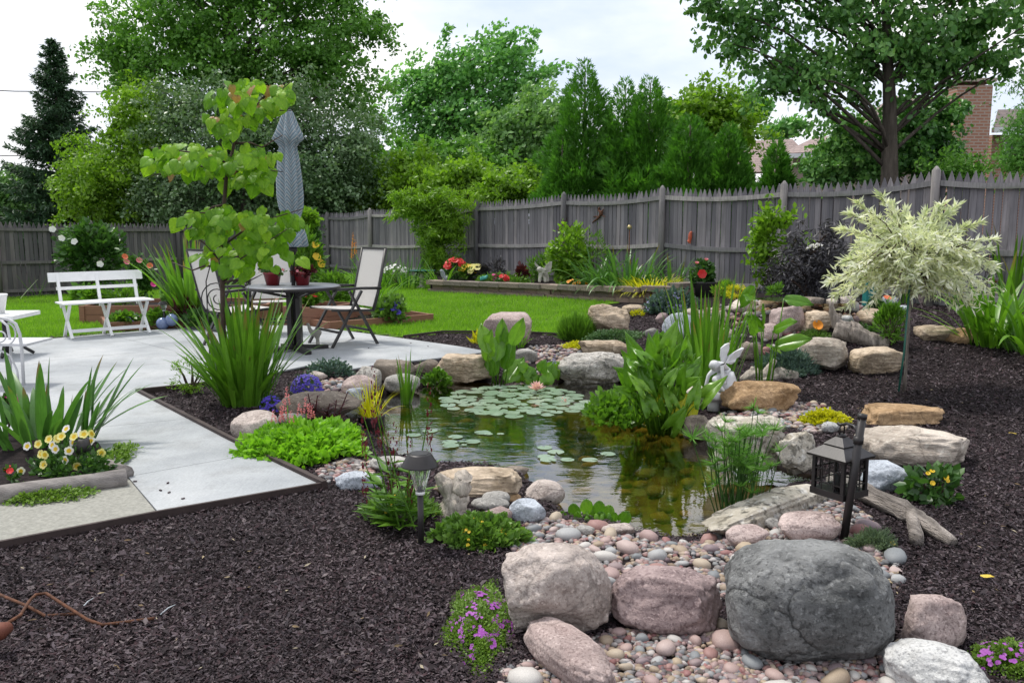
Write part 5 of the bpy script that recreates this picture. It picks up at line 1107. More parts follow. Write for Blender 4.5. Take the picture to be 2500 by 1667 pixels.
clump('cattail', 'tall narrow cattail blades rising behind the fairy statue', 'cattail', onz(1722, 962, -.02), 92, 1.02, .032, 'iris', (.0, .28), (.0, .35), .24)
th = onz(1862, 950, .05)
broadplant('thalia_plant', 'tall thalia with large oval leaves on long stems beside the pink boulder', 'water plant', th, [(1825,722),(1945,733),(1865,770),(1910,795),(1840,800),(1930,835),(1890,850),(1830,725),(1850,790)], 'oval', 'broad', .27, .008, .12, .2)
# papyrus
pb = onz(1795, 1278, WL); T_ = thing('dwarf_papyrus', 'dwarf papyrus with fine star shaped heads in the right shallows', 'water plant', tuple(pb))
k = 42; a = rng.uniform(0, 6.28, k); d = np.stack([np.cos(a), np.sin(a), .35+.5*rng.random(k)], 1); V, T = scatter(NEED, np.zeros((k, 3)), d, rdir(k), .085*rng.uniform(.7, 1.1, k)); V = np.concatenate([V]); um = mesh_np('umbel', V, T, M['lf_mid'])
for i in range(64):
    u, v = 1810+random.gauss(0, 38), 1110+random.gauss(0, 42)
    if i < 5: u, v = ((1840,995),(1770,1030),(1850,1065),(1890,1050),(1905,1100))[i]
    c = aty(u, v, pb[1]+random.uniform(-.1, .12))-pb; foot = Vector((c[0]*.3+random.gauss(0, .03), random.gauss(0, .04), -.05))
    st = MB().tube([foot, foot.lerp(Vector(c), .5)+Vector((random.gauss(0, .01), 0, 0)), Vector(c)], [.0035, .003, .002], 5).build('stem', M['lf_gdark'], T_); put('umbel', um, st, tuple(c), (random.gauss(0, .3), random.gauss(0, .3), random.random()*6), random.uniform(.8, 1.2))
# hyacinth
hb = onz(1440, 1283, WL); T_ = thing('water_hyacinth', 'floating water hyacinth with round leaves and swollen bulbs at the near shore', 'water plant', tuple(hb))
bulb = MB().lathe([(0, 0), (.018, .012), (.024, .035), (.016, .062), (.006, .085)], 12).mesh('bulb', M['broad'], True)
for u, v, kk in ((1432,1236,1),(1462,1240,1),(1402,1246,0),(1376,1264,0),(1485,1250,1),(1466,1266,1),(1525,1264,0),(1412,1266,1),(1440,1262,1),(1498,1268,1)):
    c = aty(u, v, hb[1]+random.uniform(-.05, .05))-hb; d = Vector((c[0]*2.5, -.1, .8)).normalized(); lf = put('leaf', bleaf('round', 'broad'), T_, tuple(Vector(c)-d*.035), leafrot(d, (c[0]*3+random.gauss(0, .4), -.8, .5+random.gauss(0, .3))), .075)
    if kk: put('bulb', bulb, T_, (c[0]*.8, c[1]-.02, -.005), (random.gauss(0, .3), random.gauss(0, .3), 0), 1.0)
    else: MB().tube([(0, 0, .0), (c[0]*.6, c[1]*.5, .02), tuple(Vector(c)-d*.035)], .004, 5).build('stalk', M['broad'], T_)
# lily pads
def padmesh(i):
    n = 22; g = .16; r_ = random.Random(i); V = [(0, 0, 0)]+[((1+.03*r_.gauss(0, 1))*math.cos(a), (1+.03*r_.gauss(0, 1))*math.sin(a), r_.uniform(-.006, .02)) for a in np.linspace(g, 2*math.pi-g, n)]
    return mesh_np('lily_pad', np.array(V), np.array([(0, k, k+1) for k in range(1, n)]), M['pad'], True)
pads = [padmesh(i) for i in range(5)]
lb = onz(1270, 985, WL); T_ = thing('water_lily', 'water lily with a dense raft of pads and one pink bloom', 'water lily', tuple(lb)); done = []; r_ = random.Random(5)
for i in range(4000):
    u, v = r_.uniform(1085, 1450), r_.uniform(944, 1022)
    if ((u-1262)/178)**2+((v-981)/37)**2 > 1: continue
    p = onz(u, v, WL); rr = r_.uniform(.055, .088)
    if all((p[0]-a)**2+(p[1]-b)**2 > ((rr+c)*.80)**2 for a, b, c in done): done.append((p[0], p[1], rr))
for i, (x, y, rr) in enumerate(done): put('lily_pad', pads[i % 5], T_, (x-lb[0], y-lb[1], .006+.0016*(i % 7)), (r_.gauss(0, .02), r_.gauss(0, .02), r_.uniform(0, 6.28)), rr)
fl = bpy.data.objects.new('bloom', None); link(fl, T_); p = onz(1310, 962, WL)-lb; fl.location = (p[0], p[1], .03)
pet = OVAL[0]*np.array([.55, 1, 1]); petm = mesh_np('petal', pet, OVAL[1], M['f_lily'])
for ring, (cnt, el) in enumerate(((9, .5), (9, .9), (7, 1.25))):
    for k in range(cnt):
        a = 2*math.pi*k/cnt+ring*.35; d = Vector((math.cos(a)*math.cos(el), math.sin(a)*math.cos(el), math.sin(el))); put('petal', petm, fl, (0, 0, 0), leafrot(d, (-math.cos(a), -math.sin(a), 1)), .10)
put('bud', spikemesh('f_lily', 20, .5), T_, tuple(onz(1376, 985, WL)-lb), None, (.05, .05, .07))
T_ = thing('water_lily', 'young water lily with single scattered pads in open water', 'water lily', tuple(onz(1120, 1078, WL))); lb = np.array(T_.location)
for i, (u, v, s) in enumerate(((1010,1063,.08),(1050,1053,.085),(1112,1068,.08),(1098,1081,.08),(1100,1090,.09),(1154,1079,.085),(1178,1057,.09),(1192,1061,.05),(1128,1080,.03),(1133,1088,.03),(1222,1060,.04),(1330,1094,.08),(1357,1105,.085),(1333,1117,.085),(1338,1125,.08),(1385,1123,.07),(1440,1124,.08),(1484,1110,.075))):
    p = onz(u, v, WL)-lb; put('lily_pad', pads[i % 5], T_, (p[0], p[1], .005+.001*(i % 5)), (0, 0, r_.uniform(0, 6.28)), s*.68)
# ================================================================ redbud
rbY = float(G(560, 985)[1]); rb0 = G(560, 985); RB = thing('redbud_tree', 'young redbud with tiers of heart shaped yellow green leaves', 'tree', tuple(rb0))
tr = [(556,985),(546,860),(543,700),(538,620),(545,520),(552,440),(572,350),(605,285),(640,240)]
tp = [Vector(aty(u, v, rbY)-rb0) for u, v in tr]; MB().tube(tp, [.022, .021, .019, .018, .016, .014, .012, .009, .005], 10).build('trunk', M['twig'], RB, True)
br = [((543,690),(575,640),(700,560)),((540,640),(480,580),(440,560)),((545,600),(640,540),(740,510)),((548,500),(500,520),(450,520)),((552,440),(470,400),(370,430)),((555,430),(620,410),(690,420)),((560,400),(450,370),(365,360)),((572,350),(640,360),(690,330)),((580,340),(520,300),(490,285)),((605,285),(660,270),(715,270)),((620,265),(570,230),(545,205)),((640,240),(680,225),(710,200)),((543,690),(600,690),(640,670)),((540,650),(470,660),(420,640)),((543,700),(600,600),(650,640))]
tips = []
for pts in br:
    dy = [0, random.uniform(-.15, .15), random.uniform(-.3, .3)]; P = [Vector(aty(u, v, rbY+d)-rb0) for (u, v), d in zip(pts, dy)]; MB().tube([P[0], P[0].lerp(P[1], .6)+Vector((0, 0, .02)), P[1], P[2]], [.010, .008, .006, .003], 6).build('branch', M['twig'], RB, True); tips.append(P)
tiers = [(590,545,160,46,125),(605,630,130,42,55),(520,385,172,42,125),(600,425,80,30,24),(610,235,100,44,62),(560,300,75,28,26),(685,235,36,30,16)]
hm = [bleaf('heart', 'redbud'), bleaf('heart', 'redbud_r')]
for (u, v, ru, rv, n) in tiers:
    for k in range(n):
        q = inball(1, .2)[0]; c = Vector(aty(u+q[0]*ru, v-q[2]*rv, rbY+q[1]*.38)-rb0); young = random.random() < (.08 if v < 330 else .03)
        d = Vector((q[0]*.5+random.gauss(0, .35), -.35+random.gauss(0, .4), -.9+random.gauss(0, .25))); s = random.uniform(.075, .13)*(.85 if young else 1)
        put('leaf', hm[1 if young else 0], RB, tuple(c), leafrot(d, (random.gauss(0, .5), -.7, .7+random.gauss(0, .3))), s)
# ================================================================ willow standard
wb = G(2208, 957); WT = thing('willow_standard', 'dappled willow tree with white green ball crown on a thin stem', 'tree', tuple(wb)); wy = wb[1]
MB().tube([Vector(aty(u, v, wy)-wb) for u, v in ((2207,962),(2214,870),(2220,760),(2226,650))], [.017, .012, .011, .011], 8).build('trunk', M['driftwood'], WT, True)
parts = []; mb = MB(); c0 = aty(2226, 640, wy)-wb
for k in range(330):
    q = inball(1, .35)[0]; up_ = q[2]; tip = c0+np.array([q[0]*.62, q[1]*.55, .06+up_*.25 if up_ > 0 else up_*.36]); tip[2] -= .16*(q[0]**2)
    mid = c0*.3+tip*.7+np.array([0, 0, .10]); tip = tip+np.array([q[0]*.10, 0, -.06 if abs(q[0]) > .4 else .05])
    m = 30; t = rng.uniform(.25, 1.03, m)[:, None]; P = (1-t)**2*c0+2*t*(1-t)*mid+t*t*tip; tg = nrmz((mid-c0)*(1-t)+(tip-mid)*t); P = P+rng.normal(0, .008, P.shape)
    parts.append(scatter(LANCE, P, tg*.7+rng.normal(0, .6, (m, 3)), rdir(m, .8), .072*rng.uniform(.6, 1.2, m)))
    if k < 60: mb.tube([tuple(c0), tuple(mid), tuple(tip)], [.007, .005, .002], 5)
for (u, v) in ((2090,495),(2150,480),(2340,500),(2430,585),(2025,690),(2355,560),(2310,525),(2050,560),(2415,610),(2210,515),(2120,530),(2260,520),(2180,500),(2390,545),(2070,520),(2385,660),(2400,700),(2060,640),(2045,720),(2300,500)):
    tip = aty(u, v, wy+random.uniform(-.2, .2))-wb; mid = (c0+tip)/2+np.array([0, 0, .08]); m = 95; t = (.45+.56*rng.random(m))[:, None]; P = (1-t)**2*c0+2*t*(1-t)*mid+t*t*tip; tg = nrmz(tip-c0)
    parts.append(scatter(LANCE, P, tg*.8+rng.normal(0, .55, (m, 3)), rdir(m, .8), .08*rng.uniform(.6, 1.2, m))); mb.tube([tuple(c0), tuple(mid), tuple(tip)], [.007, .005, .002], 5)
V, T = join(parts); put('crown', mesh_np('crown', V, T, M['lf_willow']), WT, kind='stuff'); mb.build('branches', M['twig'], WT)
sk = MB().tube([Vector(aty(u, v, wy-.05)-wb) for u, v in ((2194,955),(2207,860),(2222,680))], .008, 8).build('stake', plain('green stake', (.02, .12, .09), .4, .1), None, True, loc=tuple(wb)); tag(sk, 'thin green garden stake tied beside the willow stem', 'stake')
# ================================================================ right side and back bed
clump('daylily_clump', 'large daylily clump under the glass feeder', 'daylily', G(2415, 842), 70, .95, .050, 'iris', (.1, .85), (.3, 1.5), .22)
clump('daylily_clump', 'daylily clump running out of the picture beside the fence', 'daylily', G(2520, 865), 55, .95, .055, 'iris', (.1, .9), (.3, 1.6), .22)
clump('daylily_clump', 'tall upright blades against the fence behind the feeder', 'daylily', G(2470, 760), 34, 1.2, .04, 'iris', (.0, .35), (.0, .6), .25)
clump('daylily_clump', 'green blades behind the rose boulder under the willow', 'daylily', G(2310, 735), 30, .75, .05, 'iris', (.1, .7), (.3, 1.3), .2)
clump('reed_tuft', 'thin yellowish reeds behind the willow stem', 'reeds', G(2210, 742), 26, .65, .022, 'iris', (.0, .25), (.0, .5), .06)
tree('black_elder', 'dark purple black elder shrub in front of the fence', 11.6, [(1965,640,55,45),(2025,610,40,45),(1915,670,45,40),(2000,690,60,35),(1950,585,25,25),(2052,660,25,40),(1935,712,60,22),(2030,575,22,22)], 5600, .078, 'lf_elder', [(1970,735),(1968,690),(1965,640)], .02, 70, .2, t=LANCE, limbs=26, cat='shrub', lenf=.5, droop=.3, bark='twig')
o_ = COL.objects['black_elder']; k = 90; a = rng.uniform(0, 6.28, k); q = np.sqrt(rng.random(k)); V, T = scatter(DIAM, np.stack([q*np.cos(a)*.11, q*np.sin(a)*.07, .03*(1-q*q)+rng.normal(0, .006, k)], 1), rdir(k, .3), rdir(k, 1.5), .026); put('flower_head', mesh_np('flower_head', V, T, M['f_white']), o_, tuple(aty(1988, 604, 11.2)-np.array(o_.location)), (R(16), R(-12), 0), kind='stuff')
t = bush('green_sapling', 'upright light green sapling in front of the fence', 'sapling', (1835,500,1925,700), 620, .095, 'lf_lime', OVAL, -.2, .6, 26, stems=3, base=tuple(aty(1880, 700, 12.2)), shell=.3)
tree('green_sapling', 'thin sapling top with two leafy shoots beside the elder', 12.4, [(1870,520,22,35),(1905,540,24,28),(1850,600,24,60),(1885,640,30,50),(1930,535,12,20),(1970,585,16,14)], 620, .085, 'lf_lime', [(1885,700),(1880,600),(1866,495)], .014, 30, .25, t=OVAL, droop=.4, limbs=10, cat='sapling', lenf=.4)
bush('caryopteris', 'blue green bush with tiny blue flowers at the wall end', 'shrub', (1572,708,1712,765), 2400, .06, 'lf_blue', OVAL, .5, .7, 36, stems=4, sq=2, flowers=('f_lilac', 60, .022, 5))
bush('golden_fern', 'golden green fern left of the stream stones', 'fern', (1745,690,1800,728), 500, .07, 'lf_lime', LANCE, .9, .8, 12, stems=4, base=tuple(aty(1772, 728, 11.4)))
bush('golden_spirea', 'golden yellow spirea behind the cattail tips', 'shrub', (1770,700,1835,728), 500, .05, 'lf_yellow', LANCE, .6, .8, 12, stems=4, base=tuple(aty(1800, 728, 11.0)))
bush('green_tuft', 'fresh green tuft in front of the black elder', 'plant', (1880,700,1925,728), 160, .08, 'lf_garden', LANCE, 1.0, .8, 8, stems=0, base=tuple(aty(1902, 728, 10.9)))
hp = aty(1720, 735, 14.2); T_ = thing('plant_pot', 'large dark pot holding the red hibiscus', 'pot', tuple(hp)); MB().lathe([(.20, -.05), (.26, .30), (.27, .33), (.25, .33), (.23, .28), (0, .28)], 22).build('pot_body', M['black'], T_, True)
bush('hibiscus', 'hibiscus bush with one red bloom in the dark pot', 'hibiscus', (1688,640,1752,705), 520, .085, 'lf_gdark', OVAL, .3, .9, 18, stems=5, base=tuple(aty(1720, 702, 14.0)))
o_ = COL.objects['hibiscus']; put('bloom', flowermesh('f_red', 6, .25), o_, tuple(aty(1714, 669, 13.7)-np.array(o_.location)), (R(75), 0, 0), .075)
for u, v in ((1701,645),(1724,637)): put('bloom', flowermesh('f_pink', 5, 1.2), o_, tuple(aty(u, v, 13.9)-np.array(o_.location)), (R(20), 0, 0), .05)
def bedY(u, f):           # a place inside the raised bed along column u, f from wall to fence
    w = [G(uu, vv)[1] for uu, vv in ((1052,713),(1350,727),(1640,733))]; yw = np.interp(u, (1052,1350,1640), w); p, t = onfence(u); return yw+(p[1]-yw)*f
def bedbase(u, f, vb=690): y = bedY(u, f); p = aty(u, vb, y); return (p[0], p[1], BEDZ)
clump('daylily_clump', 'wide clump of arching blue green blades in the raised bed', 'daylily', bedbase(1530, .35), 150, .95, .05, 'iris_d', (.15, 1.05), (.7, 1.9), .60)
clump('daylily_clump', 'arching pale edged blades at the left of the raised bed clump', 'daylily', bedbase(1455, .4), 70, .9, .05, 'iris_d', (.2, 1.05), (.7, 2.0), .3)
clump('daylily_clump', 'blades at the wall end beside the golden grass', 'daylily', bedbase(1640, .5), 36, .75, .05, 'iris_d', (.1, .9), (.4, 1.6), .2)
clump('golden_grass', 'bright golden fountain grass drooping over the wall cap', 'grass', bedbase(1590, .12), 420, .46, .05, 'lf_yellow', (.35, 1.15), (1.0, 2.3), .34, ind=False)
bush('yellow_green_shrub', 'tall yellow green shrub beside the winged statue', 'shrub', (1330,545,1445,700), 1900, .095, 'lf_lime', OVAL, .2, .8, 44, shell=.2, spread=.22, stems=8, base=bedbase(1390, .4))
bush('feathery_shrub', 'loose feathery shoots above the yellow green shrub', 'shrub', (1420,560,1500,640), 380, .09, 'lf_garden', LANCE, .6, .8, 14, stems=6, base=bedbase(1455, .7))
bush('bronze_shrub', 'sparse bronze leaved shoots against the fence post', 'shrub', (1340,540,1430,600), 260, .08, 'lf_maroon', LANCE, .6, .8, 14, stems=6, base=bedbase(1385, .8))
bush('red_lily', 'red lilies at the left end of the raised bed', 'lily', (1085,630,1140,692), 520, .11, 'lf_gdark', LANCE, .7, .8, 14, stems=6, base=bedbase(1112, .25), flowers=('f_red', 20, .075))
bush('yellow_lily', 'yellow lilies beside the red lilies', 'lily', (1120,645,1165,692), 420, .11, 'lf_garden', LANCE, .7, .8, 12, stems=6, base=bedbase(1143, .3), flowers=('f_yellow', 10, .07))
bush('dark_dahlia', 'dark leaved dahlia with yellow flowers', 'dahlia', (1135,645,1200,692), 560, .09, 'lf_elder', OVAL, .5, .8, 16, stems=5, base=bedbase(1168, .35), flowers=('f_cream', 5, .08))
bush('smoky_perennial', 'grey purple perennial behind the dahlia', 'plant', (1185,625,1235,690), 420, .09, 'lf_elder', LANCE, .9, .8, 14, stems=7, base=bedbase(1210, .55))
bush('dark_perennial', 'dark brown leaved plant left of the winged statue', 'plant', (1258,648,1288,690), 240, .09, 'lf_maroon', OVAL, .7, .8, 8, stems=4, base=bedbase(1272, .35))
bush('green_perennial', 'leafy green perennial behind the winged statue', 'plant', (1285,620,1345,690), 700, .10, 'lf_garden', LANCE, .7, .8, 16, stems=6, base=bedbase(1312, .6))
bush('low_perennial', 'low green plants along the cap between dahlia and statue', 'plant', (1150,668,1300,696), 1500, .07, 'lf_garden', LANCE, .8, .35, 30, sq=2, stems=0, base=bedbase(1225, .12))
bush('red_annual', 'small red flowers on the wall left of the statue', 'flower', (1212,672,1248,694), 160, .05, 'lf_gdark', OVAL, .6, .6, 8, stems=0, base=bedbase(1228, .08), flowers=('f_red', 9, .05))
bush('pink_annual', 'pinkish purple spikes beside the small red flowers', 'flower', (1195,670,1222,694), 120, .06, 'lf_gdark', LANCE, .9, .6, 8, stems=0, base=bedbase(1208, .10), flowers=('f_magenta', 6, .04))
bush('marigold', 'orange red and yellow low flowers right of the statue', 'flower', (1375,683,1440,698), 300, .05, 'lf_gdark', OVAL, .6, .4, 12, stems=0, base=bedbase(1408, .06), flowers=('f_orange', 7, .035))
bush('blue_fescue', 'grey blue low plant at the wall under the arching blades', 'plant', (1445,685,1500,700), 420, .05, 'lf_blue', LANCE, .7, .5, 14, sq=2, stems=0, base=bedbase(1472, .06))
tree('climbing_shrub', 'rounded climbing shrub covering the fence with fresh green leaves', 20.6, [(1040,495,62,38),(1090,505,52,42),(1000,505,40,32),(1065,560,50,40),(1100,560,35,35),(1060,610,30,40),(1070,640,22,25)], 15000, .13, 'lf_lime', [(1058,660),(1060,600),(1050,520)], .06, 100, .2, limbs=14, droop=.3, cat='shrub', t=LANCE, lenf=.45)
clump('daylily_clump', 'drooping grassy leaves beside the green birdbath', 'daylily', G(1075, 708), 60, .85, .035, 'iris', (.2, 1.0), (.6, 1.8), .25)
clump('daylily_clump', 'grassy leaves left of the birdbath along the fence', 'daylily', G(990, 702), 70, .85, .035, 'iris_d', (.1, .9), (.5, 1.7), .5)
clump('daylily_clump', 'grassy green leaves behind the right chair', 'daylily', G(915, 700), 70, .95, .035, 'iris', (.1, .9), (.5, 1.6), .5)
bush('white_perennial', 'tiny white flowered perennial in front of the fence', 'flower', (925,645,1000,672), 300, .06, 'lf_garden', LANCE, .6, .6, 14, stems=5, base=tuple(aty(962, 690, 18.8)), flowers=('f_white', 24, .03))
# left side
t = bush('rose_of_sharon', 'white flowering bush in front of the left fence', 'bush', (118,548,288,700), 2300, .14, 'lf_gdark', OVAL, .2, .7, 44, stems=6, base=tuple(aty(212, 708, 19.4))); o_ = np.array(t.location)
for u, v in ((128,560),(150,582),(244,645),(182,590)): put('flower', flowermesh('f_white', 5, .2), t, tuple(aty(u, v, 18.7)-o_), (R(70), 0, random.random()), .075)
stalkplant('white_shoot', 'pale tall shoot rising from the white flowering bush', 'plant', [(155,532),(160,548)], aty(165, 600, 19.0), 'lf_pale', .14, 18, tm=OVAL)
t = bush('rose_bush', 'rose bush with coral pink blooms beside the left fence', 'rose', (295,620,375,725), 900, .09, 'lf_gdark', OVAL, .4, .7, 24, stems=8, base=tuple(aty(335, 728, 18.0)), shell=.2); o_ = np.array(t.location)
for u, v, m in ((304,628,'f_coral'),(308,641,'f_pink'),(339,637,'f_pink'),(366,650,'f_coral'),(375,695,'f_magenta')): put('flower', flowermesh(m, 9, .6), t, tuple(aty(u, v, 17.5)-o_), (R(60), 0, random.random()), .07)
stalkplant('thin_shoots', 'row of thin bare shoots along the left fence foot', 'plant', [(40,672),(68,676),(84,678),(92,682),(112,675),(125,680)], aty(80, 722, 19.8), 'lf_garden', .05, 5, spread=.3)
# ================================================================ raised planters behind the patio
def planter(label, pts, z0, h, boards=2, soil=True):
    """plan corners (world x,y), boards laid edge to edge"""
    t = thing('raised_planter', label, 'planter', (pts[0][0], pts[0][1], z0)); b0 = np.array([pts[0][0], pts[0][1]]); n = len(pts)
    for i in range(n):
        a, b = np.array(pts[i])-b0, np.array(pts[(i+1) % n])-b0
        for k in range(boards): MB().bar((a[0], a[1], h/boards*(k+.5)), (b[0], b[1], h/boards*(k+.5)), .045, h/boards*.965).build('board', M['board'], t)
        MB().box((a[0], a[1], h/2), (.075, .075, h*1.02)).build('corner_post', M['board'], t)
    MB().prism([(p[0]-b0[0], p[1]-b0[1]) for p in pts], .01, h-.06).build('soil', M['soil'], t); return t
def rect(a, b, d):
    a, b = np.array(a[:2]), np.array(b[:2]); v = (b-a)/np.linalg.norm(b-a); n = np.array([-v[1], v[0]]); n = n if n[1] > 0 else -n; return [tuple(a), tuple(b), tuple(b+n*d), tuple(a+n*d)]
p1 = onz(204, 790, 0); p2 = onz(500, 762, 0)
planter('higher planter of reddish boards behind the white bench', rect(p1, (p1[0]+2.6, p1[1]+.25), 1.2), 0, .26)
q1 = onz(262, 811, .0); q2 = onz(560, 793, .0)
planter('low planter of reddish boards along the patio behind the bench', rect(q1, (q2[0]+.2, q2[1]), .75), 0, .13, 1)
s1 = onz(708, 800, 0); s2 = onz(868, 808, 0)
planter('low planter of reddish boards behind the table with blue salvia', rect(onz(800, 807, 0), onz(1052, 786, 0), 1.0), 0, .12, 1)
planter('taller planter of reddish boards behind the patio table', rect(onz(700, 796, 0), onz(790, 800, 0), .9), 0, .28)
by = float(p1[1])
def at0(u, Y, z): p = aty(u, 700, Y); return (p[0], p[1], z)
bush('bean_plant', 'leafy green vegetable plants in the higher planter', 'vegetables', (175,700,245,750), 260, .13, 'lf_garden', OVAL, .3, .8, 14, stems=5, base=at0(205, by+.4, .2))
bush('bean_plant', 'bushy light green herbs in the higher planter behind the bench', 'herbs', (240,695,335,752), 520, .10, 'lf_garden', LANCE, .8, .8, 20, stems=6, base=at0(285, by+.4, .2))
clump('gladiolus_clump', 'tall bright green sword leaves rising from the planter', 'gladiolus', at0(468, by-.35, .12), 120, 1.2, .055, 'iris', (.02, .55), (.1, .8), .30)
bush('astilbe', 'dark red plumes in front of the tall sword leaves', 'flower', (415,722,475,775), 300, .09, 'lf_maroon', LANCE, 1.2, .8, 12, stems=4, base=at0(445, by-.75, .12))
bush('strawberry_patch', 'low leafy strawberry plants along the patio planter', 'strawberries', (430,760,520,800), 650, .085, 'lf_gdark', OVAL, .4, .7, 22, stems=0, sq=2, base=at0(475, by-1.0, .10))
bush('strawberry_patch', 'low leaves with blue flowers behind the bench legs', 'flower', (250,765,340,800), 520, .075, 'lf_garden', OVAL, .4, .6, 20, stems=0, sq=2, base=at0(295, by-.85, .10), flowers=('f_lilac', 18, .035))
bush('strawberry_patch', 'low green leaves around the glass globes', 'plant', (330,762,420,800), 620, .075, 'lf_garden', OVAL, .4, .6, 20, stems=0, sq=2, base=at0(375, by-.8, .10))
bush('caladium', 'white and green leaves beside the tall sword leaves', 'plant', (390,705,440,745), 260, .10, 'lf_pale', OVAL, .4, .8, 12, stems=2, base=at0(415, by+.2, .2))
M['glass_blue'] = plain('blue glass globe', (.18, .24, .42), .12, .1, 6, 0, spec=.7)
for (u, v), l in (((397, 790), 'pale blue glass globe on the planter, left of a pair'), ((419, 781), 'blue glass globe on the planter, right of a pair')):
    p = aty(u, v, q1[1]+.12); tag(MB().lathe([(.085*math.sin(math.pi*k/12), -.085*math.cos(math.pi*k/12)) for k in range(13)], 20).build('glass_globe', M['glass_blue'], None, True, loc=tuple(p)), l, 'globe')
def solar(label, base, H, rcap, lean=0):
    t = thing('path_light', label, 'path light', tuple(base)); k = rcap
    MB().tube([(0, 0, -.05), (0, 0, H*.56)], k*.17, 12).build('stake', M['bronze'], t, True)
    c = MB().lathe([(k*.60, H*.985), (k*.66, H*.975), (k*1.0, H*.865), (k*1.03, H*.855), (k*.97, H*.85), (k*.6, H*.87)], 32); c.build('cap', M['bronze'], t, True)
    MB().lathe([(0, H*.992), (k*.52, H*.992), (k*.56, H*.98)], 8).build('solar_panel', M['black'], t)
    g = M.get('lens') or newmat('clear ribbed lens')[0]
    if 'lens' not in M:
        nt = g.node_tree; b = nt.nodes['Principled BSDF']; b.inputs['Base Color'].default_value = (.85, .86, .85, 1); b.inputs['Roughness'].default_value = .08; b.inputs['Transmission Weight'].default_value = .85; b.inputs['IOR'].default_value = 1.2; M['lens'] = g
    MB().lathe([(k*.24, H*.57), (k*.30, H*.62), (k*.62, H*.86)], 48, wob=lambda a, i: 1+.05*math.cos(16*a)).build('lens', M['lens'], t)
    MB().lathe([(k*.26, H*.55), (k*.26, H*.585), (k*.12, H*.60), (k*.10, H*.64), (0, H*.65)], 16).build('bulb_holder', M['white'], t, True)
    return t
pb = G(1028, 1330); solar('solar path light with bronze cap in front of the red flower stalks', pb, aty(1028, 1103, pb[1])[2]-pb[2], .082)
pb = aty(402, 790, q1[1]+.2); solar('small solar path light standing in the planter beside the globes', (pb[0], pb[1], .1), .30, .075)
# blue salvia and other plants behind the table
bush('salvia_plant', 'pale green salvia with blue flower spikes in the low planter', 'salvia', (912,725,1000,782), 900, .09, 'lf_sedum', OVAL, .4, .8, 26, stems=6, sq=2, base=tuple(onz(955, 783, .08)), flowers=('f_blue', 12, .04))
yT = float(onz(720, 850, PATIO_Z)[1])
bush('lily_stand', 'tall green plants with yellow flowers behind the table', 'flower', (700,560,790,760), 1500, .13, 'lf_garden', LANCE, .5, .6, 34, stems=10, base=at0(745, 13.5, .1), flowers=('f_yellow', 5, .07))
bush('vine_column', 'dark vine column with white tips beyond the umbrella', 'vine', (722,520,782,680), 1600, .12, 'lf_gdark', OVAL, .1, .8, 26, stems=4, base=at0(752, 17.0, .0))
bush('lime_vine', 'lime green vine top beside the umbrella cloth', 'vine', (728,515,775,560), 380, .12, 'lf_lime', OVAL, .1, .8, 12, stems=3, base=tuple(aty(750, 562, 16.6)))
bush('leafy_perennial', 'loose green foliage between table and right chair', 'plant', (770,660,840,760), 700, .13, 'lf_garden', LANCE, .6, .7, 20, stems=6, base=at0(805, 13.2, .1))
clump('daylily_clump', 'arching grass leaves right of the sling chair', 'daylily', at0(905, 13.4, .08), 60, .85, .04, 'iris', (.1, .9), (.5, 1.6), .25)
bush('red_annual', 'low plants with red flowers under the table', 'flower', (725,715,775,760), 300, .09, 'lf_garden', OVAL, .4, .7, 12, stems=3, base=at0(750, 12.6, .25), flowers=('f_red', 4, .06))
stalkplant('orange_lily', 'tall thin orange flower stalks in front of the fence', 'flower', [(862,582),(868,600),(860,610)], at0(863, 17.5, .0), 'lf_garden', .08, 6, ('f_orange', .3, .25))

# ================================================================ bench
def bench():
    A, B = onz(176, 828, PATIO_Z), onz(372, 816, PATIO_Z); A2 = Vector(A); d = (Vector(B)-A2); L = d.length; an = R(41)
    t = thing('garden_bench', 'white wooden folding bench with open back on the patio', 'bench', tuple(A), an); w = M['white']; H = aty(140, 672, A[1])[2]-PATIO_Z
    H = .80
    for k in range(4): MB().box((L/2, .02+k*.10, .435), (L+.16, .088, .022)).build('seat_slat', w, t, bevel=.004)
    MB().box((L/2, .50, H-.06), (L+.22, .022, .12), Matrix.Rotation(R(-10), 3, 'X')).build('top_slat', w, t, bevel=.005)
    MB().box((L/2, .46, .60), (L+.06, .02, .04)).build('back_slat', w, t)
    for k in range(3):
        x = L*k/2
        MB().bar((x, -.02, .0), (x, .34, .42), .03, .035).build('leg', w, t); MB().bar((x, .34, .0), (x, .0, .42), .03, .035).build('leg', w, t)
        MB().bar((x, .38, .36), (x, .51, H-.02), .035, .03).build('back_post', w, t)
    MB().bar((0, .05, .09), (L, .05, .09), .02, .04).build('stretcher', w, t); return t
bench()
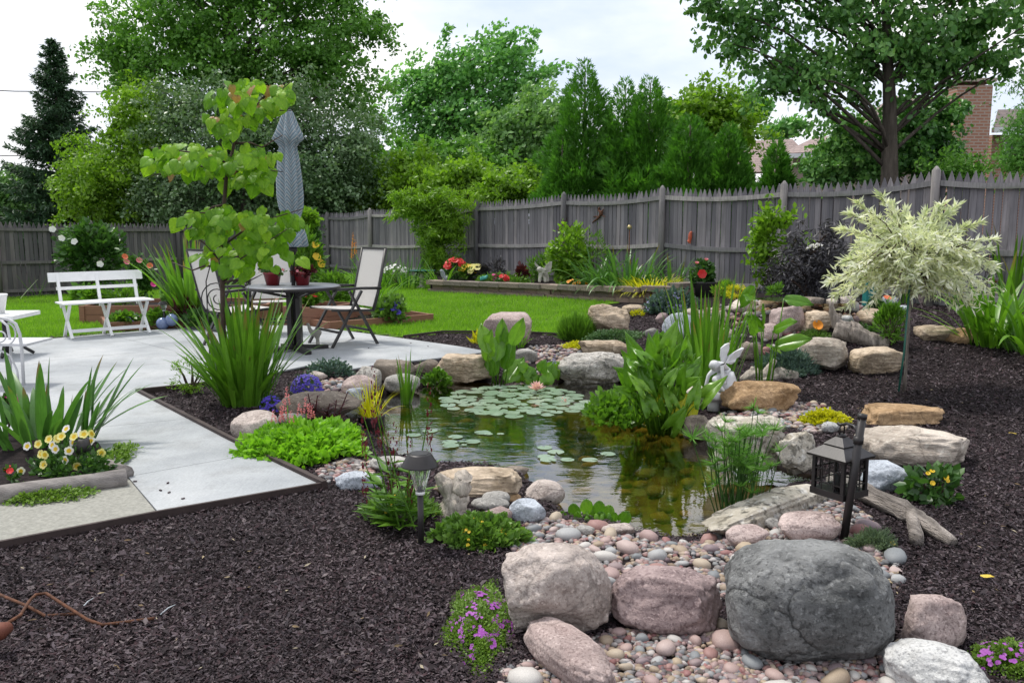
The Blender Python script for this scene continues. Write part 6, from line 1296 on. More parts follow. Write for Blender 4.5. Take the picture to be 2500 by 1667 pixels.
# ================================================================ dining set
TB = onz(722, 856, PATIO_Z); tY = TB[1]
tb = thing('patio_table', 'round dark patio table with umbrella hole', 'table', tuple(TB))
M['tabletop'] = plain('slate table top', (.16, .17, .19), .35, .2, 20, .1, spec=.5)
r_t = .51
MB().lathe([(0, .705), (r_t-.02, .705), (r_t, .70), (r_t, .725), (r_t-.012, .735), (.03, .733)], 56).build('table_top', M['tabletop'], tb, True)
MB().lathe([(r_t+.004, .695), (r_t+.010, .712), (r_t+.004, .728), (r_t-.008, .728), (r_t-.008, .695)], 56).build('rim', M['bronze'], tb, True)
MB().box((-.05, 0, .36), (.05, .10, .68)).build('pedestal', M['bronze'], tb); MB().box((.05, 0, .36), (.05, .10, .68)).build('pedestal', M['bronze'], tb)
for k in range(4):
    a = R(35+90*k); MB().bar((0, 0, .05), (.38*math.cos(a), .38*math.sin(a), .018), .07, .04).build('foot', M['bronze'], tb)
    MB().bar((.03*math.cos(a), .03*math.sin(a), .60), (.4*math.cos(a), .4*math.sin(a), .69), .03, .03).build('brace', M['bronze'], tb)
def umb():
    t = thing('patio_umbrella', 'closed grey blue patterned umbrella standing in the table', 'umbrella', (TB[0]-.05+.05, TB[1], PATIO_Z+.0))
    z = lambda v: aty(716, v, tY)[2]-PATIO_Z
    MB().tube([(0, 0, .0), (0, 0, z(290))], .022, 12).build('pole', M['bronze'], t, True)
    m, nt, b, o = newmat('umbrella cloth'); tcn = nd(nt, 'ShaderNodeTexCoord'); sp = nd(nt, 'ShaderNodeSeparateXYZ'); nt.links.new(tcn.outputs['Object'], sp.inputs[0])
    at = nd(nt, 'ShaderNodeMath', operation='ARCTAN2'); nt.links.new(sp.outputs[1], at.inputs[0]); nt.links.new(sp.outputs[0], at.inputs[1])
    q = nd(nt, 'ShaderNodeMath', operation='MULTIPLY'); q.inputs[1].default_value = 8/math.pi/1.0; nt.links.new(at.outputs[0], q.inputs[0]); pp = nd(nt, 'ShaderNodeMath', operation='PINGPONG'); pp.inputs[1].default_value = 1; nt.links.new(q.outputs[0], pp.inputs[0])
    zz = nd(nt, 'ShaderNodeMath', operation='MULTIPLY_ADD'); zz.inputs[1].default_value = 13; nt.links.new(sp.outputs[2], zz.inputs[0]); nt.links.new(pp.outputs[0], zz.inputs[2]); fr = nd(nt, 'ShaderNodeMath', operation='FRACT'); nt.links.new(zz.outputs[0], fr.inputs[0])
    col = ramp(nt, fr.outputs[0], [(0, (.52, .57, .58)), (.14, (.13, .18, .22)), (.45, (.19, .25, .29)), (.52, (.58, .52, .47)), (.64, (.14, .20, .24)), (.95, (.22, .29, .33))]); nt.links.new(col, b.inputs['Base Color']); b.inputs['Roughness'].default_value = .85
    pw = .085*0+1; wob = lambda a, i: 1+.22*math.cos(8*a)+.10*math.cos(3*a+i*.5)
    px = 1/210
    prof = [(6, 268), (10, 275), (17, 298), (26, 325), (31, 340), (21, 350), (17, 358), (21, 390), (25, 440), (26, 480), (24, 505), (18, 528), (16, 535), (20, 548), (27, 575), (31, 600), (28, 603), (8, 598)]
    MB().lathe([(r*px, z(v)) for r, v in prof], 48, wob=wob).build('canopy', m, t, True)
    MB().lathe([(.095, z(533)), (.10, z(530)), (.095, z(527))], 24).build('tie_strap', M['white'], t, True)
    MB().lathe([(.03, z(270)), (.02, z(262)), (.025, z(255)), (0, z(250))], 12).build('finial', M['bronze'], t, True)
    MB().lathe([(.05, z(600)), (.06, z(612)), (.03, z(622))], 12).build('hub', M['black'], t, True)
umb()
def chair(label, loc, rz):
    t = thing('sling_chair', label, 'chair', loc, rz, 'sling chairs around the patio table'); k = M['black']; w = .27
    for s in (-1, 1):
        MB().tube([(s*w, .26, .40), (s*w, .33, .60), (s*w, .45, 1.12)], .02, 8).build('back_rail', k, t, True)
        MB().bar((s*w, -.28, .43), (s*w, .27, .40), .03, .025).build('seat_rail', k, t)
        MB().bar((s*w*1.06, .30, .0), (s*w*1.06, -.06, .64), .036, .024).build('leg', k, t); MB().bar((s*w*1.06, -.30, .0), (s*w*1.06, .10, .64), .036, .024).build('leg', k, t)
        MB().tube([(s*w*1.08, .36, .66), (s*w*1.1, .10, .67), (s*w*1.1, -.22, .67), (s*w*1.08, -.27, .65)], .017, 8).build('armrest', k, t, True)
    MB().bar((-w, .45, 1.12), (w, .45, 1.12), .025).build('top_rail', k, t)
    MB().bar((-w, .20, .17), (w, .20, .17), .025).build('stretcher', k, t); MB().bar((-w, -.20, .17), (w, -.20, .17), .025).build('stretcher', k, t)
    MB().add([(-w*.95, .275, .44), (w*.95, .275, .44), (w*.95, .325, .60), (-w*.95, .325, .60), (w*.95, .445, 1.11), (-w*.95, .445, 1.11), (-w*.95, .285, .435), (w*.95, .285, .435), (w*.95, .335, .60), (-w*.95, .335, .60), (w*.95, .455, 1.11), (-w*.95, .455, 1.11)],
       [(0, 1, 2, 3), (3, 2, 4, 5), (7, 6, 9, 8), (8, 9, 11, 10), (0, 6, 7, 1), (5, 4, 10, 11), (0, 3, 9, 6), (3, 5, 11, 9), (1, 7, 8, 2), (2, 8, 10, 4)]).build('back_sling', M['sling'], t)
    MB().box((0, -.02, .425), (w*1.9, .50, .012), Matrix.Rotation(R(-3), 3, 'X')).build('seat_sling', M['sling'], t); return t
chair('white sling chair with black frame right of the table', tuple(onz(838, 838, PATIO_Z)), R(-50))
chair('white sling chair behind the redbud leaves left of the table', tuple(onz(585, 842, PATIO_Z)), R(138))
chair('white sling chair on the far side of the table', tuple(onz(665, 815, PATIO_Z)), R(15))
for (u, l) in ((663, 'red pot with trailing plant on the table, left of the pole'), (736, 'red pot with purple foliage on the table, right of the pole')):
    p = (aty(u, 700, tY)[0], tY+.05, PATIO_Z+.735); t = thing('flower_pot', l, 'pot', p)
    MB().lathe([(.07, 0), (.095, .12), (.105, .125), (.105, .145), (.09, .145), (.085, .12), (0, .12)], 24).build('pot_body', M['redpot'], t, True)
    bush('potted_plant', 'leafy plant spilling out of the '+('left' if u < 700 else 'right')+' red pot on the table', 'plant', (u-32, 652, u+34, 700), 260, .045, 'lf_gdark' if u < 700 else 'lf_maroon', OVAL, .3, .8, 12, stems=4, base=(p[0], p[1]-.1, p[2]+.1), flowers=('f_pink', 5, .018))
# scroll trellis beside the redbud
sb = onz(553, 850, PATIO_Z); pts = []
for k in range(40): a = k/39*2.3*2*math.pi; rr = .035+.0105*a; pts.append((.10+rr*math.cos(a+2), 0, .62+rr*math.sin(a+2)))
t = thing('scroll_trellis', 'black iron scroll ornament in front of the left chair', 'trellis', (sb[0], sb[1]-.5, PATIO_Z)); MB().tube([(.30, 0, 0), (.26, 0, .3)]+pts[::-1], .007, 6).build('scroll', M['black'], t, True); MB().tube([(-.02, 0, 0), (-.02, 0, .8), (.08, 0, 1.12), (.2, 0, 1.2)], .007, 6).build('rod', M['black'], t, True)
# ================================================================ white wire chair and side table at the left
wb = onz(20, 950, PATIO_Z); t = thing('wire_chair', 'white wrought iron chair with curled arm at the patio side', 'chair', tuple(wb)); M['wire'] = plain('grey white iron', (.55, .55, .57), .5, .1, 10, .1)
s = pxm(wb)/1.0; q = lambda u, v, dy=0: tuple(Vector(aty(u, v, wb[1]+dy)-wb))
MB().tube([q(58, 940), q(53, 850), q(48, 815), q(38, 790), q(20, 780), q(0, 776), q(-30, 776)], .014, 8).build('arm', M['wire'], t, True)
MB().tube([q(26, 940, .3), q(26, 840, .3), q(18, 795, .3), q(0, 780, .3)], .012, 8).build('leg', M['wire'], t, True); MB().tube([q(-60, 950), q(-60, 700)], .014, 8).build('leg', M['wire'], t, True)
MB().tube([q(0+14*math.cos(a), 822+13*math.sin(a)) for a in np.linspace(-2, 3.6, 18)], .007, 6).build('scroll', M['wire'], t, True)
MB().tube([q(12+26*math.cos(a), 815+28*math.sin(a)) for a in np.linspace(-1.3, 2.2, 14)], .007, 6).build('scroll', M['wire'], t, True); MB().tube([q(0, 855), q(25, 868), q(42, 905), q(46, 940)], .009, 6).build('brace', M['wire'], t, True)
b = q(-5, 842); MB().box((b[0], b[1]+.2, b[2]), (.50, .42, .02)).build('seat', M['wire'], t)
tt = aty(10, 770, 9.2); t = thing('side_table', 'white table end with black pedestal at the patio side', 'table', (tt[0], tt[1], PATIO_Z)); h = tt[2]-PATIO_Z
MB().box((-.22, 0, h), (.90, .62, .045), Matrix.Rotation(R(4), 3, 'Z')).build('table_top', M['white'], t, bevel=.008); MB().tube([(0, 0, .02), (0, 0, h-.02)], .03, 10).build('pedestal', M['black'], t, True)
for k in range(4): a = R(20+90*k); MB().tube([(0, 0, .18), (.12*math.cos(a), .12*math.sin(a), .12), (.26*math.cos(a), .26*math.sin(a), .02)], .018, 8).build('foot', M['black'], t, True)
p = aty(-6, 768, 9.2); tag(MB().lathe([(.07, 0), (.105, .19), (.11, .19), (.11, .205), (.095, .205), (.09, .18), (0, .18)], 24).build('flower_pot', M['white'], None, True, loc=(p[0], p[1], PATIO_Z+h+.024)), 'white pot standing on the white side table', 'pot')
# ================================================================ lantern on a pole
lb = G(2052, 1322); ly = lb[1]; LT = thing('lantern_pole', 'leaning dark bronze garden pole with curved hook behind the dark boulder', 'lantern pole', tuple(lb)); Q = lambda u, v, dy=0: Vector(aty(u, v, ly+dy)-lb)
a, b = Q(2058, 1330), Q(2106, 1012); MB().tube([a, b], .018, 16).build('pole', M['bronze'], LT, True); MB().tube([Q(2104.5, 1022), b+(b-a)*.004], .021, 16).build('pole_cap', M['bronze'], LT, True); MB().tube([Q(2095, 1083), Q(2097, 1066)], .022, 16).build('collar', M['bronze'], LT, True)
MB().tube([Q(2096, 1058, 0), Q(2085, 1040, .04), Q(2068, 1034, .08), Q(2052, 1037, .13), Q(2044, 1032, .14)], .007, 8).build('hook', M['bronze'], LT, True)
c = aty(2052, 1120, ly+.13); LN = thing('hanging_lantern', 'dark square lantern with pagoda roof and glass panes hanging from the pole', 'lantern', tuple(c), R(32)); bz = M['bronze']; s = 1/pxm(c); zz = lambda v: aty(2052, v, ly+.13)[2]-c[2]
def frus(mb, r0, z0, r1, z1): mb.add([(-r0, -r0, z0), (r0, -r0, z0), (r0, r0, z0), (-r0, r0, z0), (-r1, -r1, z1), (r1, -r1, z1), (r1, r1, z1), (-r1, r1, z1)], [(3, 2, 1, 0), (4, 5, 6, 7), (0, 1, 5, 4), (1, 2, 6, 5), (2, 3, 7, 6), (3, 0, 4, 7)]); return mb
rf = .082*1.33; bd = .064*1.25
frus(frus(MB(), rf*.98, zz(1112), rf, zz(1108)), rf, zz(1107), rf*.42, zz(1083)).build('roof', bz, LN); frus(MB(), rf*.52, zz(1083), rf*.18, zz(1066)).build('upper_roof', bz, LN); MB().lathe([(.02, zz(1068)), (.02, zz(1060)), (.012, zz(1058))], 12).build('top_knob', bz, LN, True)
MB().tube([(-.016, 0, zz(1060)), (-.017, 0, zz(1042)), (0, 0, zz(1036)), (.017, 0, zz(1042)), (.016, 0, zz(1060))], .004, 8).build('ring', bz, LN, True)
frus(MB(), rf*.85, zz(1205), rf*.85, zz(1190)).build('base', bz, LN)
gl = newmat('lantern glass')[0]; bb = gl.node_tree.nodes['Principled BSDF']; bb.inputs['Base Color'].default_value = (.93, .95, .95, 1); bb.inputs['Transmission Weight'].default_value = 1; bb.inputs['Roughness'].default_value = .03; bb.inputs['IOR'].default_value = 1.1
z0, z1 = zz(1190), zz(1112)
for sx in (-1, 1):
    for sy in (-1, 1): MB().box((sx*bd, sy*bd, (z0+z1)/2), (.017, .017, z1-z0)).build('corner_post', bz, LN)
for k in range(4):
    rot = Matrix.Rotation(R(90*k), 3, 'Z'); pn = MB().box(rot@Vector((0, -bd, (z0+z1)/2)), (bd*1.85, .003, z1-z0), rot).build('pane', gl, LN)
    m = MB()
    for x in (-bd*.42, bd*.42): m.box(rot@Vector((x, -bd-.004, (z0+z1)/2)), (.005, .005, z1-z0), rot)
    for f in (.22, .62): m.box(rot@Vector((0, -bd-.004, z0+(z1-z0)*f)), (bd*1.8, .005, .005), rot)
    m.build('muntins', bz, pn)
MB().lathe([(.03, z0), (.03, z0+.02), (.022, z0+.07), (.0, z0+.075)], 12).build('lamp', M['white'], LN, True)
MB().box((rf*.0, -rf*.72, zz(1098)), (.05, .05, .002), Matrix.Rotation(R(36), 3, 'X')).build('solar_panel', M['black'], LN)
# ================================================================ driftwood
def drift(name, label, tubes, mat, cat='driftwood', origin=None):
    o = np.array(origin if origin is not None else tubes[0][0][0]); t = thing(name, label, cat, tuple(o))
    for i, (pts, rr) in enumerate(tubes):
        P = []; RRr = []
        for k in range(len(pts)-1):
            for j in range(5): f = j/5; P.append(Vector(pts[k]).lerp(Vector(pts[k+1]), f)-Vector(o)+Vector(tuple(rng.normal(0, rr[k]*.06, 3)))); RRr.append((rr[k]+(rr[k+1]-rr[k])*f)*(1+rng.normal(0, .05)))
        P.append(Vector(pts[-1])-Vector(o)); RRr.append(rr[-1]); ns = 22; mb = MB().tube(P, RRr, ns); V = []; rm = float(np.mean(rr))
        for q, v in enumerate(mb.v):
            j, k_ = divmod(q, ns); cx_ = P[j]; gr = mnoise.noise(Vector((k_*1.9+i*7, j*.13, 0)))*.20+mnoise.noise(Vector((k_*.55, j*.35, i*3.)))*.22+mnoise.noise(Vector(v)*30)*.06
            V.append(tuple(cx_+(Vector(v)-cx_)*(1+gr)))
        mb.v = V; mb.build('trunk' if i == 0 else 'branch', M[mat], t, True)
    return t
g_ = lambda u, v, dz=0: np.array(G(u, v))+np.array([0, 0, dz])
la_, lb_ = g_(2030, 1190), g_(2328, 1335); M['logwood'] = plain('weathered log wood', (.30, .265, .24), .9, .7, 4, 1.0, spec=.1, dist=.03, stretch=(1.8, .16, .16), rot=math.atan2(lb_[1]-la_[1], lb_[0]-la_[0]))
drift('driftwood_log', 'long grey weathered log lying from the lantern pole to the mulch', [([g_(2030, 1190, .05), g_(2110, 1222, .05), g_(2200, 1268, .05), g_(2260, 1300, .04), g_(2328, 1335, .015)], [.040, .050, .046, .040, .024]), ([g_(2226, 1284, .055), g_(2238, 1336, .03)], [.030, .031])], 'logwood')
ty = float(G(2120, 852)[1])+.25; tp_ = lambda u, v, d=0: aty(u, v, ty+d)
drift('driftwood_log', 'thick grey log with upright fork resting on the tan block', [([tp_(2040, 800), tp_(2075, 815, -.05), tp_(2120, 830, -.1), tp_(2168, 842, -.12)], [.09, .11, .09, .06]), ([tp_(2045, 800), tp_(2035, 770), tp_(2027, 735)], [.06, .04, .015]), ([tp_(2042, 790), tp_(2052, 765)], [.04, .015])], 'driftwood')
dy = float(G(1870, 940)[1])+.22; tq = lambda u, v, d=0: aty(u, v, dy+d)
drift('driftwood_root', 'pale gnarled driftwood root beside the fairy statue', [([tq(1812, 930), tq(1840, 915), tq(1870, 918), tq(1905, 912), tq(1942, 920)], [.04, .06, .05, .055, .06]), ([tq(1868, 915), tq(1880, 895), tq(1892, 878)], [.045, .030, .022]), ([tq(1850, 932), tq(1890, 945, -.05), tq(1935, 957, -.1)], [.03, .022, .012]), ([tq(1835, 915), tq(1838, 895)], [.035, .015]), ([tq(1835, 932, -.05), tq(1880, 925, -.06)], [.025, .02])], 'paledrift')
sy = float(G(1110, 1262)[1])+.06; ts_ = lambda u, v, d=0: aty(u, v, sy+d)
drift('driftwood_stump', 'upright pale driftwood stump beside the tan sandstone slab', [([ts_(1108, 1270), ts_(1112, 1225), ts_(1125, 1190), ts_(1135, 1162)], [.085, .06, .05, .042]), ([ts_(1110, 1215), ts_(1085, 1180), ts_(1066, 1158)], [.05, .04, .015])], 'paledrift')
# ================================================================ statues and ornaments
def skinned(name, verts, edges, rad, mat, parent, loc=(0, 0, 0), sub=2):
    me = bpy.data.meshes.new(name); me.from_pydata([tuple(v) for v in verts], edges, []); o = put(name, me, parent, loc); o.modifiers.new('skin', 'SKIN')
    for i, d in enumerate(me.skin_vertices[0].data): d.radius = (rad[i], rad[i]); d.use_root = (i == 0)
    s = o.modifiers.new('sub', 'SUBSURF'); s.levels = s.render_levels = sub; me.materials.append(mat); return o
fb = aty(1758, 985, float(G(1758, 1000)[1])-.02); fb = np.array([fb[0], fb[1], H1(fb[0], fb[1])]); fy = fb[1]; FS = thing('fairy_statue', 'white fairy statue with butterfly wings bending over a toadstool', 'statue', tuple(fb)); fq = lambda u, v, d=0: Vector(aty(u, v, fy+d)-fb)
MB().lathe([(.05, 0), (.045, .05), (.05, .09), (.085, .10), (.09, .125), (.06, .15), (0, .158)], 20, c=(fq(1742, 985)[0], 0, 0)).build('toadstool', M['statue'], FS, True)
hip, sp, ch_, nk, hd = fq(1772, 920), fq(1772, 900), fq(1768, 885), fq(1757, 886, -.03), fq(1746, 895, -.06)
vs = [hip, sp, ch_, nk, hd, fq(1752, 905, -.07), fq(1738, 918, -.05), fq(1745, 930, -.07), fq(1730, 915, -.03), fq(1724, 938, -.04), fq(1722, 950, -.04), fq(1762, 895, -.08), fq(1765, 925, -.11), fq(1770, 938, -.12), fq(1742, 925, -.1), fq(1758, 945, -.13), fq(1768, 955, -.13)]
ed = [(0, 1), (1, 2), (2, 3), (3, 4), (2, 8), (8, 9), (9, 10), (2, 11), (11, 12), (12, 13), (0, 14), (14, 15), (15, 16)]
used = [0, 1, 2, 3, 4, 8, 9, 10, 11, 12, 13, 14, 15, 16]; mp_ = {v: i for i, v in enumerate(used)}
rad = {0: .05, 1: .038, 2: .042, 3: .018, 4: .036, 8: .016, 9: .013, 10: .012, 11: .017, 12: .014, 13: .012, 14: .024, 15: .018, 16: .013}
skinned('body', [vs[i] for i in used], [(mp_[a], mp_[b]) for a, b in ed], [rad[i] for i in used], M['statue'], FS)
MB().lathe([(.085, 0), (.075, .05), (.06, .10), (.042, .15)], 20, c=(fq(1776, 945)[0], 0, fq(1776, 952)[2]), wob=lambda a, i: 1+.08*math.cos(9*a)).build('skirt', M['statue'], FS, True)
MB().lathe([(.04*math.sin(math.pi*k/8)*1.05, -.04*math.cos(math.pi*k/8)) for k in range(9)], 12, c=tuple(hd+Vector((-.004, .012, .01))), wob=lambda a, i: 1+.1*math.cos(7*a+i)).build('hair', M['statue'], FS, True)
def wing(pts, d):
    P = [fq(u, v, d+(k % 2)*.012) for k, (u, v) in enumerate(pts)]; th = Vector((0, .012, 0)); n = len(P); MB().add(P+[p+th for p in P], [tuple(range(n))[::-1], tuple(range(n, 2*n))]+[(i, (i+1) % n, n+(i+1) % n, n+i) for i in range(n)]).build('wing', M['statue'], FS)
wing([(1762,888),(1758,870),(1760,850),(1770,840),(1780,837),(1781,850),(1775,866),(1780,880)], .05); wing([(1772,886),(1780,868),(1795,858),(1812,848),(1817,850),(1810,862),(1806,870),(1798,875),(1795,883),(1785,890)], .03)
# gargoyle on the wall cap
gy_ = bedY(1328, .02); gb = aty(1328, 695, gy_); gb[2] = H1(gb[0], gb[1])-.03+bh*1.5+ch; gb[1] += .05; GS = thing('gargoyle_statue', 'crouching winged gargoyle statue standing on the wall cap', 'statue', tuple(gb)); gq = lambda u, v, d=0: Vector(aty(u, v, gb[1]+d)-gb)
zf = -gq(1328, 696)[2]; Z = Vector((0, 0, zf))
vs = [gq(1326, 672)+Z, gq(1324, 662)+Z, gq(1318, 660, -.05)+Z, gq(1311, 664, -.10)+Z, gq(1318, 682, -.08)+Z, gq(1317, 694, -.10)+Z, gq(1330, 682, -.07)+Z, gq(1331, 694, -.09)+Z, gq(1336, 680, .04)+Z, gq(1337, 693, .02)+Z]
skinned('body', vs, [(0, 1), (1, 2), (2, 3), (1, 4), (4, 5), (1, 6), (6, 7), (0, 8), (8, 9)], [.07, .065, .05, .035, .03, .03, .03, .03, .045, .03], M['greystatue'], GS)
for pts in (((1323,660),(1312,650),(1305,641),(1306,650),(1312,658),(1320,666)), ((1328,660),(1334,650),(1342,643),(1348,642),(1347,655),(1343,668),(1335,670))):
    P = [gq(u, v, .04)+Z for u, v in pts]; n = len(P); th = Vector((0, .025, 0)); MB().add(P+[p+th for p in P], [tuple(range(n))[::-1], tuple(range(n, 2*n))]+[(i, (i+1) % n, n+(i+1) % n, n+i) for i in range(n)]).build('wing', M['greystatue'], GS)
def little(name, label, cat, base, pts, edges, rad, mat): t = thing(name, label, cat, tuple(base)); skinned('body', pts, edges, rad, mat, t); return t
cb = aty(1082, 693, bedY(1075, -.02)); cb[2] = H1(cb[0], cb[1])-.03+bh*1.5+ch; little('cat_ornament', 'small pale blue animal ornament at the end of the wall', 'ornament', cb, [(0, 0, .05), (0, -.02, .13), (-.02, -.05, .20), (-.05, -.08, .21), (.08, 0, .03)], [(0, 1), (1, 2), (2, 3), (0, 4)], [.055, .05, .045, .03, .03], M['bluerock'])
cb = aty(1180, 695, bedY(1178, .03)); cb[2] = H1(cb[0], cb[1])-.03+bh*1.5+ch; little('duck_ornament', 'small teal bird ornament on the wall cap beside the dahlia', 'ornament', cb, [(0, 0, .04), (-.07, 0, .07), (.06, 0, .08), (.09, 0, .12)], [(0, 1), (0, 2), (2, 3)], [.05, .025, .03, .03], plain('teal glaze', (.05, .25, .22), .3))
cb = onz(772, 795, .28); little('goose_statue', 'grey stone bird statue behind the table leg', 'statue', (cb[0], cb[1], .0), [tuple(.6*q for q in p_) for p_ in [(0, 0, .34), (.10, 0, .36), (-.10, 0, .34), (-.14, 0, .44), (-.15, 0, .50), (-.19, -.02, .50), (.02, 0, .2), (.02, 0, .0)]], [(0, 1), (0, 2), (2, 3), (3, 4), (4, 5), (0, 6), (6, 7)], [.05, .03, .03, .02, .024, .01, .02, .03], M['greystatue'])
# bird bath
bb_ = G(1030, 704); t = thing('bird_bath', 'green bird bath bowl on a figured stand near the fence', 'bird bath', tuple(bb_)); hb_ = aty(1030, 660, bb_[1])[2]-bb_[2]; MB().lathe([(0, hb_-.06), (.12, hb_-.05), (.30, hb_-.005), (.31, hb_), (.29, hb_), (.1, hb_-.03), (0, hb_-.035)], 28).build('bowl', plain('teal metal bowl', (.02, .10, .085), .4), t, True)
MB().lathe([(.13, 0), (.12, .03), (.05, .06), (.04, .2), (.06, .25), (.035, .3), (.05, hb_-.05)], 14).build('stand', M['greystatue'], t, True)
# gold globe on a stick, ornaments on the fence
p = aty(1537, 555, bedY(1537, .75)); t = thing('globe_stake', 'golden globe finial on a thin stick in the raised bed', 'ornament', (p[0], p[1], BEDZ)); hh = p[2]-BEDZ
MB().tube([(0, 0, 0), (0, 0, hh)], .010, 8).build('stick', M['rust'], t, True); MB().lathe([(.045*math.sin(math.pi*k/10), hh-.045*math.cos(math.pi*k/10)) for k in range(11)], 18).build('globe', plain('gold globe', (.40, .33, .16), .3, .1, metal=.6), t, True)
pf, _ = onfence(1682); pf = pf-FN*.05; z_ = aty(1682, 591, pf[1])[2]; little('parrot_ornament', 'small orange red figure sitting on the fence rail', 'ornament', (pf[0], pf[1], z_), [(0, 0, .02), (0, 0, .10), (.01, 0, .17), (.03, -.02, .19), (-.03, 0, -.02)], [(0, 1), (1, 2), (2, 3), (0, 4)], [.035, .04, .032, .012, .015], plain('orange red paint', (.45, .09, .04), .5))
pf, _ = onfence(1467); pf = pf-FN*.03
def gecko(uv, rr): o = np.array([pf[0], pf[1], aty(1467, 525, pf[1])[2]]); return [tuple(aty(u, v, pf[1]-(u-1467)*.012)-o) for u, v in uv], o
L1, o_ = gecko([(1460,512),(1468,520),(1462,532),(1450,540),(1446,545),(1474,510),(1470,526),(1478,530),(1455,528),(1448,530),(1464,506)], 0)
t = thing('gecko_ornament', 'rusty metal lizard ornament hanging on the fence', 'ornament', tuple(o_)); skinned('body', L1, [(0, 1), (1, 2), (2, 3), (3, 4), (1, 5), (1, 6), (6, 7), (2, 8), (8, 9), (0, 10)], [.022, .026, .022, .013, .006, .010, .011, .008, .011, .008, .018], M['rust'], t)
# glass feeder on its hook
fb_ = G(2375, 842); t = thing('shepherd_hook', 'thin dark shepherd hook leaning beside the daylilies', 'hook', tuple(fb_)); fq2 = lambda u, v: tuple(aty(u, v, fb_[1])-fb_)
MB().tube([fq2(2374, 845), fq2(2400, 700), fq2(2414, 620), fq2(2420, 612), fq2(2428, 618), fq2(2424, 632)], .006, 8).build('rod', M['black'], t, True)
fc = aty(2420, 690, fb_[1]); t = thing('glass_feeder', 'clear glass hummingbird feeder with red base hanging from the hook', 'feeder', tuple(fc)); zf = lambda v: aty(2420, v, fb_[1])[2]-fc[2]
MB().lathe([(.008, zf(638)), (.012, zf(650)), (.03, zf(662)), (.062, zf(678)), (.066, zf(684)), (.04, zf(690))], 20).build('bottle', gl, t, True); MB().lathe([(.045, zf(690)), (.06, zf(686)), (.055, zf(681)), (.02, zf(680))], 20).build('base', M['redpot'], t, True)
MB().tube([(0, 0, zf(640)), (0, 0, zf(628))], .004, 6).build('hanger', M['black'], t)
# teal planter behind the willow
p = aty(2122, 735, 10.6); t = thing('teal_planter', 'teal box planter half hidden under the willow', 'planter', tuple(p)); MB().box((0, 0, .12), (.13, .13, .36)).build('box', plain('teal paint', (.015, .16, .15), .5), t, bevel=.01)
# spotlight in the pansies
p = onz(205, 1150, .075); t = thing('spotlight', 'small dark glass spotlight among the pansies', 'spotlight', tuple(p)); MB().tube([(0, 0, 0), (0, 0, .10)], .012, 10).build('stake', plain('teal plastic', (.02, .08, .08), .4), t, True)
MB().lathe([(.0, .09), (.045, .12), (.05, .15), (.035, .19), (.03, .19), (.042, .15), (0, .12)], 20).build('shade', M['black'], t, True); MB().lathe([(.042, .15), (.02, .165), (0, .168)], 16).build('lens', M['lens'], t, True)
# rusty hook in the foreground
hy = float(G(200, 1540)[1]); hq = lambda u, v, dz=0: tuple(np.array(G(u, v))+np.array([0, 0, dz]))
hk = [hq(-40, 1600, .10), hq(20, 1590, .10), hq(55, 1560, .09), hq(75, 1510, .07), hq(90, 1488, .06), hq(115, 1484, .06), hq(160, 1505, .045), hq(215, 1525, .02), hq(250, 1532, .012), hq(310, 1525, .012), hq(378, 1516, .012)]
o0 = np.array(hk[5]); t = thing('rusty_hook', 'bent rusty iron garden rod lying across the dark mulch', 'garden rod', tuple(o0)); MB().tube([Vector(p)-Vector(o0) for p in hk], .006, 8).build('rod', M['rust'], t, True)
MB().tube([Vector(hq(-30, 1462, .04))-Vector(o0), Vector(hq(70, 1498, .03))-Vector(o0), Vector(hq(110, 1510, .012))-Vector(o0), Vector(hq(190, 1502, .008))-Vector(o0)], .006, 8).build('rod', M['rust'], t, True)
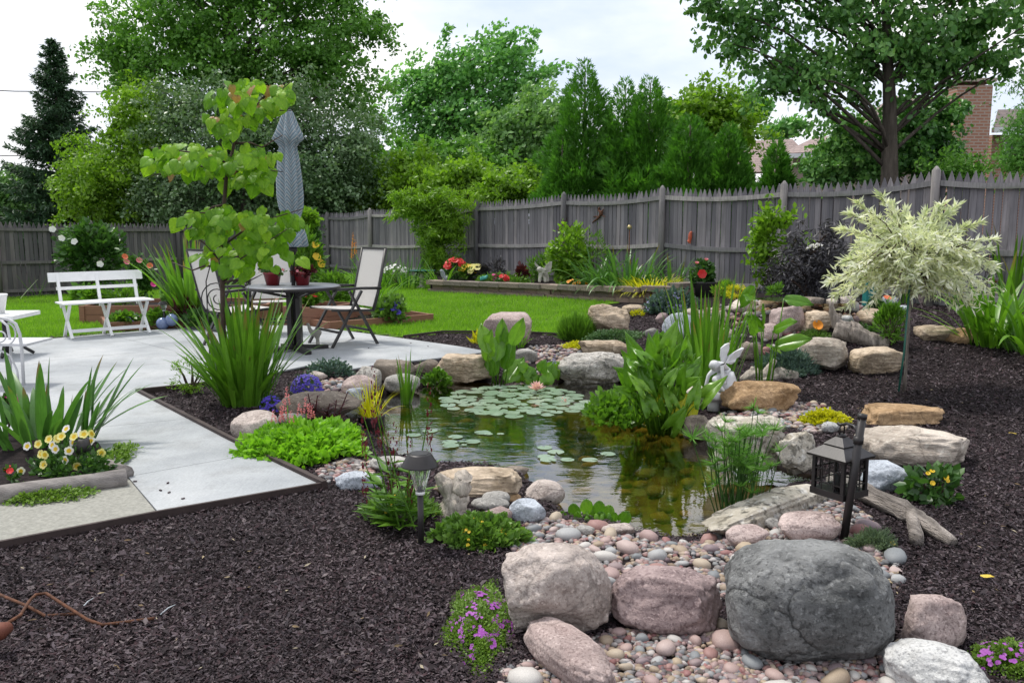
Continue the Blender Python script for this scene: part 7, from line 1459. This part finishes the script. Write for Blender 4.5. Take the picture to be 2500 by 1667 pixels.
MB().tube([Vector(hq(-60, 1610, .07))-Vector(o0), Vector(hq(10, 1600, .09))-Vector(o0), Vector(hq(28, 1590, .09))-Vector(o0)], [.03, .03, .018], 12).build('grip', plain('worn red brown grip', (.16, .05, .03), .7), t, True)
M['pale'] = plain('pale straw', (.42, .45, .48), .7)
for (a, b), l in ((((200,1491),(230,1466)), 'left of two pale straws lying beside the rusty rod'), (((392,1507),(430,1482)), 'right of two pale straws lying at the rod tip')):
    p, q = np.array(hq(*a, .012)), np.array(hq(*b, .012)); tag(MB().tube([(0, 0, 0), tuple((q-p)*.5+np.array([0, 0, .006])), tuple(q-p)], [.003, .0026, .0015], 6).build('straw', M['pale'], None, True, loc=tuple(p)), l, 'straw')
M['fallen'] = plain('fallen yellow leaf', (.55, .40, .05), .6)
for (u, v), l in (((2483,1067), 'yellow fallen leaf on the mulch beyond the flat slab'), ((2132,1283), 'yellow fallen leaf beside the thyme cushion'), ((2180,1342), 'yellow fallen leaf between boulder and log'), ((2392,1418), 'pale fallen leaf on the mulch near the pink boulder')):
    p = np.array(G(u, v)); V, T = broadmesh('oval'); o = put('fallen_leaf', mesh_np('fallen_leaf', V, T, M['fallen'], True), None, (p[0], p[1], p[2]+.022), (.2, .15, u), .05); tag(o, l, 'leaf')

# bits of dry leaf on the mulch
lp_ = []; rl = random.Random(4)
for k in range(90):
    u, v = (rl.uniform(40, 1150), rl.uniform(1290, 1660)) if k < 45 else (rl.uniform(2080, 2480), rl.uniform(900, 1500)); p = G(u, v)
    if sdf(PATIO, np.array([p[0]]), np.array([p[1]]))[0] > -.05 or sdf(POND, np.array([p[0]]), np.array([p[1]]))[0] > -.1 or not clear(p[0], p[1], 1.1): continue
    lp_.append((p[0], p[1], p[2]+.018))
lp_ = np.array(lp_); V, T = scatter(LANCE, lp_, rdir(len(lp_)*1)*np.array([1, 1, .15]), rdir(len(lp_), 1.2), rng.uniform(.015, .04, len(lp_)))
M['litter'] = islandmat('dry leaf litter', [(.22, .16, .09), (.30, .24, .15), (.16, .11, .06), (.36, .31, .22)], .8, .2)
tag(put('leaf_litter', mesh_np('leaf_litter', V, T, M['litter'])), 'few dry leaf shreds scattered over the dark mulch', kind='stuff')
